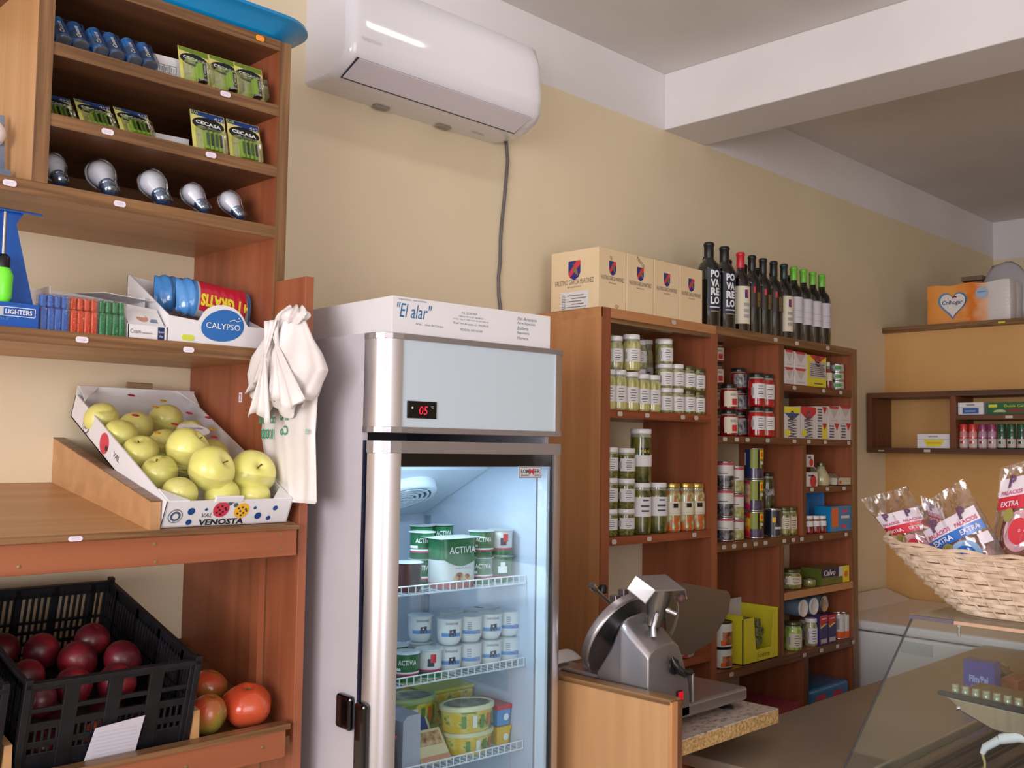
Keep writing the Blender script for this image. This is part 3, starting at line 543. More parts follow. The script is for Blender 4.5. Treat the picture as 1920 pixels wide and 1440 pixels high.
# kind: contents, lid, label, label z0,z1 (fraction), shoulder, print
JK = {
 'asparagus': (C_ASP, lid_w, lab, .20, .60, 1, 'lines'), 'asparagus_big': (C_ASP, lid_w, lab, .24, .60, 1, 'lines'), 'artichoke': (C_ART, lid_w, lab, .10, .66, 1, 'lines'),
 'artichoke_tall': (C_ART, lid_w, lab, .22, .62, 1, 'lines'), 'green_wide': (C_BRT, lid_w, lab, .12, .70, 0, 'lines'), 'olive_green': (C_OLG, lid_gl, lab, .12, .70, 1, 'lines'),
 'capers': (C_CAP, lid_w, lab, .24, .66, 0, 'lines'), 'gherkin': (C_GHE, lid_w, lab, .34, .72, 1, 'lines2'), 'gherkin_big': (C_GHE, lid_w, lab, .30, .52, 0, 'mini'),
 'pickles': (C_PIK, lid_g, labc, .34, .62, 1, 'oval'), 'red_cream': (C_RED, lid_d, labc, .12, .72, 1, 'berry'), 'red_silver': (C_RED, lid_d, labs, .10, .72, 1, None),
 'pepper': (C_PEP, lid_d, lab, .24, .68, 1, 'lines'), 'olive_dark': (C_DRK, lid_d, labs, .38, .56, 1, None), 'olive_label': (C_OLG, lid_gl, labc, .24, .64, 1, 'lines'),
 'olive_pink': (C_OLG, lid_gl, labp, .22, .66, 1, 'lines'), 'jar_cream': (C_CRM, lid_gl, None, 0, 0, 2, None), 'jam_small': (C_RED, lid_w, lab, .4, .7, 1, None),
 'olive_small': (C_OLG, lid_gl, None, 0, 0, 0, None), 'green_bright': (C_BRT, lid_gl, labc, .12, .60, 1, 'lines'), 'sauce': (C_RED, lid_w, labc, .3, .6, 2, None),
}
A0, A1_ = rad(-84), rad(60)
LO = rad(-45)
def make_jar(kind, r, h, root):
    cont, lid, lb, l0, l1, shd, pr = JK[kind]
    lh = min(.014, h * .16); bh = h - lh; rl = r * .97
    if shd == 1: pf = [(r * .90, 0), (r * .99, .004), (r, .008), (r, bh * .78), (r * .97, bh * .86), (r * .86, bh * .93), (r * .86, bh)]; rl = r * .92
    elif shd == 2: pf = [(r * .9, 0), (r, .006), (r, bh * .45), (r * .8, bh * .66), (r * .5, bh * .86), (r * .45, bh)]; rl = r * .5
    else: pf = [(r * .92, 0), (r, .006), (r, bh * .92), (r * .95, bh)]; rl = r * .98
    b = MB(); b.lathe(pf, 22, ms=[0] * (len(pf) - 2) + [1]); o = b.build('jar_body', [cont, glass_band], root, smooth=True)
    b = MB(); b.lathe([(rl, bh - .001), (rl * 1.02, bh + .001), (rl * 1.02, h - .002), (rl * .97, h - .0002), (rl * .6, h), (0, h)], 22); b.build('lid', [lid], root, smooth=True)
    if lb:
        b = MB(); q = r + .0006; z0, z1 = h * l0, h * l1; b.arc(q, z0, z1, A0, A1_, 16, 0); q2 = q + .0005
        if pr == 'lines':
            for i, (a, w, t) in enumerate(((.1, .5, .012), (.28, .7, .02), (.45, .5, .01), (.62, .6, .03), (.78, .4, .01))):
                zz = z1 - (z1 - z0) * (a + .06); b.arc(q2, zz - (z1 - z0) * .03, zz + (z1 - z0) * (.0 + t), rad(10 - 22 * w - 45), rad(10 + 40 * w - 45), 6, 1)
            b.arc(q2, z0 + (z1 - z0) * .2, z0 + (z1 - z0) * .75, rad(-48 - 45), rad(-30 - 45), 3, 2)
        if pr == 'lines2':
            b.arc(q2, z1 - (z1 - z0) * .2, z1 - (z1 - z0) * .12, rad(5 - 45), rad(40 - 45), 5, 1); b.arc(q2, z1 - (z1 - z0) * .5, z1 - (z1 - z0) * .4, rad(-5 - 45), rad(45 - 45), 5, 1); b.arc(q2, z1 - (z1 - z0) * .75, z1 - (z1 - z0) * .66, rad(-2 - 45), rad(44 - 45), 5, 1)
        if pr == 'mini':
            b.arc(q2, z1 - .002, z1 + .022, rad(-20 - 45), rad(50 - 45), 8, 3); b.arc(q2, z1 - .0, z1 + .006, rad(-62 - 45), rad(-20 - 45), 4, 4); b.textcyl('mini', q2 + .0006, z1 + .005, rad(16 - 45), .012, .03, 5)
        if pr == 'oval':
            b.arc(q2, z1 - (z1 - z0) * .45, z1 - (z1 - z0) * .12, rad(-4 - 45), rad(36 - 45), 6, 3); b.arc(q2, z0 + .006, z0 + .007, rad(-40 - 45), rad(60 - 45), 6, 2)
        if pr == 'berry':
            b.arc(q2, z0 + (z1 - z0) * .1, z0 + (z1 - z0) * .5, rad(10 - 45), rad(48 - 45), 6, 6); b.arc(q2, z0 + (z1 - z0) * .68, z0 + (z1 - z0) * .84, rad(0 - 45), rad(40 - 45), 6, 2)
        b.build('label', [lb, ink, P('faint print', (168, 164, 172), .6), blackgl, grn, yel, redp], root, smooth=True)
CK = {'can_black': ('dark olives can art', (28, 26, 34), (150, 146, 150)), 'can_green': ('green olives can art', (120, 124, 52), (190, 186, 110)), 'can_meat': ('brown food can art', (120, 60, 40), (180, 120, 80))}
tinm = P('tin rim', (196, 192, 190), .22, .9)
def make_can(kind, r, h, root):
    b = MB(); b.lathe([(r * .96, 0), (r, .0015), (r, .004), (r * .985, .005)], 22, m=0); b.build('rim', [tinm if kind != 'can_meat' else lid_d], root, smooth=True); b = MB(); b.lathe([(r * .985, h - .005), (r, h - .004), (r, h - .001), (r * .97, h), (r * .95, h - .002), (0, h - .002)], 22, m=0); b.build('rim', [tinm if kind != 'can_meat' else lid_d], root, smooth=True)
    q = r * .985; b = MB()
    art = {'can_black': noisy('olive can art', (24, 22, 30), (150, 146, 152), (60, 60, 60), .35, coat=.5, lo=.45, hi=.75), 'can_green': noisy('green olive can art', (110, 116, 48), (204, 198, 130), (55, 55, 55), .35, coat=.5),
           'can_sun': noisy('grape can art', (30, 22, 46), (80, 60, 100), (50, 50, 50), .3, coat=.5), 'can_navy': P('navy can', (20, 30, 48), .3, coat=.6), 'can_meat': noisy('stew art', (110, 50, 34), (200, 130, 84), (50, 50, 50), .4, coat=.4),
           'can_white': P('white can', (214, 210, 208), .35, coat=.4), 'tin': noisy('tin art', (120, 130, 120), (206, 210, 204), (40, 40, 60), .35, coat=.4)}[kind[:7] if kind.startswith('can_sun') else kind]
    if kind in ('can_black', 'can_green'):
        b.lathe([(q, .005), (q, h * .48)], 22, m=0, caps=False); b.lathe([(q, h * .48), (q, h * .86)], 22, m=1, caps=False); b.lathe([(q, h * .86), (q, h - .005)], 22, m=2, caps=False)
        b.arc(q + .0005, h * .55, h * .58, rad(-50 - 45), rad(10 - 45), 6, 3)
    elif kind.startswith('can_sun'):
        b.lathe([(q, .005), (q, h * .36)], 22, m=0, caps=False); b.lathe([(q, h * .36), (q, h - .005)], 22, m=4, caps=False)
        b.arc(q + .0004, .005, h - .005, rad(-170 - 45), rad(-38 - 45), 12, 5); b.arc(q + .0007, h * .45, h * .85, rad(-120 - 45), rad(-70 - 45), 6, 1); b.arc(q + .0004, h * .66, h * .92, rad(22 - 45), rad(52 - 45), 6, 6); b.arc(q + .0007, h * .72, h * .86, rad(29 - 45), rad(45 - 45), 4, 7)
        b.arc(q + .0004, h * .36, h * .95, rad(8 - 45), rad(20 - 45), 3, 8); b.arc(q + .0004, h * .36, h * .60, rad(40 - 45), rad(90 - 45), 5, 8); b.arc(q + .0007, h * .48, h * .58, rad(25 - 45), rad(48 - 45), 4, 1)
    elif kind == 'can_navy':
        b.lathe([(q, .005), (q, h - .005)], 22, m=0, caps=False); b.arc(q + .0005, h * .52, h * .70, rad(-18 - 45), rad(6 - 45), 4, 6); b.arc(q + .0005, h * .28, h * .36, rad(0 - 45), rad(50 - 45), 4, 1)
    elif kind == 'can_meat':
        b.lathe([(q, .005), (q, h - .005)], 22, m=1, caps=False); b.arc(q + .0005, h * .12, h * .62, rad(0 - 45), rad(70 - 45), 8, 0); b.arc(q + .0008, h * .1, h * .3, rad(-8 - 45), rad(16 - 45), 4, 7)
    elif kind == 'can_white':
        b.lathe([(q, .005), (q, h - .005)], 22, m=0, caps=False); b.arc(q + .0005, h * .05, h * .3, rad(-70 - 45), rad(90 - 45), 10, 7); b.arc(q + .0005, h * .4, h * .8, rad(-40 - 45), rad(-10 - 45), 4, 9)
    else:
        b.lathe([(q, .004), (q, h - .004)], 22, m=0, caps=False); b.arc(q + .0005, h * .3, h * .7, rad(-30 - 45), rad(20 - 45), 5, 10)
    b.build('label', [art, P('can white', (216, 214, 210), .4), P('can pink rim', (190, 70, 96), .4), ink, P('olive green label', (140, 150, 50), .4), {'can_sunp': noisy('pink white olive panel', (190, 40, 90), (206, 200, 150), (6, 6, 12), .4, lo=.45, hi=.55), 'can_sunr': noisy('red yellow panel', (200, 36, 40), (230, 190, 60), (8, 8, 16), .4, lo=.45, hi=.55)}.get(kind, P('navy label', (30, 44, 96), .4)), P('sun yellow', (246, 190, 40), .4), P('sun orange', (226, 96, 30), .4), P('dark aubergine', (28, 22, 38), .4), P('grey figure', (150, 150, 156), .5), grn], root, smooth=True)
cw = P('carton white', (222, 216, 216), .5); cg = P('carton grey', (196, 186, 182), .55); cred = P('carton red', (204, 50, 58), .45); cyl = P('carton yellow', (226, 212, 52), .45); cbl = P('carton blue', (52, 84, 150), .45)
clet = noisy('dark letter strokes', (66, 66, 80), (110, 108, 118), (60, 60, 60), .5)
def make_box(kind, w, d, h, root):
    b = MB(); M_ = [cw, cg, cred, cyl, cbl, clet, yel, inkblue, P('orange figure', (224, 116, 60), .5), P('cookie blue', (24, 128, 190), .35, coat=.4), P('tuna green', (92, 104, 40), .35, coat=.4), P('navy box', (26, 40, 80), .4), P('purple carton', (56, 46, 110), .4), P('pinkish red', (220, 70, 100), .4)]
    base = {'cookie_pack': 9, 'box_tuna': 10, 'box_navy': 11, 'carton_purple': 12, 'carton_yellow': 3}.get(kind, 0)
    b.box(0, w, 0, d, 0, h, base); f = -.0006
    def q(x0, x1, z0, z1, m, y=f): b.quad((x0 * w, y, z0 * h), (x1 * w, y, z0 * h), (x1 * w, y, z1 * h), (x0 * w, y, z1 * h), m)
    def tri(x0, x1, x2, z0, z1, m, y=f): b.poly([(x0 * w, y, z1 * h), (x1 * w, y, z0 * h), (x2 * w, y, z1 * h)], m)
    def left(y0, y1, z0, z1, m): b.quad((-.0006, y1 * d, z0 * h), (-.0006, y0 * d, z0 * h), (-.0006, y0 * d, z1 * h), (-.0006, y1 * d, z1 * h), m)
    if kind == 'carton_grey':
        tri(.0, .5, 1, .55, 1, 2); tri(.12, .5, .88, .3, .86, 1, f * 2); q(.2, .8, .14, .2, 1); left(0, 1, .5, 1, 1)
    elif kind in ('carton_blue', 'carton_red'):
        q(0, 1, .8, 1, 2 if kind == 'carton_red' else 6); tri(0, .5, 1, .55, .8, 2 if kind == 'carton_red' else 4)
        b.text('NWWN', (w * .78, f * 2.2, h * .36), (0, 0, 1), (-1, 0, 0), h=w * .56, w=h * .66, m=5, al='c', bold=.03)
        b.lathe([(w * .14, 0), (w * .08, 0)], 12, (w * .5, f * 2.4, h * .74), m=5, R=Matrix.Rotation(PI / 2, 3, 'X'), caps=False); q(.05, .35, .08, .26, 6, f * 2.6)
        left(0, 1, 0, 1, 1)
    elif kind == 'carton_yellow':
        q(.12, .98, .28, .8, 1); tri(.1, .55, 1, .74, 1, 2); q(.25, .9, .02, .26, 3)
        for k in range(7): z = .34 + k * .06; q(.16 + .03 * (k % 2), .94 - .05 * (k % 3), z, z + .028, 5, f * 2)
        b.lathe([(w * .14, 0), (w * .09, 0)], 14, (w * .55, f * 2, h * .82), m=5, R=Matrix.Rotation(PI / 2, 3, 'X'), caps=False); q(.35, .8, .08, .12, 5, f * 2); left(0, .9, 0, 1, 0)
    elif kind in ('carton_letters', 'carton_yellowpatch'):
        for k in range(5): z = .1 + k * .17; q(.08 + .04 * (k % 2), .5, z, z + .09, 5, f)
        if kind == 'carton_yellowpatch': q(.5, .98, .02, .8, 6)
        tri(.52, .75, .98, .55, 1, 2, f * 2)
    elif kind == 'carton_flower':
        b.lathe([(0, 0), (w * .3, 0)], 9, (w * .6, f, h * .36), m=2, R=Matrix.Rotation(PI / 2, 3, 'X')); q(.15, .6, .7, .82, 7)
    elif kind == 'cookie_pack':
        q(.04, .36, .18, .94, 8); q(.5, .9, .5, .62, 0); q(.55, .8, .74, .84, 13); q(.5, .75, .12, .24, 13)
    elif kind == 'box_tuna':
        q(0, .62, .45, 1, 11); b.text('Calvo', (w * .28, f * 2, h * .55), (1, 0, 0), (0, 0, 1), h=h * .34, w=w * .42, m=0, al='c', bold=.03, shear=.2); q(.62, .76, .4, 1, 0); q(.76, 1, 0, 1, 6); b.lathe([(0, 0), (h * .22, 0)], 12, (w * .88, f * 2, h * .5), m=8, R=Matrix.Rotation(PI / 2, 3, 'X'))
    elif kind == 'box_navy':
        for x in (.25, .7): b.lathe([(0, 0), (h * .28, 0)], 12, (w * x, f, h * .5), m=1, R=Matrix.Rotation(PI / 2, 3, 'X'))
    elif kind == 'carton_purple':
        q(0, 1, .78, 1, 2); tri(0, .1, 1, .62, .78, 2); tri(0, .1, 1, .56, .70, 6, f * .8); q(.2, .8, .86, .9, 0, f * 2); q(.1, .9, .05, .2, 1)
    b.build('printed_carton', M_, root, bevel=0)
def make_display(kind, w, d, h, root):
    if kind == 'display_tray':
        b = MB(); t = .002; b.box(0, w, 0, t, 0, .030); b.box(0, t, 0, d, 0, .030); b.box(w - t, w, 0, d, 0, .030); b.box(0, w, 0, d, 0, t); b.slab([(0, d - t, 0), (w, d - t, 0), (w, d - t, .04), (.2 * w, d - t, h)], (0, t, 0)); b.slab([(0, .03, .03), (0, d, .03), (0, d, h)], (t, 0, 0)); b.build('tray', [P('tray card', (206, 196, 176), .6)], root)
        b = MB(); b.quad((.01, -.0006, .006), (.03, -.0006, .006), (.03, -.0006, .02), (.01, -.0006, .02), 0); b.build('label', [P('sun orange', (226, 96, 30), .4)], root)
        for k in range(3):
            b = MB(); x = .02 + k * .03; b.slab([(x, .01, .004), (x + .022, .01, .004), (x + .022, .06, .045), (x, .06, .045)], (0, .008, 0)); b.build('sachet', [P('sachet foil', (170, 160, 136), .3, .3)], root, bevel=.003)
    elif kind == 'blue_display':
        bl = P('light blue card', (76, 140, 206), .5); b = MB(); t = .002; b.box(0, w, 0, t, 0, .02); b.box(0, w, d - t, d, 0, h); b.box(0, t, 0, d, 0, h * .9); b.box(w - t, w, 0, d, 0, h); b.box(0, w, 0, d, 0, t); b.build('carton', [bl], root)
        b = MB(); b.quad((.01, d - t - .001, h * .38), (w - .012, d - t - .001, h * .38), (w - .012, d - t - .001, h * .8), (.01, d - t - .001, h * .8)); b.build('white_panel', [paper], root)
    else:
        ym = P('yellow display card', (226, 214, 50), .5); b = MB(); t = .003
        b.box(0, t, 0, d, 0, h * .86, 0); b.box(w - t, w, 0, d, 0, h * .9, 0); b.box(0, w, d - t, d, 0, h, 1); b.box(0, w, 0, d, 0, t, 0)
        b.slab([(0, 0, 0), (w, 0, 0), (w, 0, h * .86), (w * .88, 0, h * .86), (w * .80, 0, h * .22), (w * .36, 0, h * .22), (w * .30, 0, h * .80), (0, 0, h * .80)], (0, t, 0), 0)
        b.box(t, t + .001, t, d - t, t, h * .84, 1); b.build('carton', [ym, P('card inside', (206, 204, 206), .6)], root)
        b = MB(); b.text('Joitra', (w * .56, -.0008, h * .05), (1, 0, 0), (0, 0, 1), h=h * .11, w=w * .36, m=0); b.build('lettering', [P('olive print', (90, 86, 30), .5)], root)
        b = MB(); b.slab([(w * .2, .02, .01), (w * .46, .02, .01), (w * .46, .02, h * .5), (w * .36, .02, h * .72), (w * .2, .02, h * .75)], (0, .003, 0)); b.build('inner_flap', [P('card inside', (206, 204, 206), .6)], root)
        for i, (x, z) in enumerate(((.55, .25), (.68, .25), (.60, .42), (.72, .42), (.64, .58))):
            b = MB(); b.tube([(w * x, .03, h * z + .012), (w * x, d - .03, h * z + .012)], .016, 12); b.build('packet', [noisy('green packet', (56, 60, 40), (150, 150, 110), (60, 60, 60), .25, coat=.6)], root, smooth=True)
_proto = {}
NM = {'asparagus': 'asparagus_jar', 'asparagus_big': 'asparagus_jar', 'artichoke': 'artichoke_jar', 'artichoke_tall': 'artichoke_jar', 'green_wide': 'green_bean_jar', 'olive_green': 'olive_jar', 'capers': 'caper_jar', 'gherkin': 'gherkin_jar',
      'gherkin_big': 'gherkin_jar', 'pickles': 'pickle_jar', 'red_cream': 'preserve_jar', 'red_silver': 'preserve_jar', 'pepper': 'pepper_jar', 'olive_dark': 'olive_jar', 'olive_label': 'olive_jar', 'olive_pink': 'olive_jar', 'jar_cream': 'glass_jar',
      'jam_small': 'jam_jar', 'olive_small': 'olive_jar', 'green_bright': 'green_bean_jar', 'sauce': 'sauce_bottle', 'tin': 'food_tin', 'can_meat': 'food_tub', 'cookie_pack': 'biscuit_packet', 'display_tray': 'display_tray', 'blue_display': 'display_box', 'yellow_display': 'display_box'}
for kind, x, y, z, r, h, label, cat, grp in ITEMS:
    hh = round(h, 3); key = (kind, str(r), hh)
    if key in _proto:
        o = copy_tree(_proto[key]); o.location = (x, y, z + .0003)
        for k_ in ('group',):
            if k_ in o: del o[k_]
    else:
        o = thing(NM.get(kind, 'food_can' if kind.startswith('can') else 'food_carton'), label, cat, (x, y, z + .0003))
        if isinstance(r, tuple):
            (make_display if 'display' in kind else make_box)(kind, r[0], r[1], hh - .0006, o)
        elif kind.startswith('can') or kind == 'tin': make_can(kind, r, hh - .0006, o)
        else: make_jar(kind, r, hh - .0006, o)
        _proto[key] = o
    o['label'] = label; o['category'] = cat
    if grp: o['group'] = grp
# tins lying on the jars
for i, (x, m) in enumerate(((3.614, lid_w), (3.697, lid_w), (3.778, tinm))):
    zb = {0: .982, 1: .982, 2: .983}[i]
    o = thing('food_can', ['can lying with its white end forward, left of the three above the jars', 'can lying with its white end forward, middle of three above the jars', 'can lying with its bare metal end forward above the jars'][i], 'can', (x, -.255, zb + .034), group='cans lying on the sixth right shelf')
    R = Matrix.Rotation(PI / 2, 3, 'X'); b = MB(); b.lathe([(.033, -.10), (.033, 0)], 22, R=R, m=0); b.build('label', [P('blue grey can art', (110, 130, 150), .35, coat=.5)], o, smooth=True)
    b = MB(); b.lathe([(.0335, -.004), (.0335, .001), (.031, .002), (.029, .0005), (0, .0005)], 22, R=R); b.build('end_cap', [m], o, smooth=True)
# blue packs and pink box on the lowest visible shelf
o = thing('kitchen_roll_pack', 'blue plastic wrapped pack with red patches on the lowest right shelf', 'packet', (3.60, -.285, .6005)); b = MB(); b.box(0, .33, 0, .2, 0, .105); b.build('wrap', [P('blue film wrap', (20, 116, 176), .25, coat=.6)], o, bevel=.018, seg=4)
b = MB()
for x in (.055, .19): b.slab([(x, -.0012, .03), (x + .075, -.0012, .03), (x + .075, -.0012, .078), (x, -.0012, .078)], (0, .001, 0)); squiggle(b, x + .037, -.0018, .054, .05, .012, 1)
b.build('patch', [P('pink red patch', (214, 66, 96), .4), P('blue print 2', (30, 60, 110), .5)], o)
b = MB(); b.box(2.99, 3.55, -.28, -.04, .6005, .672, 0); b.box(2.99, 3.55, -.2806, -.28, .6205, .6212, 1); b.box(3.35, 3.47, -.281, -.28, .63, .65, 1)
tag(b.build('cardboard_box', [P('dusky pink card', (176, 70, 90), .5), P('dark red print', (120, 40, 60), .5)]), 'long dusky pink box on the lowest shelf left of the blue pack', 'box')
b = MB(); b.lathe([(.05, 0), (.062, .004), (.066, .018), (.06, .021), (0, .022)], 20, (2.80, -.235, .9405)); o = b.build('meat_tray', [noisy('red white wrapped tray', (170, 60, 50), (214, 200, 196), (50, 50, 50), .4)], smooth=True); tag(o, 'small red and white tray behind the slicer plate', 'tray')

# ================================================================ wine boxes and bottles on top
cardm = noisy('cream wine carton', (232, 206, 166), (238, 214, 176), (4, 4, 4), .6)
shield = [(-.5, .5), (.5, .5), (.5, -.2), (.36, -.46), (0, -.62), (-.36, -.46), (-.5, -.2)]
def crest(b, o, ux, w, h, y, m0, m1, m2):
    o = Vector(o); ux = Vector(ux); uz = Vector((0, 0, 1)); nn = Vector(y)
    b.poly([o + ux * p[0] * w + uz * p[1] * h for p in shield], m0)
    q = [(.5, .5), (.14, .5), (-.5, -.2), (-.38, -.44)]; q = [(-.5, -.24), (-.36, -.46), (.5, .26), (.5, .5), (.2, .5)]
    b.poly([o + nn + ux * p[0] * w + uz * p[1] * h for p in q], m1)
    q = [(-.12, .02), (-.02, -.14), (.34, -.42), (.26, -.02), (.06, .16)]; b.poly([o + nn * 2 + ux * p[0] * w + uz * p[1] * h for p in q], m2)
    b.tube([o + nn * 2 + ux * .0 + uz * .1 * h, o + nn * 2 - ux * .1 * w + uz * .26 * h, o + nn * 2 + ux * .06 * w + uz * .36 * h, o + nn * 2 - ux * .12 * w + uz * .40 * h], .0009, 4, m2)
bw = [P('crest blue', (44, 46, 130), .5), P('crest red', (216, 60, 66), .5), P('crest bronze', (134, 112, 76), .5), P('carton print', (112, 96, 92), .6), paper, P('pen mark', (60, 50, 46), .6)]
names = ['cream wine carton nearest the fridge with a white address label', 'cream wine carton with handwritten TINTO, second from left', 'cream wine carton, third from left, no handwriting', 'cream wine carton, rightmost, touching the dark bottles']
for i, (x0, x1) in enumerate(((2.342, 2.475), (2.480, 2.616), (2.621, 2.757), (2.762, 2.892))):
    o = thing('wine_carton', names[i], 'box', ((x0 + x1) / 2, -.178, 2.0505), group='cream wine cartons'); w = (x1 - x0) / 2; y0 = -.098; H = .185
    b = MB(); b.box(-w, w, y0, .098, 0, H); b.build('carton', [cardm], o, bevel=.0012)
    b = MB(); crest(b, (.0, y0 - .0005, .128), (1, 0, 0), .034, .040, (0, -.0004, 0), 0, 1, 2)
    b.text('FAUSTINO GARCIA MARTINEZ', (0, y0 - .0008, .088), (1, 0, 0), (0, 0, 1), h=.013, w=.112, m=3); b.text('BODEGAS', (0, y0 - .0008, .078), (1, 0, 0), (0, 0, 1), h=.004, w=.036, m=3)
    if i == 0:
        q = -w - .0006; crest(b, (q, .0, .125), (0, -1, 0), .062 * .8, .054, (-.0004, 0, 0), 0, 1, 2)
        b.text('FAUSTINO GARCIA MARTINEZ', (q, 0, .078), (0, -1, 0), (0, 0, 1), h=.016, w=.158, m=3); b.text('BODEGAS', (q, 0, .068), (0, -1, 0), (0, 0, 1), h=.0048, w=.056, m=3)
        b.quad((q, .056, .002), (q, -.058, .002), (q, -.058, .056), (q, .056, .056), 4)
        for k in range(5): b.quad((q - .0004, .03 - .02 * (k % 2), .006 + k * .009), (q - .0004, -.05 + .01 * (k % 3), .006 + k * .009), (q - .0004, -.05 + .01 * (k % 3), .0085 + k * .009), (q - .0004, .03 - .02 * (k % 2), .0085 + k * .009), 3)
        for k in range(9): b.quad((q - .0004, .051, .004 + k * .005), (q - .0004, .035, .004 + k * .005), (q - .0004, .035, .0058 + k * .005), (q - .0004, .051, .0058 + k * .005), 3)
        b.text('OJ.', (-.012, y0 - .0008, .152), (1, 0, -.9), (.9, 0, 1), h=.012, m=5); b.text('Q1', (.022, y0 - .0008, .003), (1, 0, 0), (0, 0, 1), h=.012, m=5)
    if i == 1: b.text('TINTO', (-.004, y0 - .0008, .160), (1, 0, -.7), (.7, 0, 1), h=.011, m=5)
    b.build('print', bw, o)
wg = P('dark wine glass', (12, 14, 12), .06, coat=1); wgr = P('dark plum glass', (26, 10, 14), .08, coat=1)
def bottle(kind, x, y, label):
    r = .041 if kind == 'pov' else .0345; H = .302 if kind == 'pov' else .293
    capm = {'pov': P('black capsule', (24, 24, 28), .4), 'red': P('red capsule', (200, 30, 50), .35), 'dark': P('black capsule', (24, 24, 28), .4), 'cream': P('dark green capsule', (24, 50, 44), .35), 'green': P('lime capsule', (110, 184, 60), .35), 'teal': P('teal capsule', (20, 62, 76), .35)}[kind]
    o = thing('wine_bottle', label, 'bottle', (x, y, 2.0512), group='wine bottles on the shelving')
    sh = .62 if kind != 'pov' else .66
    b = MB(); b.lathe([(r * .85, 0), (r, .004), (r, H * sh), (r * .97, H * (sh + .03)), (r * .80, H * (sh + .085)), (r * .50, H * (sh + .125)), (r * .39, H * (sh + .16)), (r * .37, H * .97), (r * .3, H * .985)], 26); b.build('glass_body', [wg if kind != 'red' else wgr], o, smooth=True)
    cr = r * .42; c0 = .80 if kind != 'green' else .815
    b = MB(); b.lathe([(cr, H * c0), (cr, H * .955), (cr * 1.1, H * .96), (cr * 1.1, H * .985), (cr * .9, H), (0, H)], 20); b.build('capsule', [capm], o, smooth=True)
    b = MB(); q = r + .0006
    if kind == 'pov':
        b.arc(q, .055, .205, rad(-62), rad(10), 14, 0)
        for t, z in (('PO', .172), ('VA', .140), ('RE', .109), ('LO', .078)): b.textcyl(t, q + .0008, z, rad(22 - 45), .027, .036, 1, bold=.05, tilt=0)
        b.arc(q + .0006, .066, .070, rad(-6 - 45), rad(50 - 45), 8, 1); b.arc(q + .0006, .052, .055, rad(-2 - 45), rad(44 - 45), 8, 2)
        b.build('label', [P('deep navy label', (16, 30, 54), .4), P('label white', (226, 226, 230), .5), P('label gold', (170, 140, 100), .5)], o, smooth=True)
    elif kind in ('red', 'cream'):
        b.arc(q, .028, .165, rad(-84), rad(30), 14, 0); crest_m = 1
        b.arc(q + .0006, .122, .152, rad(15 - 45), rad(38 - 45), 5, 1); b.arc(q + .0009, .128, .150, rad(28 - 45), rad(38 - 45), 3, 2)
        for z in (.092, .070, .05): b.arc(q + .0006, z, z + .012, rad(8 - 45), rad(48 - 45), 6, 3)
        b.build('label', [labc, bw[0], bw[1], P('faint print', (168, 164, 172), .6)], o, smooth=True)
    elif kind == 'green':
        b.arc(q, .068, .170, rad(-66 - 45), rad(84 - 45), 16, 0); b.arc(q + .0005, .116, .1175, rad(-50 - 45), rad(70 - 45), 10, 3); b.arc(q + .0005, .09, .092, rad(0 - 45), rad(60 - 45), 6, 3); b.arc(q + .0005, .135, .155, rad(52 - 45), rad(60 - 45), 2, 3)
        b.build('label', [P('lilac white label', (206, 202, 214), .5), bw[0], bw[1], P('faint print', (168, 164, 172), .6)], o, smooth=True)
    elif kind == 'dark':
        b.arc(q, .095, .175, rad(-50 - 45), rad(70 - 45), 14, 0); b.arc(q + .0006, .150, .172, rad(-4 - 45), rad(10 - 45), 3, 2); b.arc(q + .0006, .118, .152, rad(20 - 45), rad(46 - 45), 5, 1); b.arc(q + .0006, .098, .116, rad(20 - 45), rad(42 - 45), 5, 1)
        b.build('label', [P('dark brown label', (40, 22, 18), .35), P('bronze print', (110, 92, 52), .4), P('red crest print', (190, 50, 56), .4)], o, smooth=True)
    return o
for kind, x, y, l in (('pov', 2.992, -.235, 'large black bottle with tall white lettering, touching the cartons'), ('pov', 3.090, -.235, 'large black bottle with tall white lettering, second from the cartons'), ('red', 3.180, -.245, 'wine bottle with red capsule and cream label'),
    ('dark', 3.258, -.245, 'dark bottle with bronze print right beside the red-capped one'), ('dark', 3.335, -.245, 'dark bottle with bronze print, second after the red-capped one'), ('dark', 3.412, -.245, 'dark bottle with bronze print, third after the red-capped one'),
    ('cream', 3.488, -.245, 'dark-capped bottle with cream label left of the lime-capped ones'), ('green', 3.563, -.245, 'lime-capped bottle with white label, first from left, front row'), ('green', 3.638, -.245, 'lime-capped bottle with white label, second from left, front row'), ('green', 3.712, -.245, 'lime-capped bottle with white label, third from left, front row'), ('green', 3.786, -.245, 'lime-capped bottle with white label, rightmost of all'),
    ('dark', 3.172, -.105, 'dark bottle whose cap shows between the cartons and the large black bottle'), ('dark', 3.275, -.13, 'dark bottle in the back row behind the red-capped one'), ('dark', 3.40, -.12, 'dark bottle in the back row, second'), ('dark', 3.50, -.12, 'dark bottle in the back row, third'), ('teal', 3.62, -.12, 'bottle with dark teal capsule in the back row'), ('dark', 3.73, -.13, 'dark bottle behind the lime-capped ones')):
    bottle(kind, x, y, l)
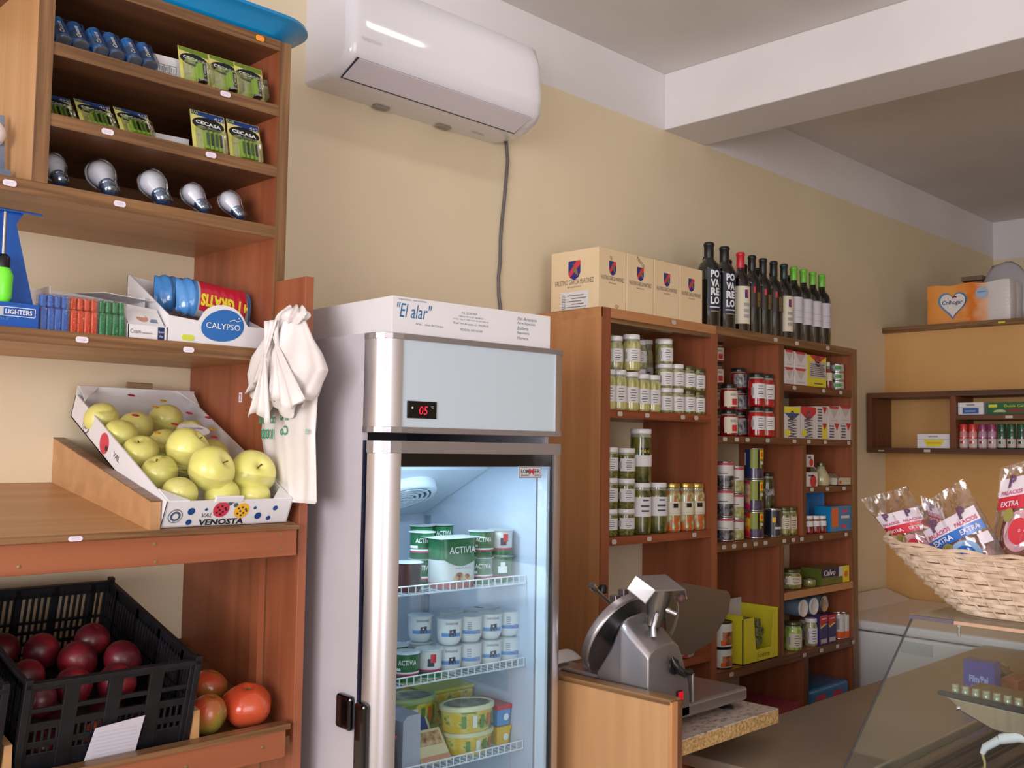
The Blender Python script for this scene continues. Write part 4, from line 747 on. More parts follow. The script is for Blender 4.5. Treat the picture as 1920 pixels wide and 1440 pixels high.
# ================================================================ goods on the left shelving
film = clear('clear film', (255, 255, 255), .35, .08, .05, bump=.5, bs=60)
blister = clear('blister plastic', (250, 252, 255), .5, .05, .06)
def tiltM(t): return Matrix.Rotation(-t, 4, 'X')      # leans the top back towards the wall (+Y)
card_y = noisy('yellow green card', (206, 206, 90), (236, 222, 150), (6, 6, 30), .35, coat=.4)
card_b = P('blue battery card', (56, 134, 214), .3, coat=.5)
cell_g = P('lime battery', (146, 190, 50), .2, .15, coat=.6); cell_k = P('black battery', (34, 38, 40), .25, .3, coat=.5); cell_b = P('blue battery', (74, 148, 222), .25, 0, coat=.6); cell_s = P('silver grey battery end', (120, 128, 140), .35, .4)
bwhite = P('battery print white', (240, 240, 236), .5)
def card_pack(name, label, x, y, z, w, h, tilt, kind, group=None, yaw=0):
    o = thing(name, label, 'battery pack', (x, y, z), (-tilt, 0, yaw), group)
    b = MB(); b.box(0, w, 0, .0012, 0, h, 0); b.build('card', [card_y if kind != 'D' else card_b], o)
    b = MB(); F = -.0006
    if kind in ('C', 'AAA'):
        c = (w * .5, h * .70); b.poly([(c[0] + w * .47 * math.cos(a), F, c[1] + h * .17 * math.sin(a)) for a in [2 * PI * k / 20 for k in range(20)]][::1], 0)
        b.quad((w * .02, F * .8, h * .9), (w * .98, F * .8, h * .84), (w * .98, F * .8, h * .99), (w * .02, F * .8, h * .99), 3 if kind == 'C' else 4)
        b.text('CECASA', (w * .5, F * 2, h * .67), (1, 0, -.06), (0, 0, 1), h=h * .085, w=w * .74, m=1, bold=.03); b.text('super alkaline', (w * .48, F * 2, h * .61), (1, 0, -.06), (0, 0, 1), h=h * .035, w=w * .5, m=1)
        if kind == 'AAA': b.text('AAA', (w * .12, F * 2, h * .91), (1, 0, 0), (0, 0, 1), h=h * .06, w=w * .2, m=2); b.text('4+2', (w * .82, F * 2, h * .86), (1, 0, 0), (0, 0, 1), h=h * .07, w=w * .26, m=1)
        else: b.text('C', (w * .12, F * 2, h * .91), (1, 0, 0), (0, 0, 1), h=h * .05, m=2)
        b.build('print', [P('card black', (26, 34, 40), .4), bwhite, P('card lime', (190, 214, 60), .4), P('card green band', (110, 140, 50), .4), P('card blue band', (36, 66, 130), .4)], o)
    if kind == 'C':
        b = MB(); b.tube([(w * .62, -.010, h * .05), (w * .62, -.010, h * .52)], .0105, 16, 0); b.lathe([(.0108, -.0006), (.0108, .004)], 16, (w * .62, -.010, h * .05), m=2)
        b.build('battery', [cell_g, cell_k, chrome], o, smooth=True)
        b = MB(); b.arc(.0112, h * .1, h * .5, rad(-10), rad(60), 6, 0, (w * .62, -.010, 0)); b.text('Cecasa', (w * .62 + .004, -.0215, h * .16), (0, 0, 1), (-1, 0, 0), h=.006, w=.026, m=1, al='l'); b.build('battery_label', [cell_k, bwhite], o)
    elif kind == 'AAA':
        for i in range(4):
            x0 = w * (.42 + .13 * i) - .004; b = MB(); b.tube([(x0, -.006, h * .06), (x0, -.006, h * .50)], .0046, 10, 0); b.lathe([(.0048, 0), (.0048, .003)], 10, (x0, -.006, h * .055), m=2)
            b.box(x0 - .0025, x0 + .0028, -.0112, -.0105, h * .14, h * .44, 1)
            b.build('battery', [cell_g, cell_k if i % 2 else P('battery olive', (70, 96, 60), .3), cell_g], o, smooth=True)
    elif kind == 'D':
        n = 2
        for i in range(n):
            x0 = w * (.25 + .48 * i); b = MB(); b.tube([(x0, -.0150, .012), (x0, -.0150, h * .90)], .0142, 18, 0); b.build('battery', [cell_b], o, smooth=True)
            b = MB(); b.lathe([(.0142, .0), (.0145, -.002), (.0132, -.003), (.0095, -.0024), (0, -.0024)], 18, (x0, -.0150, .012)); b.build('battery_end', [cell_s], o, smooth=True)
            b = MB(); b.arc(.0146, .016, h * .55, rad(-70), rad(70), 8, 0, (x0, -.0150, 0)); b.text('Cecasa', (x0 - .001, -.0300, h * .20), (0, 0, 1), (-1, 0, 0), h=.009, w=.040, m=1, al='l', bold=.03); b.build('battery_label', [P('grey blue battery wrap', (90, 112, 140), .25, .1, coat=.5), bwhite], o)
    b = MB(); b.box(w * .08, w * .95, -.024 if kind == 'C' else (-.0135 if kind == 'AAA' else -.0300), -.0008, h * .03, h * (.56 if kind != 'D' else .86)); b.build('blister', [blister], o, bevel=.003)
    return o
for i, x in enumerate((.702, .772, .840)):
    card_pack('battery_pack', ['pack of two large blue batteries touching the left divider', 'pack of two large blue batteries, middle of the three packs', 'pack of two large blue batteries beside the small white box'][i], x, -.318, 2.3555, .066, .084, rad(42), 'D', 'packs of large blue batteries')
for i, x in enumerate((.950, 1.018, 1.076)):
    card_pack('battery_pack', ['yellow green card with one fat battery, left of three on the top shelf', 'yellow green card with one fat battery, middle of three on the top shelf', 'yellow green card with one fat battery, right of three on the top shelf'][i], x, -.334 - .002 * i, 2.3550, .068, .086, rad(15), 'C', 'cards with one fat battery')
for i, x in enumerate((.982, 1.066)):
    card_pack('battery_pack', ['card of small batteries marked 4+2, left one on the second shelf', 'card of small batteries marked 4+2, right one against the panel'][i], x, -.334, 2.221, .078, .094, rad(14), 'AAA', 'upright 4+2 battery cards')
for i, (x, y) in enumerate(((.690, -.30), (.762, -.315), (.836, -.325))):
    card_pack('battery_pack', ['card of small green batteries leaning far back, in the dark corner by the divider', 'card of small green batteries leaning far back, middle of the row', 'card of small green batteries leaning far back, nearest the white box'][i], x, y, 2.2220, .070, .082, rad(36), 'AAA', 'leaning cards of small batteries')
def small_box(x, w, y, d, z, h, label, yaw=0):
    o = thing('cardboard_box', label, 'box', (x, y, z), (0, 0, yaw)); b = MB(); b.box(0, w, 0, d, 0, h); b.build('carton', [offwhite], o, bevel=.001)
    b = MB()
    for i in range(3):
        x0 = w * (.14 + .2 * i); z0 = h * .42; s_ = h * .26
        for q in ((0, s_, 0, .001), (0, s_, s_, s_ + .001), (0, .001, 0, s_), (s_ - .001, s_, 0, s_)): b.box(x0 + q[0], x0 + q[1], -.0005, 0, z0 + q[2], z0 + q[3])
        b.box(x0 + s_ * .3, x0 + s_ * .4, -.0005, 0, z0 + s_ * .2, z0 + s_ * .8); b.box(x0 + s_ * .6, x0 + s_ * .7, -.0005, 0, z0 + s_ * .2, z0 + s_ * .8)
    b.text('HANDLE WITH CARE', (w * .45, -.0006, h * .22), (1, 0, 0), (0, 0, 1), h=h * .08, w=w * .6, m=0); b.build('print', [P('grey box print', (120, 124, 134), .6)], o)
    return o
small_box(.908, .062, -.292, .10, 2.3545, .060, 'small white box with handling symbols behind the fat battery cards', rad(-6))
small_box(.914, .090, -.262, .10, 2.2205, .040, 'low white box with handling symbols beside the 4+2 cards', rad(-6))
# light bulbs in blister packs
glob = P('bulb white plastic', (228, 226, 232), .3, coat=.3); bsil = P('bulb silver blue base', (150, 176, 206), .12, .95)
for i, (x, y, rl, yw) in enumerate(((.734, -.262, .0235, 6), (.822, -.275, .0265, 8), (.925, -.285, .0265, 10), (1.012, -.288, .0225, 24), (1.098, -.288, .0225, 22))):
    o = thing('light_bulb_pack', ['white bulb in blister pack nearest the divider, darkest of five', 'white round bulb in blister pack, second from the divider', 'white round bulb in blister pack, middle of the five', 'smaller white bulb in blister pack, fourth from the divider', 'smaller white bulb in blister pack next to the orange panel'][i], 'light bulb', (x, y, 2.0885), (0, 0, rad(yw)), 'bulbs in blister packs')
    b = MB(); b.slab([(-.040, -.050, .0003), (.044, -.050, .0003), (.044, .055, .018), (-.040, .055, .018)], (0, 0, .0012)); b.build('card', [noisy('navy card', (26, 36, 62), (60, 100, 160), (14, 14, 3), .35, coat=.4)], o)
    R = (Matrix.Rotation(rad(138), 3, 'X')); c = (0, .008, .061) if rl > .023 else (0, .006, .054); k = rl / .025
    pf = [(0, -.026), (.012, -.0235), (.020, -.016), (.0245, -.004), (.0245, .004), (.021, .014), (.0165, .022), (.0135, .030)]
    b = MB(); b.lathe([(r * k, z * k) for r, z in pf], 24, c, R=R, caps=False); b.build('globe', [glob], o, smooth=True)
    pf = [(.0140, .029), (.0140, .034), (.012, .036), (.0132, .039), (.012, .042), (.0132, .045), (.012, .048), (.0130, .051), (.010, .055), (.004, .058), (0, .058)]
    b = MB(); b.lathe([(r * k, z * k) for r, z in pf], 20, c, R=R, caps=False); b.build('screw_base', [bsil], o, smooth=True)
    b = MB(); q = R @ Vector((0, 0, 1)); n_ = R @ Vector((0, -1, 0)); squiggle(b, 0, c[1] - .0250 * k, c[2] + .003, .012, .002, 0); b.build('print', [P('grey box print', (120, 124, 134), .6)], o)
    pf = [(0, -.030), (.016, -.027), (.026, -.016), (.0285, 0), (.0265, .014), (.019, .030), (.017, .058), (.012, .062), (0, .062)]
    b = MB(); b.lathe([(r * k, z * k) for r, z in pf], 20, c, R=R, caps=False); b.build('blister', [blister], o, smooth=True)
# item cut by the picture's left edge
o = thing('blister_card', 'tall blue grey card standing left of the divider at the picture edge', 'packet', (.600, -.255, 2.0885), (rad(-8), 0, 0)); b = MB(); b.box(0, .048, 0, .002, 0, .145); b.box(0, .052, -.02, 0, 0, .03); b.build('card', [noisy('blue grey card', (80, 100, 130), (130, 140, 160), (8, 8, 8), .4)], o)
b = MB(); b.lathe([(0, -.02), (.015, -.018), (.022, -.006), (.022, .006), (.015, .018), (0, .02)], 16, (.024, -.012, .10)); b.build('globe', [glob], o, smooth=True)
# ---- shelf with lighters
o = thing('lighter_display', 'tall blue cardboard lighter display with LIGHTERS on its front', 'display', (.50, -.30, 1.8205)); DB = P('display blue', (16, 86, 178), .4, coat=.3)
b = MB(); b.box(0, .187, -.045, .0, 0, .045); b.build('carton', [DB], o, bevel=.001)
b = MB(); b.slab([(0, -.001, .04), (.194, -.001, .04), (.156, -.001, .195), (.168, -.001, .218), (0, -.001, .218)], (0, .002, 0)); b.build('back_card', [DB], o)
b = MB(); b.slab([(0, -.012, .215), (.198, -.012, .215), (.198, .012, .222), (0, .012, .222)], (0, 0, .003)); b.build('header_card', [DB], o)
b = MB(); F = -.0458
b.text('LIGHTERS', (.152, F, .024), (1, 0, 0), (0, 0, 1), h=.0085, w=.046, m=0, bold=.02)
for q in ((.126, .180, .020, .0212), (.126, .180, .0355, .0367), (.1795, .1807, .020, .0367)): b.box(q[0], q[1], F, F + .0006, q[2], q[3])
b.quad((.09, F, .020), (.126, F, .020), (.126, F, .0365), (.09, F, .0365), 1); b.text('REFILLABLE', (.108, F, .0125), (1, 0, 0), (0, 0, 1), h=.005, w=.055, m=2)
b.build('lettering', [bwhite, P('pale grey print', (190, 196, 206), .5), P('mid blue print', (96, 140, 200), .5)], o)
o = thing('gas_lighter', 'neon green gas lighter with black collar and metal rod at the picture edge', 'lighter', (.628, -.325, 1.8655)); b = MB(); b.lathe([(.012, 0), (.017, .01), (.018, .05), (.013, .062), (.008, .066)], 20); b.build('handle', [P('neon green plastic', (120, 250, 60), .3, coat=.4)], o, smooth=True)
b = MB(); b.lathe([(.012, .062), (.012, .082), (.006, .088)], 16); b.build('collar', [black], o, smooth=True); b = MB(); b.tube([(0, 0, .085), (0, 0, .165)], .0035, 10); b.build('rod', [chrome], o, smooth=True)
for i, (x, c, nm) in enumerate(((.692, (62, 122, 214), 'blue'), (.7465, (236, 84, 36), 'orange'), (.8005, (28, 146, 90), 'green'))):
    o = thing('lighter_pack', 'shrink-wrapped block of %s lighters between display and leaflet box' % nm, 'lighter pack', (x, -.338, 1.8205), group='blocks of lighters'); m = P(nm + ' lighter plastic', c, .25, coat=.5)
    for k in range(4):
        b = MB(); b.box(.0004 + k * .0128, .0124 + k * .0128, 0, .022, .0, .044); b.build('lighter', [m], o, bevel=.003)
        b = MB(); b.box(.0010 + k * .0128, .0118 + k * .0128, .004, .020, .0445, .068); b.build('lighter_top', [m], o, bevel=.003)
    b = MB(); b.box(-.0010, .0525, -.0015, .0235, .0002, .070); b.build('shrink_wrap', [clear('shrink wrap', (255, 255, 255), .5, .12, .06, bump=.9, bs=160)], o, bevel=.002)
o = thing('open_box', 'open white cardboard box standing behind the lighter blocks', 'box', (.735, -.14, 1.8205)); b = MB(); t = .002
b.box(0, .19, .03, .032, 0, .108); b.box(0, t, -.12, .03, 0, .095); b.box(.19 - t, .19, -.12, .03, 0, .095); b.box(0, .19, -.12, .03, 0, t); b.slab([(.07, -.06, .095), (.19, -.06, .085), (.20, -.14, .085), (.10, -.14, .092)], (0, 0, .001))
b.build('carton', [offwhite], o)
o = thing('leaflet_box', 'small white box with leaflets beside the green lighters', 'box', (.856, -.341, 1.8205)); b = MB(); t = .0015
b.box(0, .080, 0, t, 0, .028); b.box(0, t, 0, .11, 0, .03); b.box(.080 - t, .080, 0, .11, 0, .03); b.box(0, .080, .11 - t, .11, 0, .05); b.box(0, .080, 0, .11, 0, t); b.build('carton', [offwhite], o)
b = MB(); b.text('Cosm', (.004, -.0006, .011), (1, 0, 0), (0, 0, 1), h=.008, w=.022, m=0, al='l'); squiggle(b, .039, -.0006, .0125, .022, .004, 0); b.quad((.060, -.0005, .001), (.074, -.0005, .001), (.074, -.0005, .027), (.060, -.0005, .027), 1); b.text('Quick', (.067, -.0011, .015), (1, 0, 0), (0, 0, 1), h=.0045, w=.012, m=2); b.text('Zip', (.067, -.0011, .006), (1, 0, 0), (0, 0, 1), h=.0045, w=.008, m=2)
b.build('lettering', [ink, P('dark blue panel', (28, 48, 104), .5), bwhite], o)
b = MB(); b.slab([(.003, .004, .026), (.077, .004, .026), (.077, .045, .066), (.003, .045, .072)], (0, 0, .001), 0); b.lathe([(0, 0), (.012, 0)], 14, (.036, .020, .0442), m=1, R=Matrix.Rotation(rad(45), 3, 'X')); b.add([(.05, .012, .0358), (.066, .012, .0358), (.066, .020, .0435), (.05, .020, .0435)], [(0, 1, 2, 3)], 2); b.build('leaflet', [offwhite, P('skin print', (206, 150, 130), .5), P('blue grey print', (120, 140, 170), .5)], o)
# calypso tray with wipes
o = thing('wipes_tray', 'white cardboard tray with rounded front and blue oval emblem', 'tray', (.938, -.345, 1.8205)); b = MB(); t = .002
fr = [(0, 0), (.215, 0), (.215, .046), (.176, .046)] + [(.118 + .052 * math.cos(a), .046 + .040 * math.sin(a)) for a in [rad(d) for d in range(0, 181, 15)]][1:-1] + [(.062, .048), (0, .053)]
b.slab([(p[0], 0, p[1]) for p in fr], (0, t, 0)); b.slab([(0, .003, 0), (0, .003, .053), (0, .19, .155), (0, .20, .155), (0, .20, 0)], (t, 0, 0)); b.slab([(.213, .003, 0), (.213, .003, .046), (.213, .10, .08), (.213, .10, 0)], (t, 0, 0)); b.box(0, .215, 0, .20, 0, t)
b.slab([(0, .198, .0), (.215, .198, 0), (.215, .198, .13), (0, .198, .155)], (0, .002, 0)); b.build('carton', [offwhite], o)
b = MB(); cx, cz = .118, .043
b.poly([(cx + .048 * math.cos(a) * (1 - .10 * math.sin(a)) + .008 * math.sin(a), -.0006, cz + .034 * math.sin(a)) for a in [2 * PI * k / 28 for k in range(28)]], 0); b.text('CALYPSO', (cx, -.0012, cz - .008), (1, 0, 0), (0, 0, 1), h=.012, w=.078, m=1)
b.tube([(cx + .014, -.0014, cz + .010), (cx + .024, -.0014, cz + .014), (cx + .032, -.0014, cz + .011), (cx + .040, -.0014, cz + .014)], .0009, 4, 1); b.lathe([(.0018, 0), (0, 0)], 8, (cx + .036, -.0014, cz + .018), m=1, R=Matrix.Rotation(PI / 2, 3, 'X'))
b.build('print', [P('calypso blue', (44, 110, 186), .4), bwhite], o)
b = MB(); oct_tag(b, .040, .0115, -.0002, .026, .011); b.build('price_tag', [P('yellow sticker', (214, 224, 50), .5), tagink], o)
def pillow(w, h, t, n=18, m=8, seed=0, crimp=.12):
    def f(u, v):
        a = 2 * PI * u; x = (v - .5) * w; e = min(v, 1 - v) / crimp; k = 1 if e > 1 else (math.sin(e * PI / 2) * .92 + .08)
        return (x, math.sin(a) * t / 2 * k * abs(math.sin(a)) ** .0, math.cos(a) * h / 2 * (.78 + .22 * k) + .0)
    return f
for i, (px, py, pz, yw) in enumerate(((.128, .062, .098, 2), (.120, .135, .112, -4))):
    w = thing('wipes_packet', ['crinkled blue packet of wipes with upside-down +1 GRATIS band, front one', 'crinkled blue packet of wipes with +1 GRATIS band, rear one'][i], 'packet', (.938 + px, -.345 + py, 1.8205 + pz), (rad(-10), rad(5), rad(yw)), 'packets of wipes'); b = MB()
    rnd = random.Random(i + 3)
    def f(u, v, s=i):
        a = 2 * PI * u; x = (v - .5) * .178; e = min(v, 1 - v); k = min(1, .12 + e * 6); wob = .0022 * math.sin(v * 60 + u * 14 + s) * (1 if e < .2 else .2)
        return Vector((x, -math.sin(a) * (.024 * k + wob), -math.cos(a) * (.040 * (.82 + .18 * k) + wob)))
    b.grid(f, 26, 44, 0, wrap=True)
    for qi, fc in enumerate(b.f):
        vv = sum(b.v[j][0] for j in fc) / 4; b.m[qi] = 1 if -.045 < vv < .070 and sum(b.v[j][2] for j in fc) / 4 > -.030 else (2 if -.05 < vv < .075 else 0)
    b.build('wrapper', [P('wipes blue', (70, 140, 210), .2, coat=.8), P('wipes magenta red', (200, 26, 60), .2, coat=.8), P('wipes silver', (170, 180, 186), .2, coat=.8)], w, smooth=True)
    b = MB(); b.text('+1 GRATIS', (.012, -.0262, .006), (-1, 0, 0), (0, .15, -1), h=.027, w=.112, m=0, bold=.05); b.build('lettering', [P('wipes yellow', (236, 214, 60), .4)], w)
# ---- apple carton
sl = math.atan2(.212, .44)
AB = thing('apple_carton', 'tilted white fruit carton with ladybird prints on the middle shelf', 'carton', (.876, -.466, 1.4620), (sl, 0, 0)); b = MB(); t = .003; Wd, Ln, Hh = .268, .485, .054
b.box(0, Wd, 0, t, 0, Hh); b.box(0, Wd, Ln - t, Ln, 0, Hh + .02); b.box(0, t, 0, Ln, 0, Hh); b.box(Wd - t, Wd, 0, Ln, 0, Hh); b.box(0, Wd, 0, Ln, 0, t)
for x0, x1, xa in ((t, .045, 0), (Wd - t, Wd - .045, 1)): b.slab([(x0, .002, Hh), (x1, .002, Hh), (x0, .050, Hh)], (0, 0, .002)); b.slab([(x0, Ln - .002, Hh + .018), (x1, Ln - .002, Hh + .018), (x0, Ln - .045, Hh + .002)], (0, 0, .002))
b.build('carton', [offwhite], AB)
b = MB(); b.box(.095, .155, -.002, .004, Hh - .004, Hh + .009); b.box(.105, .165, Ln - .003, Ln + .004, Hh + .012, Hh + .033, 1); b.build('tab', [offwhite, P('brown card', (140, 112, 80), .7)], AB, bevel=.002)
b = MB(); F = -.0007; LR, LY, LK, LB = 0, 1, 2, 3
def dot(x, z, r, m, y=F, q=1.0): b.poly([(x + r * math.cos(a), y, z + r * q * math.sin(a)) for a in [2 * PI * k / 16 for k in range(16)]], m)
def bug(x, z, r, m, s=1):
    dot(x, z, r, m, F, 1.0); dot(x + s * r * .95, z + r * .75, r * .3, LB, F * .8)
    for dx, dz in ((-.5, .3), (.0, .45), (.45, .2), (-.2, -.05), (.25, -.3), (-.5, -.35), (.0, -.6), (.6, -.05)): dot(x + dx * r, z + dz * r, r * .13, LK, F * 2)
    b.tube([(x + s * r * 1.1, F, z + r * .9), (x + s * r * 1.5, F, z + r * 1.2)], .0005, 4, LB)
bug(.113, .035, .017, LR); bug(.158, .031, .0165, LY, -1)
for x, z, r in ((.052, .033, .0075), (.082, .036, .0032), (.186, .036, .0035), (.197, .018, .0075), (.232, .034, .0055), (.052, .010, .006), (.222, .012, .005)): dot(x, z, r, 4)
dot(.022, .024, .0145, LB, F); dot(.022, .024, .0128, 5, F * 1.5); dot(.022, .024, .0105, LB, F * 2); dot(.022, .024, .006, 5, F * 2.5)
b.text('VAL', (.086, F, .019), (1, 0, 0), (0, 0, 1), h=.0095, w=.022, m=LK, shear=.2); b.text('VENOSTA', (.120, F, .002), (1, 0, 0), (0, 0, 1), h=.013, w=.096, m=LK, bold=.04)
def left(x): pass
G = -.0007
def ldot(y, z, r, m, g=G): b.poly([(g, y - r * math.cos(a), z + r * math.sin(a)) for a in [2 * PI * k / 16 for k in range(16)]], m)
ldot(.400, .020, .018, LB, G); ldot(.400, .020, .015, 5, G * 1.5); ldot(.400, .020, .009, LB, G * 2); ldot(.30, .026, .022, LR, G); ldot(.285, .022, .006, LK, G * 2); b.text('VAL', (G, .235, .022), (0, -1, 0), (0, 0, 1), h=.012, w=.03, m=LK, shear=.2)
b.build('print', [P('ladybird red', (210, 60, 80), .5), P('ladybird yellow', (244, 186, 50), .5), P('print black', (36, 38, 46), .5), P('print slate', (84, 98, 120), .5), P('dot blue', (30, 74, 140), .4), offwhite], AB)
film_a = clear('apple film', (255, 255, 255), .30, .10, .05, bump=.35, bs=30)
MA = AB.matrix_basis.copy()
def A2W(u, v, w): return MA @ Vector((u, v, w))
b = MB()
def ff(u, v):
    return Vector((.006 + u * (Wd - .012), .02 + v * (Ln - .05), Hh + .012 + .007 * math.sin(u * 9 + v * 5) * math.sin(v * 17) + .013 * math.sin(PI * u) ** .5))
b.grid(ff, 26, 40); b.build('film', [film_a], AB, smooth=True)
b = MB(); rnd = random.Random(4)
for (u, v, m) in ((.10, .44, 0), (.12, .36, 1), (.14, .30, 0), (.08, .25, 1), (.20, .36, 0), (.23, .33, 0), (.21, .27, 1), (.13, .18, 0), (.09, .10, 0), (.05, .15, 2), (.16, .41, 1), (.24, .13, 0), (.06, .32, 0), (.19, .22, 0)):
    z = ff((u - .006) / (Wd - .012), (v - .02) / (Ln - .05)).z + .0015; r = .0085
    b.poly([(u + r * math.cos(a), v + r * .8 * math.sin(a), z) for a in [2 * PI * k / 12 for k in range(12)]], m)
    for dx, dy in ((-.4, .2), (.3, .4), (.1, -.4), (.5, -.1)): b.poly([(u + dx * r + r * .16 * math.cos(a), v + dy * r + r * .16 * math.sin(a), z + .0004) for a in [2 * PI * k / 6 for k in range(6)]], 3)
u, v = .155, .245; z = ff((u - .006) / (Wd - .012), (v - .02) / (Ln - .05)).z + .002
b.poly([(u + .034 * math.cos(a), v + .028 * math.sin(a), z + .003) for a in [2 * PI * k / 20 for k in range(20)]], 4); b.text('VENOSTA', (u, v + .008, z + .004), (-1, 0, 0), (0, -1, 0), h=.009, w=.042, m=5)
b.build('film_print', [P('ladybird red', (210, 60, 80), .5), P('ladybird yellow', (244, 186, 50), .5), P('ladybird green', (120, 130, 50), .5), P('print black', (36, 38, 46), .5), offwhite, P('dark blue panel', (28, 48, 104), .5)], AB)
apple_m = noisy('yellow green apple skin', (226, 222, 122), (204, 212, 100), (16, 16, 16), .3, coat=.3, lo=.4, hi=.75, c3=(232, 226, 136))
apple_d = P('apple stem hollow', (70, 74, 30), .7)
def apple(x, y, z, r, rot, label, seed):
    o = thing('apple', label, 'apple', (x, y, z), rot, 'yellow green apples'); b = MB(); pf = []
    for k in range(25):
        a = PI * k / 24; rr = math.sin(a) ** .92 if 0 < k < 24 else 0; zz = -math.cos(a)
        zz *= .90; top_ = max(0, zz - .55); rr *= 1.0 + .05 * zz
        pf.append((rr * r, zz * r - (max(0, 1 - rr / .42) ** 2) * (.34 if zz > 0 else -.16) * r))
    b.lathe(pf, 36, caps=False); rn = random.Random(seed)
    b.v = [(p[0] * (1 + .02 * math.cos(2.5 * math.atan2(p[1], p[0]) + seed)), p[1] * (1 + .02 * math.sin(5 * math.atan2(p[1], p[0]))), p[2]) for p in b.v]
    b.build('flesh', [apple_m], o, smooth=True)
    b = MB(); b.tube([(0, 0, r * .52), (.001, .001, r * .72), (.004, .002, r * .86)], [.0012, .001, .0016], 6); b.build('stem', [P('apple stem', (84, 64, 36), .7)], o, smooth=True)
    return o
apps = [(.905, .395, .036, 'apple under film in the rear left corner of the carton'), (.965, .36, .036, 'apple under film at the back centre'), (1.05, .40, .037, 'apple under film in the rear right corner'), (.915, .315, .036, 'apple under film, second down the left side'),
        (1.075, .325, .035, 'apple under film, second down the right side'), (.925, .235, .037, 'apple under film, third down the left side'), (1.0, .285, .034, 'apple under the printed film label'), (.93, .15, .036, 'apple under film, fourth down the left side'), (1.085, .235, .034, 'apple under film, third down the right side'),
        (1.01, .20, .034, 'apple under film hidden below the loose apples'), (1.08, .15, .034, 'apple under film in front of the right side'), (.935, .065, .034, 'apple under film in the front left corner'), (1.02, .055, .034, 'apple under film at the front centre behind the tab'), (1.088, .05, .033, 'apple under film beneath the front loose apple')]
for i, (x, v, r, l) in enumerate(apps):
    p = A2W(x - .878, v, .004 + r * .9); apple(p.x, p.y, p.z, r, (rad(-40 + 23 * (i % 4)), rad(20 * (i % 3) - 10), rad(40 * i)), l, i)
apple(.992, -.335, 1.606, .0445, (rad(35), rad(32), 0), 'loose apple lying uppermost on the pile, stem turned away', 31)
apple(1.000, -.418, 1.568, .0465, (rad(62), rad(24), rad(10)), 'loose apple with dark stem hollow facing right, touching the uppermost one', 32)
apple(1.093, -.415, 1.560, .0470, (rad(66), rad(-14), 0), 'loose apple at the right, stem hollow facing the shop', 33)
# ---- carrier bags
PB = thing('carrier_bags', 'bunch of white plastic carrier bags with green print hanging on the orange panel', 'bag', (1.115, -.455, 1.50)); bagm = noisy('white bag plastic', (226, 218, 216), (236, 230, 228), (10, 10, 10), .5, coat=.1)
def wall(rows, t, ph, nf=46, amp=.005, fn=7):
    b = MB(); n = len(rows)
    def f(u, v):
        k = v * (n - 1); i = min(int(k), n - 2); s_ = k - i; r0, r1 = rows[i], rows[i + 1]; z = r0[0] + (r1[0] - r0[0]) * s_; ya = r0[1] + (r1[1] - r0[1]) * s_; yb = r0[2] + (r1[2] - r0[2]) * s_; tt = r0[3] + (r1[3] - r0[3]) * s_
        a = 2 * PI * u; cy = (ya + yb) / 2; hw = abs(yb - ya) / 2; fold = amp * math.sin(fn * a + ph + 2.2 * v) + amp * .6 * math.sin(fn * 1.9 * a + 3 * v * 2 + ph)
        x = -(tt + fold) * math.cos(a); y = cy + (hw + fold * .4) * math.sin(a)
        return Vector((1.150 + max(min(x, .009 if y > -.482 else .05), -.08) - 1.115, y + .455, z - 1.50))
    b.grid(f, nf * 2, 40, wrap=True); return b
# rows: z, y-left(back), y-right(front), thickness
wall([(1.503, -.440, -.557, .003), (1.508, -.405, -.563, .006), (1.56, -.378, -.560, .006), (1.64, -.352, -.552, .012), (1.72, -.362, -.556, .014)], .02, .4, amp=.0022, fn=6).build('lower_bags', [bagm], PB, smooth=True)
b = wall([(1.688, -.395, -.53, .014), (1.718, -.350, -.575, .030), (1.765, -.338, -.608, .034), (1.80, -.352, -.585, .032), (1.835, -.395, -.550, .024), (1.868, -.432, -.523, .018)], .03, 1.3, amp=.0075, fn=5)
b.v = [(p[0] - .016, p[1], p[2] + (.016 * math.sin(p[1] * 70 + 1) if p[2] < .205 else 0)) for p in b.v]; b.build('upper_bags', [bagm], PB, smooth=True)
def fan(ya, yb, z0, zt, dx, ph):
    b = MB()
    def f(u, v):
        y = (-.472 + (u - .5) * .05) * v + (ya + (yb - ya) * u) * (1 - v); z = z0 + (zt - z0) * v + .012 * math.sin(u * 5 + ph) * (1 - v); x = dx + .006 * math.sin(u * 16 + ph) * (1 - v * .6) - .004
        return Vector((1.104 - x - 1.115, y + .455, z - 1.50))
    b.grid(f, 24, 12); return b
fan(-.400, -.480, 1.672, 1.868, .018, 0).build('handle_flap', [bagm], PB, smooth=True, solid=.0008); fan(-.485, -.590, 1.700, 1.868, .014, 2).build('handle_flap', [bagm], PB, smooth=True, solid=.0008); fan(-.350, -.430, 1.735, 1.868, .004, 4).build('handle_flap', [bagm], PB, smooth=True, solid=.0008)
b = MB()
def f(u, v):
    a = 2 * PI * u; z = 1.862 + .034 * v; r = .017 + .022 * math.sin(PI * min(1, v * .9 + .1)) ; k = 1 + .16 * math.sin(9 * a + v * 4)
    return Vector((.012 - r * .6 * k * math.cos(a), (-.487 - .016 * v) + r * 1.15 * k * math.sin(a) + .455, z - 1.50 + .004 * math.sin(6 * a)))
b.grid(f, 54, 8, wrap=True); b.poly([f(i / 54, 1) for i in range(54)]); b.build('gathered_top', [bagm], PB, smooth=True)
b = MB(); gx = .0195; U_ = (0, 1, 0)
def gt(s, y, z, h, w, m=0): b.text(s, (gx, y + .455, z - 1.50), U_, (0, 0, 1), h=h, w=w, m=m, bold=.02)
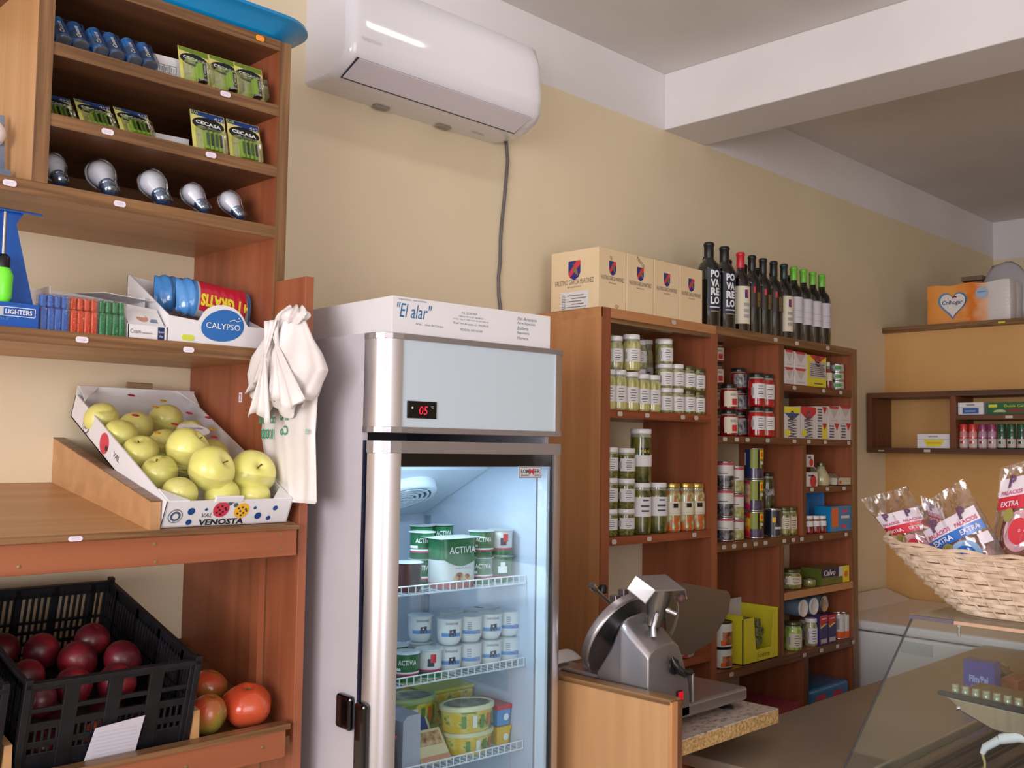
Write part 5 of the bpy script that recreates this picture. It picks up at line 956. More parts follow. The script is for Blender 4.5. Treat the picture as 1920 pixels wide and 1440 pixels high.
gt('costa', -.395, 1.662, .018, .060); gt('100', -.398, 1.630, .021, .046); gt('%  28.', -.395, 1.572, .012, .05, 1); gt('me', -.462, 1.668, .020, .03); gt('Co', -.462, 1.638, .02, .028); gt('e', -.545, 1.640, .011, .012, 1)
b.build('print', [P('bag green', (40, 150, 110), .5), P('bag faded green', (150, 196, 176), .5)], PB)
# ---- blue tray on top of the shelving
o = thing('plastic_tray', 'bright blue rounded plastic tray lying on top of the left shelving', 'tray', (1.02, -.20, 2.4985)); b = MB()
def rr(w, d, c, n=8): return [(sx * (w - c) + c * math.cos(a), sy * (d - c) + c * math.sin(a)) for sx, sy, a0 in ((1, 1, 0), (-1, 1, 90), (-1, -1, 180), (1, -1, 270)) for a in [rad(a0 + 90 * k / n) for k in range(n + 1)]]
rings = [(.175, .135, .07, .0), (.19, .15, .08, .004), (.215, .172, .09, .040), (.235, .190, .10, .046), (.237, .192, .10, .038), (.217, .174, .09, .032), (.192, .152, .08, .008)]
vs = []; N = 36
for w, d, c, z in rings: vs += [(p[0], p[1], z) for p in rr(w, d, c)]
b.add(vs, [(i * N + j, i * N + (j + 1) % N, (i + 1) * N + (j + 1) % N, (i + 1) * N + j) for i in range(len(rings) - 1) for j in range(N)] + [tuple(range(N))[::-1]])
b.build('tray', [P('bright blue plastic', (10, 140, 204), .3, coat=.3)], o, smooth=True)
b = MB(); b.tube([(-.10, -.19, .046), (-.09, -.16, .075), (-.05, -.13, .085), (0, -.11, .088), (.03, -.10, .060)], .016, 10, flat=.4); b.build('handle', [P('bright blue plastic', (10, 140, 204), .3, coat=.3)], o, smooth=True)
# ---- fruit crates
crm = noisy('black crate plastic', (13, 13, 17), (24, 24, 30), (30, 30, 30), .42)
def crate(x, label):
    T = math.atan2(.127, .47); o = thing('fruit_crate', label, 'crate', (x, -.446, 1.0430), (T, 0, 0)); w, d, h = .302, .40, .180; t = .006
    b = MB()
    def side(fn, L, back=False):
        # fn(s, z0, z1, ...) : bars along the wall of length L
        for z0, z1 in ((0, .020), (.036, .041), (.058, .066), (.082, .088), (.104, .110), (h - .020, h)): fn(0, L, z0, z1)
        n = int(L / .012)
        for k in range(n + 1):
            s = L * k / n; fn(max(0, s - .0024), min(L, s + .0024), 0, h - .01)
        for k in range(4):
            s = L * (k + .5) / 4; fn(s - .006, s + .006, 0, h)
    side(lambda a, c, z0, z1: b.box(a, c, d - t, d, z0, z1), w)
    side(lambda a, c, z0, z1: b.box(0, t, a, c, z0, z1), d); side(lambda a, c, z0, z1: b.box(w - t, w, a, c, z0, z1), d)
    b.box(0, w, 0, d, 0, .004)
    # front wall with larger windows
    for z0, z1 in ((0, .052), (.062, .074), (.094, .108), (.126, .134), (h - .014, h)): b.box(0, w, 0, t, z0, z1)
    for k in range(5): b.box(w * k / 4 - (.013 if k else 0), w * k / 4 + (.013 if k < 4 else 0), -.001, t, 0, h)
    for k in range(26): b.box(w * k / 25 - .0022, w * k / 25 + .0022, .001, t, .03, .096)
    for x0 in (0, w): 
        for y0 in (0, d): b.box(x0 - .006, x0 + .006, y0 - .006, y0 + .006, 0, h + .010)
    b.box(-.005, w + .005, -.006, .006, h - .006, h + .003); b.box(-.005, .005, 0, d, h - .004, h + .003); b.box(w - .005, w + .005, 0, d, h - .004, h + .003); b.box(0, w, d - .005, d + .005, h - .004, h + .003)
    b.build('crate_body', [crm], o, bevel=.0008, seg=1); return o
C1 = crate(.643, 'black lattice crate of nectarines with a blank white label')
b = MB(); b.slab([(.110, -.009, .022), (.202, -.009, .022), (.210, -.009, .092), (.122, -.009, .084)], (0, .001, 0), 0)
for k in range(7): b.box(.124, .198, -.0095, -.009, .032 + k * .007, .0328 + k * .007, 1)
b.build('label', [P('lilac white label', (206, 202, 214), .5), P('faint line print', (180, 184, 200), .6)], C1)
C2 = crate(.305, 'black lattice crate cut by the left picture edge')
nect = noisy('dark red nectarine skin', (62, 12, 24), (136, 28, 40), (14, 14, 14), .4, coat=.1, lo=.3, hi=.7, c3=(90, 16, 30)); nect2 = noisy('orange peach skin', (206, 110, 60), (226, 160, 90), (14, 14, 14), .4, c3=(214, 90, 60))
def fruit(name, label, cat, x, y, z, r, m, rot=(0, 0, 0), group=None, dim=.18, sq=.92, lobes=0, stem=False):
    o = thing(name, label, cat, (x, y, z), rot, group); b = MB(); pf = []
    for k in range(19):
        a = PI * k / 18; rr_ = math.sin(a) if 0 < k < 18 else 0; pf.append((rr_ * r, -math.cos(a) * r * sq - max(0, 1 - rr_ / .4) ** 2 * dim * r * (1 if k > 9 else -.3)))
    b.lathe(pf, 28, caps=False)
    if lobes: b.v = [(p[0] * (1 + .045 * math.cos(lobes * math.atan2(p[1], p[0]))), p[1] * (1 + .045 * math.cos(lobes * math.atan2(p[1], p[0]))), p[2]) for p in b.v]
    else: b.v = [(p[0], p[1] * (1 - .06 * max(0, 1 - abs(p[0]) / (r * .3))) if p[1] < 0 else p[1], p[2]) for p in b.v]
    b.build('flesh', [m], o, smooth=True)
    if stem:
        b = MB(); 
        for k in range(5):
            a = 2 * PI * k / 5; b.tube([(0, 0, r * (sq - dim * .9)), (math.cos(a) * r * .16, math.sin(a) * r * .16, r * (sq - dim * .55))], [.0022, .0007], 5)
        b.build('stem', [P('tomato stem', (96, 100, 56), .7)], o)
    return o
MC = C1.matrix_basis.copy()
nl = ['dark nectarine at the rear of the crate, brightest red', 'red nectarine with a deep seam at the right wall of the crate', 'dark nectarine in the middle of the crate', 'dark nectarine behind the crate front, centre', 'dark nectarine behind the crate front, left', 'dark nectarine in the left rear of the crate', 'nectarine at the left wall of the crate', 'dark nectarine buried in the middle left', 'dark nectarine in the rear left corner']
for i, (u, v, w, r) in enumerate(((.200, .225, .138, .033), (.225, .140, .132, .036), (.150, .165, .128, .037), (.185, .068, .124, .035), (.110, .078, .124, .034), (.110, .235, .122, .034), (.052, .140, .120, .034), (.046, .060, .118, .031), (.050, .270, .115, .034))):
    p = MC @ Vector((u, v, w)); fruit('nectarine', nl[i], 'nectarine', p.x, p.y, p.z, r, nect, (rad(30 + 20 * i), rad(15 * i), rad(50 * i)), 'nectarines in the crate')
for i, (u, v, w) in enumerate(((.155, .042, .036), (.06, .045, .036), (.235, .045, .036), (.11, .115, .036), (.20, .12, .036))):
    p = MC @ Vector((u, v, w)); fruit('nectarine', ['pale orange fruit seen through the crate front', 'lower fruit seen through the left front window', 'lower fruit at the right behind the crate front', 'lower fruit deeper in the crate, left', 'lower fruit deeper in the crate, right'][i], 'nectarine', p.x, p.y, p.z, .031, nect2 if i in (0,) else nect, (rad(20 * i), 0, 0), 'lower fruit in the crate')
M2 = C2.matrix_basis.copy(); p = M2 @ Vector((.262, .045, .135)); fruit('lemon', 'bright yellow fruit in the crate at the left edge', 'fruit', p.x, p.y, p.z, .020, P('bright yellow skin', (226, 214, 60), .35), dim=.05)
for i, (u, v, w) in enumerate(((.23, .11, .085), (.17, .06, .085), (.24, .06, .05))): p = M2 @ Vector((u, v, w)); fruit('plum', ['blue plum at the left picture edge', 'dark plum behind the blue one', 'dark plum low in the left crate'][i], 'fruit', p.x, p.y, p.z, .026, P('blue plum skin', (40, 50, 130) if i == 0 else (36, 30, 60), .4), dim=.08)
tom = noisy('ripening tomato skin', (206, 70, 44), (196, 86, 50), (9, 9, 9), .22, coat=.4, lo=.3, hi=.7); tomg = noisy('half green tomato skin', (190, 74, 44), (140, 130, 56), (7, 7, 7), .25, coat=.4, lo=.4, hi=.6)
def shz(y): return 1.034 + (y + .47) * .271
for i, (x, y, r, m, lb) in enumerate(((1.100, -.410, .0500, tom, 'large red ridged tomato at the right end'), (1.012, -.415, .036, tomg, 'half green tomato touching the crate'), (1.075, -.300, .040, tomg, 'orange tomato behind the large red one'), (.995, -.330, .034, tom, 'tomato in the shade between crate and the others'))):
    fruit('tomato', lb, 'tomato', x, y, (.006 if i == 3 else 0) + shz(y) + r * (1.12 if i == 1 else .84) + .002, r, m, (rad(14), rad(-6), rad(40 * i)), 'ripening tomatoes', dim=.22, sq=.84 if i != 1 else 1.12, lobes=5 if i == 0 else 0, stem=True)

# ================================================================ goods in the fridge
MF = FR.matrix_basis.copy()
def FW(u, v, z): return MF @ Vector((u, v, z))
actg = P('yoghurt green', (16, 110, 62), .3, coat=.3); actd = P('yoghurt dark green', (10, 84, 66), .3, coat=.3); foil = P('foil lid', (206, 214, 216), .3, .4); ywh = P('yoghurt white', (226, 228, 226), .35, coat=.2)
def cup(kind, u, v, z, r, h, label, grp, yaw=0):
    o = thing('yoghurt_cup', label, 'yoghurt', FW(u, v, z), (0, 0, rad(-3.5)), grp); b = MB(); cm = {'danone': ywh, 'danone2': ywh, 'act': actg, 'actfruit': ywh, 'actdrop': actg, 'red': P('brown red tub', (96, 40, 42), .35, coat=.3)}[kind]
    if kind in ('danone', 'danone2'): pf = [(r * .62, 0), (r * .80, h * .10), (r * .92, h * .26), (r * .95, h * .5), (r * .97, h * .93), (r, h * .95), (r, h * .97)]
    else: pf = [(r * .86, 0), (r * .90, h * .04), (r * .93, h * .93), (r, h * .95), (r, h * .97)]
    b.lathe(pf, 22); b.build('cup', [cm], o, smooth=True)
    b = MB(); b.lathe([(r * 1.04, h * .97), (r * 1.06, h * .985), (r * 1.0, h * .999), (0, h * .999)], 22); b.build('lid', [foil if kind != 'act' or grp != 'x' else foil], o)
    b = MB(); q = r * .965; W_ = .0006
    if kind in ('danone', 'danone2'):
        b.arc(q, h * .34, h * .46, rad(-75), rad(20), 10, 0); b.arc(q + .0003, h * .46, h * .49, rad(-75), rad(20), 10, 2)
        if kind == 'danone':
            b.textcyl('DANONE', q + W_, h * .78, rad(-24), h * .085, r * 1.0, 1)
            for a, z0, z1, w in ((-26, .40, .60, 10), (-14, .46, .62, 7), (-34, .36, .5, 4), (-20, .36, .44, 4), (-8, .38, .48, 3)): b.arc(q + W_, h * z0, h * z1, rad(a - w), rad(a + w), 3, 1)
            b.arc(q + W_ * 1.4, h * .50, h * .56, rad(-26), rad(-21), 2, 4)
        else:
            for k in range(5): b.arc(q + W_, h * (.44 + .08 * k), h * (.48 + .08 * k), rad(-50), rad(-30), 3, 3)
            b.arc(q + W_, h * .36, h * .5, rad(-8), rad(10), 3, 3)
    else:
        if kind == 'act': b.arc(q, h * .30, h * .36, rad(-100), rad(60), 12, 4); b.arc(q, h * .24, h * .30, rad(-100), rad(60), 12, 5); b.textcyl('ACTIVIA', q + W_, h * .60, rad(-26), h * .18, r * 1.35, 4, bold=.02); b.arc(q, h * .40, h * .50, rad(-100), rad(-55), 5, 4)
        if kind == 'actfruit': b.arc(q, h * .0 + .002, h * .24, rad(-100), rad(60), 12, 6); b.arc(q, h * .24, h * .31, rad(-100), rad(60), 12, 5); b.arc(q + W_, h * .42, h * .70, rad(-42), rad(-14), 5, 1); b.arc(q + W_ * 1.3, h * .56, h * .86, rad(-30), rad(-6), 5, 7)
        if kind == 'actdrop': b.arc(q, h * .36, h * .62, rad(-52), rad(-8), 7, 4); b.arc(q, h * .60, h * .78, rad(-40), rad(-18), 4, 4); b.arc(q, h * .18, h * .26, rad(-100), rad(60), 12, 5)
        if kind == 'red': b.arc(q, h * .1, h * .9, rad(-20), rad(25), 6, 8)
    b.build('label', [P('water blue', (90, 140, 200), .4), P('print navy', (34, 40, 66), .4), P('pale water', (150, 190, 216), .4), P('lilac code', (150, 150, 176), .5), bwhite, P('berry pink', (186, 40, 90), .4), actg, P('berry red', (206, 50, 60), .4), P('brown black', (44, 36, 36), .4)], o, smooth=True)
    return o
z1, z2, z3 = 1.3090, 1.1210, .9340
cup('red', .172, .075, z1, .033, .062, 'brown red dessert tub at the left of the top fridge shelf', None)
for i, (k, u, v, l) in enumerate((('act', .250, .130, 'left stack behind the big pack'), ('act', .382, .080, 'left column right of the big pack'), ('actfruit', .442, .080, 'right column right of the big pack'))):
    for lv in range(2):
        kk = k if i != 2 or lv else 'actdrop'
        cup(kk, u, v, z1 + lv * .0600, .0295, .0595, 'green and white yoghurt cup, %s, %s' % (l, ('lower', 'upper')[lv]), 'green yoghurt cups')
for j, u in enumerate((.312, .372)):
    for lv in range(2): cup('act', u, .215, z1 + lv * .0630, .0295, .0625, 'green yoghurt cup in the back row of the top fridge shelf, %s %s' % (('left', 'right')[j], ('lower', 'upper')[lv]), 'green yoghurt cups in the back row')
o = thing('yoghurt_pack', 'large green and white yoghurt sleeve with nut picture', 'yoghurt', FW(.237, .040, z1), (0, 0, rad(-3.5))); b = MB()
def sq(z, k): return [(.055 + (.0555 * k) * (abs(math.cos(a)) ** .5) * (1 if math.cos(a) > 0 else -1), .034 + .034 * (abs(math.sin(a)) ** .8) * (1 if math.sin(a) > 0 else -1), z) for a in [2 * PI * (j + .5) / 32 for j in range(32)]]
lv = [(0, .93), (.012, .95), (.024, .96), (.040, .965), (.062, .97), (.082, .98), (.108, 1.0)]; vs = []
for z, k in lv: vs += sq(z, k)
b.add(vs, []); 
for i in range(len(lv) - 1):
    for j in range(32): b.f.append((i * 32 + j, i * 32 + (j + 1) % 32, (i + 1) * 32 + (j + 1) % 32, (i + 1) * 32 + j)); b.m.append(2 if i == 0 else (1 if i < 4 else 0))
b.f.append(tuple(6 * 32 + j for j in range(32))); b.m.append(1); b.build('sleeve', [actg, ywh, P('pink band', (186, 110, 110), .4)], o, smooth=True)
b = MB(); y = -.0010
b.poly([(.010 + .09 * k / 12, y, .062 - .014 * math.sin(PI * k / 12)) for k in range(13)] + [(.100, y, .066), (.010, y, .066)][::1], 0); b.text('ACTIVIA', (.058, y * 1.6, .076), (1, 0, 0), (0, 0, 1), h=.015, w=.074, m=1, bold=.015); squiggle(b, .062, y, .043, .046, .006, 2)
for x, z, r, m in ((.050, .026, .011, 3), (.062, .022, .009, 4), (.072, .025, .007, 3), (.040, .022, .007, 4), (.080, .020, .006, 4), (.050, .028, .004, 5)): b.poly([(x + r * math.cos(a), y * (1.2 + .2 * (m == 5)), z + r * .8 * math.sin(a)) for a in [2 * PI * k / 12 for k in range(12)]], m)
b.build('print', [actg, bwhite, P('grey script', (170, 172, 176), .5), P('nut brown', (170, 104, 56), .5), P('nut cream', (226, 200, 150), .5), P('nut dark', (110, 60, 34), .5)], o)
b = MB(); b.box(-.006, .117, -.006, .074, .1085, .1095); b.build('lid', [foil], o, bevel=.0004)
us = (.292, .351, .411, .467)
for i, u in enumerate(us):
    k = 'danone' if i % 2 == 0 else 'danone2'
    for lv_ in range(2): cup(k, u, .078, z2 + lv_ * .0600, .0290, .0595, 'white yoghurt cup with blue stripe, column %s, %s level' % (('first', 'second', 'third', 'fourth')[i], ('lower', 'upper')[lv_]), 'white yoghurt cups')
cup('danone', .262, .145, z2 + .0600, .0290, .0595, 'white yoghurt cup standing back left on the upper level', 'white yoghurt cups'); cup('danone2', .262, .145, z2, .0290, .0595, 'white yoghurt cup hidden below at the back left', 'white yoghurt cups')
for i, u in enumerate((.351, .411, .455)): cup('danone2', u, .145, z2 + .0600, .0280, .0595, 'white yoghurt cup in the back row of the middle fridge shelf, %s' % ('left', 'centre', 'right')[i], 'white yoghurt cups in the back row'); cup('danone2', u, .145, z2, .0280, .0595, 'white yoghurt cup in the back row, below, %s' % ('left', 'centre', 'right')[i], 'white yoghurt cups in the back row')
cup('act', .168, .070, z2, .0310, .060, 'green yoghurt cup with red lid at the left of the middle fridge shelf', 'green yoghurt cups'); cup('actfruit', .231, .070, z2, .0300, .060, 'white yoghurt cup with berry picture beside the green one', 'green yoghurt cups'); cup('act', .190, .140, z2, .030, .062, 'green yoghurt cup behind the berry one', 'green yoghurt cups')
margm = noisy('margarine tub print', (226, 190, 60), (120, 150, 60), (26, 26, 40), .35, coat=.3, lo=.45, hi=.62, c3=(232, 214, 120)); crlid = P('cream lid', (222, 220, 176), .35, coat=.2); grlid = P('green grey lid centre', (96, 116, 100), .4)
def tub(u, v, z, a, c, h, label, lidm=None, yaw=0):
    o = thing('margarine_tub', label, 'margarine', FW(u, v, z), (0, 0, rad(-3.5 + yaw)), 'oval margarine tubs'); N = 32
    def oval(k, zz): return [(a * k * math.cos(t_), c * k * math.sin(t_), zz) for t_ in [2 * PI * j / N for j in range(N)]]
    b = MB(); vs = oval(.84, 0) + oval(.88, .004) + oval(.95, h * .8); b.add(vs, [(i * N + j, i * N + (j + 1) % N, (i + 1) * N + (j + 1) % N, (i + 1) * N + j) for i in range(2) for j in range(N)] + [tuple(range(N))[::-1]]); b.build('tub', [margm], o, smooth=True)
    b = MB(); vs = oval(.97, h * .80) + oval(1.0, h * .82) + oval(1.0, h * .97) + oval(.96, h) + oval(.88, h) + oval(.86, h * .97); b.add(vs, [(i * N + j, i * N + (j + 1) % N, (i + 1) * N + (j + 1) % N, (i + 1) * N + j) for i in range(5) for j in range(N)] + [tuple(5 * N + j for j in range(N))]); b.build('lid', [lidm or crlid], o, smooth=True)
    b = MB(); b.poly([(p[0], p[1], h * .975) for p in oval(.84, 0)]); b.build('lid_print', [noisy('lid print', (84, 100, 96), (196, 190, 150), (30, 30, 30), .4)], o)
    b = MB()
    for t0, m in ((-96, 1), (-78, 2), (-58, 0), (-40, 2), (-120, 2)):
        P_ = [(a * .965 * math.cos(rad(t_)), c * .965 * math.sin(rad(t_))) for t_ in (t0 - 5, t0, t0 + 5)]
        for q in range(2): b.quad((*P_[q], h * .2), (*P_[q + 1], h * .2), (*P_[q + 1], h * .66), (*P_[q], h * .66), m)
    b.build('print', [P('tub orange', (224, 110, 40), .4), P('tub white', (230, 230, 220), .4), P('tub green', (96, 140, 60), .4)], o)
tub(.362, .090, z3, .064, .046, .050, 'oval margarine tub with cream lid, lower of the front stack'); tub(.355, .088, z3 + .0505, .068, .047, .058, 'oval margarine tub with cream lid, upper of the front stack', yaw=-6)
tub(.268, .190, z3, .066, .044, .052, 'oval margarine tub at the back left, lower', P('pale green lid', (170, 190, 130), .35)); tub(.265, .190, z3 + .0525, .070, .046, .066, 'oval margarine tub with green lid at the back left, upper', P('pale green lid', (170, 190, 130), .35), yaw=-4)
for z, h, cm_, lm, l in ((z3, .042, (236, 190, 50), (232, 186, 40), 'yellow rectangular butter tub under the blue one'), (z3 + .0425, .048, (90, 150, 206), (214, 50, 60), 'blue rectangular butter tub with red lid, on the yellow one')):
    o = thing('butter_tub', l, 'butter', FW(.432, .070, z), (0, 0, rad(-3.5))); b = MB(); b.hexa([(.003, .003, 0), (.038, .003, 0), (.038, .10, 0), (.003, .10, 0), (0, 0, h * .8), (.042, 0, h * .8), (.042, .104, h * .8), (0, .104, h * .8)]); b.build('tub', [P('tub body %d' % cm_[0], cm_, .4, coat=.2)], o, bevel=.002)
    b = MB(); b.box(-.0015, .0435, -.0015, .1055, h * .78, h); b.build('lid', [P('tub lid %d' % lm[0], lm, .4, coat=.2)], o, bevel=.002)
    b = MB(); b.lathe([(.008, 0), (0, 0)], 12, (.026, -.0006, h * .42), R=Matrix.Rotation(PI / 2, 3, 'X')); b.build('print', [bwhite], o)
o = thing('margarine_tub', 'large flat yellow lidded tub behind the oval ones', 'margarine', FW(.345, .205, z3), (0, 0, rad(-3.5))); b = MB(); b.hexa([(.0, .0, 0), (.12, .0, 0), (.12, .12, 0), (0, .12, 0), (-.004, -.004, .105), (.124, -.004, .105), (.124, .124, .105), (-.004, .124, .105)]); b.build('tub', [margm], o, bevel=.006)
b = MB(); b.box(-.006, .126, -.006, .126, .105, .113); b.build('lid', [P('yellow lid', (206, 204, 90), .35)], o, bevel=.003)
chs = noisy('cheese packet film', (236, 214, 160), (240, 226, 190), (14, 14, 14), .25, coat=.5)
for i, (u, v, rx, w, h, l) in enumerate(((.212, .060, 40, .082, .078, 'flat cheese packet leaning at the front of the lower shelf'), (.214, .095, 34, .072, .110, 'flat cheese packet with blue band behind the front one'))):
    o = thing('cheese_packet', l, 'cheese', FW(u, v, z3 + .001), (rad(-rx), 0, rad(-3.5)), 'cheese packets'); b = MB(); b.box(0, w, 0, .008, 0, h); b.build('packet', [chs], o, bevel=.003)
    b = MB(); b.quad((w * .1, -.0006, h * .5), (w * .9, -.0006, h * .5), (w * .9, -.0006, h * .9), (w * .1, -.0006, h * .9), 0 if i == 0 else 1); b.quad((.002, -.0005, .004), (w - .002, -.0005, .004), (w - .002, -.0005, h * .2), (.002, -.0005, h * .2), 2); b.build('print', [noisy('food picture', (150, 80, 60), (226, 196, 150), (60, 60, 60), .4), P('print blue band', (60, 84, 150), .4), P('salmon print', (226, 160, 130), .4)], o)
o = thing('cardboard_box', 'narrow white carton side beside the cheese packets', 'box', FW(.160, .062, z3), (0, 0, rad(-3.5))); b = MB(); b.slab([(0, 0, 0), (.046, 0, 0), (.046, 0, .112), (.012, 0, .112), (0, 0, .10)], (0, .10, 0)); b.build('carton', [P('lilac grey carton', (190, 192, 206), .5)], o)
o = thing('ham_packet', 'dark packet at the left end of the lower fridge shelf', 'packet', FW(.094, .058, z3), (0, 0, rad(-3.5))); b = MB(); b.hexa([(0, 0, 0), (.060, 0, 0), (.060, .08, 0), (0, .08, 0), (0, .01, .125), (.052, .01, .115), (.052, .07, .115), (0, .07, .125)]); b.build('packet', [noisy('dark packet film', (34, 28, 40), (84, 66, 80), (20, 20, 20), .25, coat=.6)], o, bevel=.006)
b = MB(); b.quad((.030, -.0008, .070), (.050, -.0008, .070), (.050, -.0002, .078), (.030, -.0002, .078)); b.build('print', [P('small red print', (150, 60, 70), .5)], o)
# ================================================================ wall shelf on the orange partition
WS = thing('wall_shelf', 'dark brown box-shaped wall shelf on the orange wall', 'shelf', (4.78, -.5, 1.6215)); dk_y = noisy('dark walnut y', (84, 54, 38), (112, 74, 52), (60, 2, 60), .45, detail=4); dk_z = noisy('dark walnut z', (104, 58, 36), (130, 76, 48), (50, 50, 2), .45, detail=4)
def wp(nm, m, *q): return part(nm, [m], *q, parent=WS, bevel=.001)
wp('board', dk_y, (4.67, 4.886, -1.2, -.012, 1.6215, 1.6465)); wp('board', dk_y, (4.67, 4.886, -1.2, -.012, 1.884, 1.908)); wp('side_panel', dk_z, (4.672, 4.886, -.034, -.012, 1.6465, 1.884)); wp('divider', dk_z, (4.672, 4.886, -.430, -.405, 1.6465, 1.884)); wp('board', dk_y, (4.674, 4.886, -1.2, -.430, 1.776, 1.799))
def ytag(parent, x, y, z, w, h, m):
    b = MB(); b.box(x - .0012, x, y - w / 2, y + w / 2, z - h / 2, z + h / 2); b.build('price_tag', [m], parent, world=True, bevel=.0004)
ytag(WS, 4.67, -.30, 1.634, .03, .012, rt_tag); ytag(WS, 4.674, -.66, 1.787, .03, .012, rt_tag); ytag(WS, 4.67, -.08, 1.632, .03, .006, rt_tag)
def xbox(name, label, cat, x, y0, y1, z, h, d, mats, draw, group=None):
    """a carton whose printed face looks towards -X; y0 is its left (larger y) end"""
    o = thing(name, label, cat, (x, y0, z), (0, 0, -PI / 2), group); w = y0 - y1
    b = MB(); b.box(0, w, 0, d, 0, h); b.build('carton', [mats[0]], o, bevel=.001); b = MB(); draw(b, w, h); b.build('print', mats[1:], o); return o
def q4(b, x0, x1, z0, z1, m, y=-.0006): b.quad((x0, y, z0), (x1, y, z0), (x1, y, z1), (x0, y, z1), m)
def d1(b, w, h): q4(b, w * .18, w * .82, h * .08, h * .56, 0); squiggle(b, w / 2, -.001, h * .78, w * .34, h * .2, 1); q4(b, w * .28, w * .7, h * .24, h * .34, 2, -.001); q4(b, 0, w, h * .62, h * .63, 1)
xbox('soup_box', 'small white box with blue panel on the upper wall shelf', 'box', 4.692, -.434, -.545, 1.7995, .055, .05, [offwhite, P('box blue panel', (60, 96, 170), .5), ink, P('pale blue text', (170, 196, 226), .5)], d1)
def d2(b, w, h): b.text('Doble Caldo', (w * .62, -.001, h * .6), (1, 0, 0), (0, 0, 1), h=h * .22, w=w * .5, m=0); b.poly([(w * (.62 + .22 * math.cos(a)), -.0007, h * (.16 + .34 * math.sin(a))) for a in [PI * k / 10 for k in range(11)]], 1); b.poly([(w * (.28 + .14 * math.cos(a)), -.0007, h * (.18 + .24 * math.sin(a))) for a in [PI * k / 10 for k in range(11)]], 2); q4(b, w * .04, w * .22, h * .6, h * .84, 0)
xbox('stock_cube_box', 'green stock cube box with yellow lettering on the upper wall shelf', 'box', 4.692, -.560, -.76, 1.7995, .052, .05, [P('stock green', (40, 104, 60), .45), P('stock yellow', (220, 220, 60), .5), P('stock brown', (130, 60, 48), .5), P('stock cream', (200, 196, 150), .5)], d2)
def d3(b, w, h): b.poly([(w * .2, -.0007, h * .58), (w * .3, -.0007, h * .12), (w * .72, -.0007, h * .12), (w * .84, -.0007, h * .58)], 0); squiggle(b, w / 2, -.001, h * .80, w * .3, h * .16, 1); q4(b, w * .3, w * .74, h * .32, h * .40, 2, -.0011); q4(b, 0, w, h * .62, h * .63, 1)
xbox('soup_box', 'small white box with yellow panel at the bottom of the wall shelf', 'box', 4.692, -.245, -.395, 1.647, .066, .05, [offwhite, P('box yellow panel', (236, 222, 50), .5), ink, P('orange text', (230, 170, 60), .5)], d3)
for i, y in enumerate((-.4505, -.4915, -.5335, -.5745, -.6155, -.6565, -.6985, -.740)):
    cc = ((214, 60, 56), (214, 60, 56), (150, 60, 110), (150, 60, 110), (24, 84, 60), (24, 84, 60), (24, 84, 60), (24, 84, 60))[i]; nm = ('red', 'red', 'purple', 'purple', 'green', 'green', 'green', 'green')[i]
    o = thing('spice_jar', '%s-capped spice jar on the wall shelf, %s of its colour from the divider' % (nm, ('first', 'second', 'first', 'second', 'first', 'second', 'third', 'fourth')[i]), 'spice jar', (4.712, y, 1.647), (0, 0, -PI / 2), 'spice jars on the wall shelf')
    cmm = P('spice cap ' + nm, cc, .25, coat=.6); b = MB(); b.lathe([(.0165, 0), (.0185, .003), (.0185, .070), (.0165, .076), (.0165, .080)], 18); b.build('jar_body', [P('spice glass ' + nm, tuple(int(v * .5 + 110) for v in cc) if i < 4 else (46, 84, 66), .15, coat=1)], o, smooth=True)
    b = MB(); b.lathe([(.0178, .078), (.0178, .106), (.016, .110), (0, .110)], 18); b.build('cap', [cmm], o, smooth=True)
    b = MB(); b.arc(.0192, .006, .050, rad(-80), rad(80), 10, 0); b.arc(.0195, .022, .034, rad(-30), rad(30), 6, 1); b.arc(.0195, .044, .050, rad(-80), rad(80), 10, 1); b.build('label', [P('spice label', (206, 190, 186), .5), cmm], o, smooth=True)
# toilet paper etc on the partition
o = thing('toilet_paper_pack', 'orange and white pack of toilet paper with heart logo on the partition', 'toilet paper', (4.93, -.200, 2.2445), (0, 0, -PI / 2)); w, h = .385, .192; b = MB()
def f(u, v):
    s_ = u * 4; pts = [(0, 0), (w, 0), (w, .16), (0, .16)]; i = min(int(s_), 3); t_ = s_ - i; a, c = pts[i], pts[(i + 1) % 4]; x = a[0] + (c[0] - a[0]) * t_; y = a[1] + (c[1] - a[1]) * t_; k = math.sin(PI * v) ** .5
    nx, ny = (0, -1) if i == 0 else ((1, 0) if i == 1 else ((0, 1) if i == 2 else (-1, 0))); g = .006 * abs(math.sin(t_ * (4 if i % 2 == 0 else 2) * PI)) ** .6 * k + .0012 * math.sin(v * 70 + u * 60)
    return Vector((x + nx * g, y + ny * g, v * h + (.004 * math.sin(x * 40) if v > .9 else 0)))
b.grid(f, 120, 30, wrap=True); b.poly([f(i / 120, 1) for i in range(120)]); b.poly([f(i / 120, 0) for i in range(120)][::-1])
wm = _mc.get('tp'); m = bpy.data.materials.new('toilet paper wrap'); m.use_nodes = True; nt = m.node_tree; bs_ = nt.nodes['Principled BSDF']; tc = nt.nodes.new('ShaderNodeTexCoord'); sx = nt.nodes.new('ShaderNodeSeparateXYZ'); cr = nt.nodes.new('ShaderNodeValToRGB'); mr = nt.nodes.new('ShaderNodeMapRange'); mr.inputs['From Max'].default_value = w
nz = nt.nodes.new('ShaderNodeTexNoise'); nz.inputs['Scale'].default_value = 14; ad = nt.nodes.new('ShaderNodeMath'); ad.operation = 'MULTIPLY_ADD'; ad.inputs[1].default_value = .25
e = cr.color_ramp.elements; e[0].position = .05; e[0].color = rgb(238, 150, 60); e[1].position = .92; e[1].color = rgb(226, 222, 222)
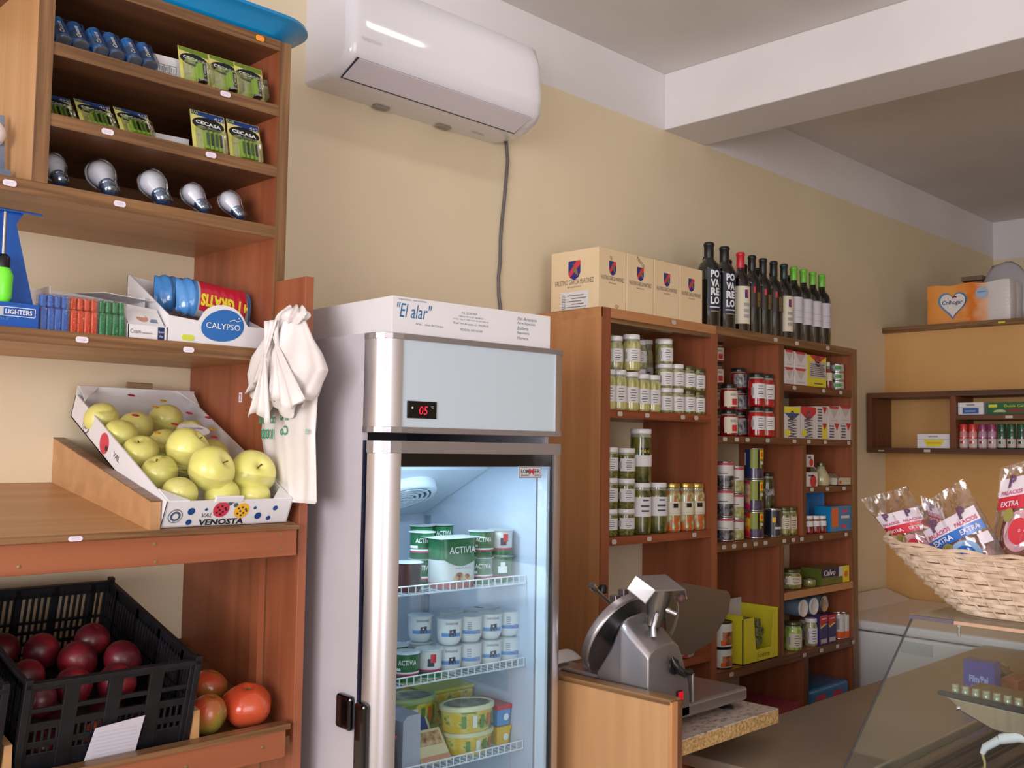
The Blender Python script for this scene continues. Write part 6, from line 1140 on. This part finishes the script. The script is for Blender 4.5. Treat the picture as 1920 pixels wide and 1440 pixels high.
for p_, c_ in ((.35, (244, 170, 90)), (.6, (236, 130, 40)), (.74, (240, 190, 150)), (.8, (226, 220, 220))): q_ = e.new(p_ + .1); q_.color = rgb(*c_)
L = nt.links.new; L(tc.outputs['Object'], sx.inputs[0]); L(sx.outputs[0], mr.inputs[0]); L(tc.outputs['Object'], nz.inputs['Vector']); L(nz.outputs['Fac'], ad.inputs[0]); L(mr.outputs[0], ad.inputs[2]); L(ad.outputs[0], cr.inputs[0]); L(cr.outputs[0], bs_.inputs['Base Color']); bs_.inputs['Roughness'].default_value = .3
b.build('wrap', [m], o, smooth=True)
b = MB(); hx, hz, hs = .125, .098, .0052
def heart(k, y, m, dx=0): b.poly([(hx + dx + k * hs * .92 * 16 * math.sin(a) ** 3 / 1.25, y, hz + k * hs * (13 * math.cos(a) - 5 * math.cos(2 * a) - 2 * math.cos(3 * a) - math.cos(4 * a)) / 1.25) for a in [2 * PI * j / 40 for j in range(40)]][::-1], m)
heart(1.12, -.0085, 0); heart(1.0, -.0092, 1, .004); heart(.97, -.0098, 2, .002)
b.text('Colhogar', (hx, -.0105, hz - .008), (1, 0, 0), (0, 0, 1), h=.026, w=.098, m=3, shear=.15, bold=.02)
for a in range(5): b.poly([(hx + .012 + .007 * math.cos(rad(30 + 30 * a)) + .004 * math.cos(t_), -.0105, hz + .028 + .007 * math.sin(rad(30 + 30 * a)) + .004 * math.sin(t_)) for t_ in [2 * PI * k / 8 for k in range(8)]], 4)
b.poly([(.262 + .028 * math.cos(a), -.0085, .140 + .028 * math.sin(a)) for a in [2 * PI * k / 20 for k in range(20)]], 5); squiggle(b, .262, -.0095, .144, .04, .008, 3); b.text('Ultraresistente', (.135, -.0085, .014), (1, 0, 0), (0, 0, 1), h=.014, w=.14, m=6)
b.build('print', [P('logo light blue', (90, 150, 206), .4), P('logo dark blue', (36, 50, 100), .4), P('logo white', (236, 232, 230), .4), P('logo navy text', (40, 56, 120), .4), P('logo pink', (214, 80, 130), .4), P('pale blue disc', (170, 196, 226), .4), P('pale orange text', (246, 196, 140), .4)], o)
ytag(o, 0, 0, 0, .001, .001, rt_tag) if 0 else None
b = MB(); b.box(4.860, 4.8615, -.585, -.555, 2.225, 2.2335); o = b.build('price_tag', [P('yellow sticker', (214, 224, 50), .5)]); tag(o, 'small yellow price sticker on the edge of the partition plank', 'sticker')
def crumple(name, label, cat, c, s, mat, seed=0, amp=.18, fr=3, parent=None, sub=3):
    import bmesh
    bm = bmesh.new(); bmesh.ops.create_icosphere(bm, subdivisions=sub, radius=1); me = bpy.data.meshes.new(name)
    for v in bm.verts:
        n_ = noise.noise(v.co * fr + Vector((seed, 0, 0))); v.co *= 1 + amp * n_; v.co = Vector((v.co.x * s[0], v.co.y * s[1], max(v.co.z, -.78) * s[2]))
    bm.to_mesh(me); bm.free(); me.materials.append(mat); me.polygons.foreach_set('use_smooth', [True] * len(me.polygons)); o = bpy.data.objects.new(name, me); COL.objects.link(o); o.location = c
    if parent: o.parent = parent
    else: tag(o, label, cat)
    return o
crumple('plastic_bag', 'grey translucent plastic bag bulging behind the toilet paper pack', 'bag', (5.125, -.50, 2.378), (.028, .13, .172), P('grey bag plastic', (176, 172, 180), .35), 5, .12, 2.2)
o = thing('brown_box', 'brown flat stack behind the toilet paper pack by the end wall', 'box', (5.10, -.30, 2.2445)); b = MB()
for k in range(9): b.box(0, .05, -.10, 0, k * .029, k * .029 + .022)
b.build('stack', [P('brown stack', (120, 96, 80), .6)], o)
# ================================================================ chest freezer
FZ = thing('chest_freezer', 'white chest freezer in the far corner behind the glass display', 'freezer', (4.45, -.38, 0)); wz = P('freezer white', (224, 222, 224), .35, coat=.3)
part('body', [wz], (4.06, 4.84, -1.34, -.03, .02, .880), parent=FZ, bevel=.01); part('lid', [wz], (4.055, 4.845, -1.345, -.025, .885, .925), parent=FZ, bevel=.012)
b = MB(); b.slab([(4.08, -.16, .925), (4.08, -.026, .925), (4.08, -.026, .968)], (.74, 0, 0)); b.build('lid_hump', [wz], FZ, world=True, bevel=.004)
part('label', [P('pale grey label', (190, 196, 200), .4)], (4.055, 4.06, -.57, -.44, .82, .866), parent=FZ); b = MB(); b.lathe([(.010, 0), (.010, .004), (0, .004)], 14, (4.0595, -.62, .80), R=Matrix.Rotation(-PI / 2, 3, 'Y')); b.build('lock', [P('freezer lock', (90, 92, 96), .4, .5)], FZ, world=True)
# ================================================================ slicer cabinet, worktop, stainless deck
SC = thing('slicer_cabinet', 'light wood cabinet with raised side panel and granite-look top under the slicer', 'cabinet', (2.05, -.6, 0))
part('side_panel', [beech_z, noisy('walnut edge y', (0, 0, 0), (0, 0, 0))], (1.80, 1.834, -.940, -.36, .02, 1.076, 0), parent=SC)
part('edge_trim', [noisy('walnut edge y', (0, 0, 0), (0, 0, 0))], (1.798, 1.836, -.945, -.36, 1.076, 1.088), parent=SC, bevel=.001)
part('edge_trim', [brown_z], (1.820, 1.836, -.950, -.941, .02, 1.083, 0), parent=SC, bevel=.001); part('edge_trim', [oak_z], (1.798, 1.819, -.950, -.941, .02, 1.083, 0), parent=SC, bevel=.001)
gran = noisy('speckled granite laminate', (112, 96, 88), (198, 182, 172), (70, 130, 130), .3, coat=.2, lo=.30, hi=.52, detail=6)
chip = noisy('chipboard edge', (150, 112, 66), (206, 172, 116), (150, 150, 150), .8, lo=.35, hi=.65, detail=5, bump=.4)
part('worktop', [gran, chip], (1.837, 2.298, -.912, -.34, .978, .981, 0), (1.837, 2.298, -.912, -.34, .946, .978, 1), parent=SC)
part('body', [cherry_x], (1.837, 2.27, -.76, -.34, .02, .945, 0), parent=SC)
DK = thing('stainless_counter', 'long stainless steel counter top running back from the slicer', 'counter', (3.1, -.97, 0)); stl = noisy('worn stainless top', (158, 148, 134), (176, 166, 150), (2, 2, 2), .38, metal=.7)
part('top', [stl], (2.045, 4.03, -1.172, -.775, .870, .900), parent=DK, bevel=.006, seg=3); part('body', [P('counter white body', (200, 198, 196), .5)], (2.10, 4.0, -1.15, -.80, .02, .869), parent=DK)
# ================================================================ glass display case
DC = thing('display_case', 'glass deli display case with slanted side pane and ribbed black deck', 'display case', (2.8, -1.5, 0)); gl = clear('case glass', (248, 253, 254), .30, .05, .03); ge = P('glass edge', (58, 62, 66), .3)
b = MB(); b.slab([(2.200, -1.296, 1.264), (2.200, -1.136, .905), (2.200, -2.05, .905), (2.200, -2.05, 1.264)], (.005, 0, 0)); b.build('side_pane', [gl], DC, world=True)
b = MB(); b.tube([(2.2025, -1.2945, 1.264), (2.2025, -1.1345, .905)], .0022, 6); b.build('pane_edge', [ge], DC, world=True)
b = MB(); b.box(2.197, 3.5, -2.05, -1.290, 1.266, 1.272); b.build('top_pane', [gl], DC, world=True)
part('top_rail', [P('purple grey rail', (110, 100, 116), .35, .3), P('basket reflection on rail', (196, 160, 132), .5)], (2.195, 2.203, -1.385, -1.290, 1.262, 1.270, 0), (2.195, 2.203, -2.05, -1.386, 1.262, 1.269, 1), parent=DC)  # beige length: the basket's reflection put into the rail colour
b = MB(); b.tube([(2.208, -1.392, 1.256), (2.208, -1.392, 1.236)], .003, 8); b.lathe([(.005, 0), (.005, .004), (0, .004)], 10, (2.208, -1.392, 1.256)); b.build('pin', [chrome], DC, world=True)
bk = P('black ribbed deck', (18, 16, 18), .45)
b = MB(); b.box(2.24, 3.6, -1.70, -1.176, .845, .868); DKK = b.build('ribbed_deck', [bk], DC, world=True)
for k in range(7):
    y = -1.20 - k * .062; b = MB(); b.box(2.24, 3.6, y - .030, y, .868, .894); b.build('rib', [bk if k % 2 else P('dark maroon rib', (52, 38, 40), .3)], DC, world=True, bevel=.006)
    b = MB(); b.box(2.24, 3.6, y - .040, y - .037, .868, .884); b.build('rail', [P('grey strip metal', (84, 80, 76), .35, .6)], DC, world=True)
part('base', [P('case base', (150, 148, 148), .5)], (2.22, 3.62, -1.75, -1.18, .02, .844), parent=DC)
SH = MB(); SH.slab([(2.45, -1.262, 1.050), (2.45, -1.60, 1.036), (2.45, -1.60, .985), (2.45, -1.44, .988), (2.45, -1.37, .992), (2.45, -1.30, 1.020)][::-1], (.22, 0, 0)); sh_ = SH.build('inner_shelf', [steel], DC, world=True, bevel=.004)
b = MB(); b.slab([(2.445, -1.248, 1.062), (2.445, -1.248, 1.052), (2.445, -1.60, 1.036), (2.445, -1.60, 1.050)], (.012, 0, 0)); b.build('shelf_lip', [P('blue black lip', (22, 30, 44), .3)], DC, world=True, bevel=.001)
b = MB(); b.lathe([(.005, 0), (.005, .003), (.002, .005), (0, .005)], 12, (2.4495, -1.293, 1.028), R=Matrix.Rotation(-PI / 2, 3, 'Y')); b.build('rivet', [chrome], DC, world=True)
b = MB(); b.tube([(2.47, -1.47, .992), (2.46, -1.42, .988), (2.455, -1.385, .975)], [.014, .014, .012], 10); b.build('lamp_connector', [white_p], DC, world=True, smooth=True)
b = MB(); b.tube([(2.455, -1.385, .975), (2.453, -1.352, .950), (2.452, -1.346, .935)], [.010, .009, .006], 10); b.build('lamp_connector', [white_p], DC, world=True, smooth=True)
b = MB(); b.tube([(2.452, -1.346, .935), (2.45, -1.352, .918), (2.45, -1.352, .905), (2.45, -1.342, .896)], .0035, 8); b.build('cable', [P('yellowish cable', (170, 160, 96), .4)], DC, world=True, smooth=True)
for i in range(7):  # reflections of jars in the glass, built as small solid jars
    y = -1.278 - i * .0235; o = thing('reflected_jar', 'jar reflection in the case glass, modelled as a tiny jar, number %s from left' % ('one', 'two', 'three', 'four', 'five', 'six', 'seven')[i], 'jar', (2.475, y, 1.0505 - (i * .0235 + .016) * .0414), group='jar reflections modelled as tiny jars'); b = MB(); b.lathe([(.008, 0), (.009, .002), (.009, .018), (.007, .021)], 12); b.build('jar_body', [P('jar glass tint', (150, 156, 130) if i < 4 else (110, 130, 110), .1, coat=1)], o, smooth=True)
    b = MB(); b.lathe([(.0085, .021), (.0085, .027), (0, .0275)], 12); b.build('cap', [P('jar cap tint', (170, 160, 130), .3)], o, smooth=True)
def d4(b, w, h): b.text('Film/Pel', (w * .5, -.001, h * .52), (1, 0, 0), (0, 0, 1), h=h * .16, w=w * .6, m=0, bold=.03); b.text('film', (w * .36, -.001, h * .38), (1, 0, 0), (0, 0, 1), h=h * .08, w=w * .2, m=0); b.text('mercoblan', (w * .5, -.001, h * .18), (1, 0, 0), (0, 0, 1), h=h * .08, w=w * .64, m=1)
xbox('reflected_film_box', 'reflected purple blue cling film box, built solid on the steel counter', 'box', 3.05, -1.075, -1.162, .9005, .125, .05, [P('film box blue', (66, 66, 150), .4, coat=.2), P('film box pale', (150, 176, 226), .5), P('film box lilac', (170, 150, 170), .5)], d4)  # reflection in the case glass, modelled as a solid box
crumple('black_bag', 'black rounded bundle at the right edge of the steel counter', 'bag', (3.55, -1.125, .951), (.05, .044, .064), black, 2, .2, 2)
crumple('plastic_bag', 'brownish crumpled clear bag behind the cling film box', 'bag', (3.36, -1.05, .9325), (.07, .05, .04), noisy('brown bag film', (70, 52, 42), (110, 90, 74), (20, 20, 20), .25, coat=.6), 8, .3, 3)
o = thing('wooden_block', 'reddish wooden block at the right edge of the steel counter', 'wood block', (3.22, -1.168, .9005)); b = MB(); b.box(0, .12, 0, .05, 0, .055); b.build('block', [cherry_x], o, bevel=.004)
# ================================================================ slicer
SL = thing('meat_slicer', 'stainless steel meat slicer with round blade standing on the granite-look top', 'slicer', (2.02, -.66, .9815)); stm = P('slicer cast aluminium', (176, 172, 176), .30, .9); std = P('slicer dark steel', (120, 114, 108), .32, .9); blk = P('slicer black', (18, 20, 24), .3)
Fo = [(1.846, 1.0), (1.846, 1.152), (1.854, 1.166), (1.870, 1.173), (1.890, 1.176), (1.920, 1.179), (1.942, 1.179), (1.962, 1.166), (1.980, 1.132), (1.996, 1.096), (2.006, 1.05), (2.008, 1.0)]
def ring(y, dz, cap=9, inset=0): return [(x + (inset if x < 1.9 else -inset), y, min(z + (dz if z > 1.09 else 0), cap)) for x, z in Fo]
rg = [ring(-.850, 0), ring(-.790, .048), ring(-.775, .060), ring(-.768, .058), ring(-.745, .010), ring(-.70, 0, 1.10)]
b = MB(); n = len(Fo); b.add([p for r_ in rg for p in r_], [(i * n + j, i * n + (j + 1) % n, (i + 1) * n + (j + 1) % n, (i + 1) * n + j) for i in range(len(rg) - 1) for j in range(n)] + [tuple(range(n))[::-1], tuple((len(rg) - 1) * n + j for j in range(n))]); o = b.build('housing', [stm], SL, world=True, smooth=True, bevel=.007, seg=3)
b = MB(); b.box(1.846, 2.256, -.850, -.44, .998, 1.030); b.build('base', [stm], SL, world=True, bevel=.007, seg=3)
b = MB(); b.box(1.846, 2.04, -.715, -.585, 1.032, 1.094); b.build('rear_tray', [stm], SL, world=True, bevel=.006, seg=3)
for x, y in ((2.205, -.82), (1.90, -.80), (2.205, -.50), (1.90, -.50)):
    b = MB(); b.lathe([(.020, 0), (.018, .005), (.011, .008), (.011, .0185)], 16, (x, y, .9815)); b.build('foot', [blk], SL, world=True, smooth=True)
nrm = Vector((0, .894, .447)); Rm = nrm.to_track_quat('Z', 'Y').to_matrix(); cB = Vector((1.932, -.700, 1.172))
b = MB(); b.lathe([(.104, -.002), (.107, -.005), (.110, -.003), (.111, .002), (.111, .016), (.106, .020), (.02, .020)], 48, tuple(cB), R=Rm); b.build('blade_guard', [stm], SL, world=True, smooth=True)
b = MB(); b.lathe([(.104, -.002), (.103, .012), (.094, .014), (.078, .006), (.050, .000), (0, .000)], 48, tuple(cB), R=Rm, caps=False); b.build('blade', [P("blade steel", (70, 66, 74), .25, .9)], SL, world=True, smooth=True)
b = MB(); b.lathe([(.050, -.004), (.050, -.045), (.0, -.048)], 30, tuple(cB + Vector((.02, 0, .015))), R=Rm); b.build('hub_shroud', [blk], SL, world=True, smooth=True)
b = MB(); b.tube([(1.955, -.66, 1.236), (1.882, -.66, 1.286)], .0055, 10); b.lathe([(.0095, -.008), (.0105, 0), (.0095, .008), (0, .009)], 14, (1.876, -.66, 1.290), R=Vector((-.82, 0, .57)).to_track_quat('Z', 'Y').to_matrix()); b.build('clamp_rod', [chrome], SL, world=True, smooth=True)
b = MB(); b.lathe([(.006, -.01), (.012, -.008), (.013, .004), (.008, .012), (0, .013)], 16, (1.962, -.62, 1.272)); b.build('knob', [blk], SL, world=True, smooth=True)
for x, z in ((1.968, 1.250), (2.0, 1.262)):
    b = MB(); b.box(x - .010, x + .010, -.665, -.645, z - .006, z + .012); b.build('guard_lug', [stm], SL, world=True, bevel=.002)
b = MB(); b.slab([(1.870, -.852, 1.299), (1.982, -.852, 1.293), (1.985, -.795, 1.321), (1.870, -.795, 1.326)], (0, .001, .004)); b.slab([(1.870, -.852, 1.301), (1.870, -.795, 1.328), (1.832, -.800, 1.302), (1.832, -.852, 1.275)], (-.001, 0, .003)); b.slab([(1.982, -.852, 1.295), (1.985, -.795, 1.322), (1.990, -.795, 1.300), (1.990, -.852, 1.272)], (.002, 0, 0)); b.build('sharpener_cover', [P('cover steel', (206, 204, 210), .28, .9)], SL, world=True, bevel=.0012)
b = MB(); b.tube([(1.925, -.805, 1.215), (1.925, -.815, 1.255), (1.93, -.82, 1.296)], [.020, .024, .028], 16); b.build('sharpener_body', [std], SL, world=True, smooth=True)
b = MB(); b.tube([(1.892, -.83, 1.195), (1.890, -.83, 1.215), (1.905, -.83, 1.245)], [.008, .006, .006], 10); b.build('sharpener_arm', [stm], SL, world=True, smooth=True)
b = MB(); b.tube([(1.912, -.850, 1.256), (1.922, -.872, 1.247)], .005, 10); b.lathe([(.0066, 0), (.0066, .006), (0, .006)], 10, (1.914, -.852, 1.255), R=Vector((.4, -.85, -.35)).to_track_quat('Z', 'Y').to_matrix()); b.build('screw', [chrome], SL, world=True, smooth=True)
b = MB(); b.lathe([(.009, 0), (.011, .006), (.009, .016), (0, .018)], 14, (1.968, -.842, 1.276), R=Matrix.Rotation(PI / 2, 3, 'X')); b.build('sharpening_knob', [P('dull reddish metal', (130, 100, 100), .35, .7)], SL, world=True, smooth=True)
b = MB(); b.slab([(2.040, -.752, 1.275), (2.120, -.752, 1.288), (2.318, -.752, 1.251), (2.332, -.752, 1.236), (2.322, -.752, 1.195), (2.245, -.752, 1.128), (2.150, -.752, 1.108), (2.050, -.752, 1.120)][::-1], (0, .005, 0)); b.build('meat_plate', [P('plate steel', (128, 120, 112), .34, .85)], SL, world=True, bevel=.0015)
b = MB(); pts = [(2.055, -.772, 1.262), (2.060, -.775, 1.240), (2.056, -.776, 1.215), (2.044, -.776, 1.190), (2.03, -.775, 1.17)]; b.tube(pts, .011, 8, flat=.35); b.build('plate_arm', [P('pale arm', (190, 188, 182), .3, .8)], SL, world=True, smooth=True)
b = MB(); pts = [(1.928, -.8555, 1.148), (1.931, -.862, 1.132), (1.942, -.868, 1.116), (1.962, -.868, 1.108), (1.986, -.866, 1.108)]; b.tube(pts, [.003, .007, .009, .010, .008], 10); b.build('lever', [blk], SL, world=True, smooth=True)
b = MB(); b.lathe([(.018, 0), (.018, .002), (0, .002)], 20, (1.940, -.8525, 1.124), R=Matrix.Rotation(PI / 2, 3, 'X')); b.build('lever_boss', [P('brown grey boss', (84, 76, 74), .3, .8)], SL, world=True, smooth=True)
b = MB(); b.box(1.952, 1.974, -.8535, -.850, 1.030, 1.066, 0); b.box(1.955, 1.971, -.8575, -.853, 1.046, 1.064, 1); b.build('switch', [blk, P('switch red', (220, 24, 50), .3, emit=(200, 10, 30), es=.25)], SL, world=True, bevel=.001)
b = MB(); b.box(2.014, 2.022, -.853, -.835, 1.03, 1.098); b.build('guide_post', [stm], SL, world=True, bevel=.003)
o = thing('paper_sheets', 'curled white paper lying between fridge and slicer', 'paper', (1.90, -.555, 1.0320)); b = MB()
b.grid(lambda u, v: Vector((-.05 + .10 * u, .04 + (v - .5) * .10, .1 * 0 + .050 + .030 * math.sin(PI * (.15 + .8 * v)))), 6, 14); b.build('sheet', [paper], o, smooth=True, solid=.002)
b = MB(); b.box(-.05, .05, -.01, .09, 0, .050); b.build('pad', [paper], o)
# ================================================================ wicker basket and cured sausage packs
BK = thing('wicker_basket', 'pale woven wicker basket on the glass display full of sausage packs', 'basket', (2.405, -1.575, 1.2722)); wick = noisy('pale wicker', (196, 168, 142), (222, 198, 174), (40, 40, 40), .6, detail=4, bump=.2)
def rrect(w, d, c, N):
    P_ = []; segs = [(w - c, 'r'), (d - c, 'f')]; per = []; pts = []
    for sx, sy, a0 in ((1, 1, 0), (-1, 1, 90), (-1, -1, 180), (1, -1, 270)):
        for k in range(13): a = rad(a0 + 90 * k / 12); pts.append((sx * (w - c) + c * math.cos(a), sy * (d - c) + c * math.sin(a)))
    pts.append(pts[0]); L_ = [0]
    for i in range(1, len(pts)): L_.append(L_[-1] + math.hypot(pts[i][0] - pts[i - 1][0], pts[i][1] - pts[i - 1][1]))
    out = []; j = 0
    for k in range(N):
        t_ = L_[-1] * k / N
        while L_[j + 1] < t_: j += 1
        q = (t_ - L_[j]) / max(1e-9, L_[j + 1] - L_[j]); out.append((pts[j][0] + (pts[j + 1][0] - pts[j][0]) * q, pts[j][1] + (pts[j + 1][1] - pts[j][1]) * q))
    return out
NS = 52; NR = 14; Hb = .150; rnd = random.Random(9)
def bring(t_, N): w = .135 + .075 * t_ ** .9; d = .235 + .150 * t_ ** .85; return rrect(w, d, .09 + .05 * t_, N)
def bz(t_, y): return t_ * (Hb - .022 * (1 - (y / .39) ** 2) * t_)
weave = MB(); prev = None
for i in range(NR):
    t_ = (i + .5) / NR; N = NS * 3; pts = bring(t_, N); ring_ = []
    for k in range(N):
        ph = PI * k / 3 + PI * i; x, y = pts[k]; L_ = math.hypot(x, y); o_ = .0042 * math.cos(ph); jit = .0012 * math.sin(k * .37 + i * 2.1)
        ring_.append(Vector((x + x / L_ * o_, y + y / L_ * o_, bz(t_, y) + .004 + jit)))
    hh, ww = Hb / NR * .50, .0030; vs = []
    for k in range(N):
        x, y = ring_[k].x, ring_[k].y; L_ = math.hypot(x, y); nx, ny = x / L_, y / L_; z = ring_[k].z; fat = .75 + .25 * abs(math.cos(PI * k / 3 + PI * i)) + .0
        for a in range(6): A_ = 2 * PI * a / 6; vs.append((x + nx * ww * math.cos(A_), y + ny * ww * math.cos(A_), z + hh * fat * math.sin(A_)))
    weave.add(vs, [(k * 6 + a, ((k + 1) % N) * 6 + a, ((k + 1) % N) * 6 + (a + 1) % 6, k * 6 + (a + 1) % 6) for k in range(N) for a in range(6)])
weave.build('woven_side', [wick], BK, smooth=True)
b = MB()
for k in range(NS):
    pts = []
    for j in range(7): t_ = j / 6; x, y = bring(t_, NS * 3)[k * 3 + 1]; pts.append((x, y, bz(t_, y) + .004))
    b.tube(pts, .0026, 5)
b.build('stakes', [wick], BK, smooth=True)
for j, (dz, dr, ph) in enumerate(((.004, 0, 0), (.010, .002, 2.1), (.000, .003, 4.2))):
    pts = []; N = NS * 3
    for k in range(N + 1): x, y = bring(1, N)[k % N]; L_ = math.hypot(x, y); a = k * .9 + ph; pts.append((x + x / L_ * (dr + .003 * math.cos(a)), y + y / L_ * (dr + .003 * math.cos(a)), bz(1, y) + dz + .003 * math.sin(a)))
    b = MB(); b.tube(pts, .0042, 6); b.build('rim_strand', [wick], BK, smooth=True)
b = MB(); b.poly([(x, y, .003) for x, y in bring(0, 60)]); b.build('bottom', [wick], BK, solid=.004)
packf = clear('pack film', (250, 248, 250), .45, .12, .07, bump=.3, bs=26); sausm = noisy('cured sausage skin', (120, 62, 50), (176, 120, 96), (30, 30, 30), .35, coat=.4, c3=(150, 90, 72))
def pack(label, x, TL, TR, BL, BR, band, circ, v0=.30, th=.020, big=True):
    """a sealed film pack: corners given as (y, z) on the plane at x"""
    cy = sum(p[0] for p in (TL, TR, BL, BR)) / 4; cz = sum(p[1] for p in (TL, TR, BL, BR)) / 4; o = thing('sausage_pack', label, 'sausage pack', (x, cy, cz), group=None)
    def Q(u, v): return tuple(TL[i] * (1 - u) * (1 - v) + TR[i] * u * (1 - v) + BL[i] * (1 - u) * v + BR[i] * u * v for i in (0, 1))
    def S(u, v, s=-1, k=1.0): y, z = Q(u, v); bul = th * (math.sin(PI * min(max(u, 0), 1)) ** .6) * min(1, max(0, (v - .10) * 3.2)) * k + .0018 * math.sin(u * 23 + v * 11); return Vector((s * bul, y - cy, z - cz))
    b = MB(); b.grid(lambda u, v: S(u, v, -1, 1.12) - Vector((.0025, 0, 0)), 18, 26); b.grid(lambda u, v: S(u, v, 1, 1.12) + Vector((.0025, 0, 0)), 18, 26); b.build('film', [packf], o, smooth=True)
    b = MB(); a, c = Vector((0, *[q - w_ for q, w_ in zip(Q(.5, v0 + .25), (cy, cz))])), Vector((0, *[q - w_ for q, w_ in zip(Q(.5, .97), (cy, cz))])); wd = math.hypot(TR[0] - TL[0], TR[1] - TL[1]) * (.36 if big else .3)
    n_ = 10; b.tube([a + (c - a) * k / n_ for k in range(n_ + 1)], [wd * math.sin(PI * (.12 + .76 * k / n_)) ** .5 for k in range(n_ + 1)], 20); ob = b.build('sausage', [sausm], o, smooth=True)
    for v_ in ob.data.vertices: v_.co.x *= th / wd * .9
    b = MB()
    def patch(u0, u1, va, vb, m, off, nu=8): 
        b.grid(lambda u, v: S(u0 + (u1 - u0) * u, va + (vb - va) * v, -1, 1.12) - Vector((.003 + off, 0, 0)), nu, 4, m)
    patch(.04, .96, v0, v0 + .16, 0, .0004); patch(.04, .96, v0 + .16, v0 + .27, 1, .0006)
    def word(s, u, v, hw, m, off=.0030, bold=.02):
        V_, F_, W_, H_ = glyphs(s, 0, bold); k = hw / W_; vs = []
        for p in V_: uu = u + (p[0] - W_ / 2) * k; vv = v - p[1] * k * (abs(TR[0] - TL[0]) + abs(TR[1] - TL[1])) / (abs(BL[0] - TL[0]) + abs(BL[1] - TL[1]) + 1e-6); vs.append(S(uu, vv, -1, 1.12) - Vector((.003 + off, 0, 0)))
        b.add(vs, F_, m)
    if big:
        word('P', .28, v0 + .085, .13, 3, bold=.06); word('PALACIOS', .30, v0 + .145, .40, 2); word('P', .76, v0 + .085, .12, 3, bold=.06); word('PALACIOS', .76, v0 + .145, .36, 2); word('EXTRA', .30, v0 + .245, .34, 0); word('EXTRA', .76, v0 + .245, .30, 0)
        b.add([S(.5 + .26 * math.cos(a) , v0 + .46 + .17 * math.sin(a), -1, 1.12) - Vector((.0035, 0, 0)) for a in [2 * PI * k / 24 for k in range(24)]], [tuple(range(24))], 4); b.add([S(.5 + .17 * math.cos(a), v0 + .46 + .11 * math.sin(a), -1, 1.12) - Vector((.0042, 0, 0)) for a in [2 * PI * k / 24 for k in range(24)]], [tuple(range(24))], 1); word('NO', .5, v0 + .47, .10, 0, .0022)
        patch(.80, .96, v0 + .30, v0 + .42, 0, .0004, 3); b.add([S(.30 + .10 * math.cos(a), v0 + .32 + .06 * math.sin(a), -1, 1.12) - Vector((.0042, 0, 0)) for a in [2 * PI * k / 16 for k in range(16)]], [tuple(range(16))], 5)
    else: word('P', .5, v0 + .085, .3, 3, bold=.06); word('PALACIOS', .5, v0 + .145, .8, 2); word('EXTRA', .5, v0 + .245, .7, 0)
    b.build('label', [P('pack label white', (226, 216, 226), .35), band, P('pack pink text', (196, 50, 110), .4), P('pack dark P', (100, 64, 96), .4), circ, P('olive seal', (160, 150, 80), .4)], o, smooth=True)
    return o
pred = P('pack red band', (206, 40, 62), .3, coat=.4); pblu = P('pack blue band', (30, 110, 200), .3, coat=.4); ppk = P('pack pale circle', (206, 160, 170), .35); pbl2 = P('pack pale blue circle', (150, 186, 226), .35)
pack('sausage pack with red EXTRA band leaning at the left end of the basket', 2.362, (-1.100, 1.507), (-1.215, 1.543), (-1.238, 1.345), (-1.335, 1.370), pred, ppk, v0=.26)
pack('narrow sausage pack with small red label behind the two wide ones', 2.440, (-1.212, 1.520), (-1.262, 1.502), (-1.268, 1.360), (-1.320, 1.360), pred, ppk, v0=.10, th=.012, big=False)
pack('sausage pack with blue band in the middle of the basket', 2.318, (-1.240, 1.486), (-1.362, 1.566), (-1.335, 1.330), (-1.462, 1.388), pblu, pbl2, v0=.30)
pack('upright sausage pack with red band cut by the right picture edge', 2.355, (-1.430, 1.592), (-1.545, 1.630), (-1.400, 1.345), (-1.520, 1.345), pred, ppk, v0=.12)
o = thing('highlight_lamp', 'unseen slim ceiling lamp added for the highlight on the air conditioner', 'lamp', (2.0, -.70, 2.985)); b = MB(); b.box(-.30, .30, -.05, .05, 0, .049); b.build('housing', [white_p], o, bevel=.004); b = MB(); b.tube([(-.20, 0, -.016), (.08, 0, -.016)], .024, 14); b.build('tube', [P('lamp tube', (255, 255, 255), .4, emit=(255, 250, 245), es=14)], o, smooth=True)  # out of view; added and sized for the highlight on the air conditioner
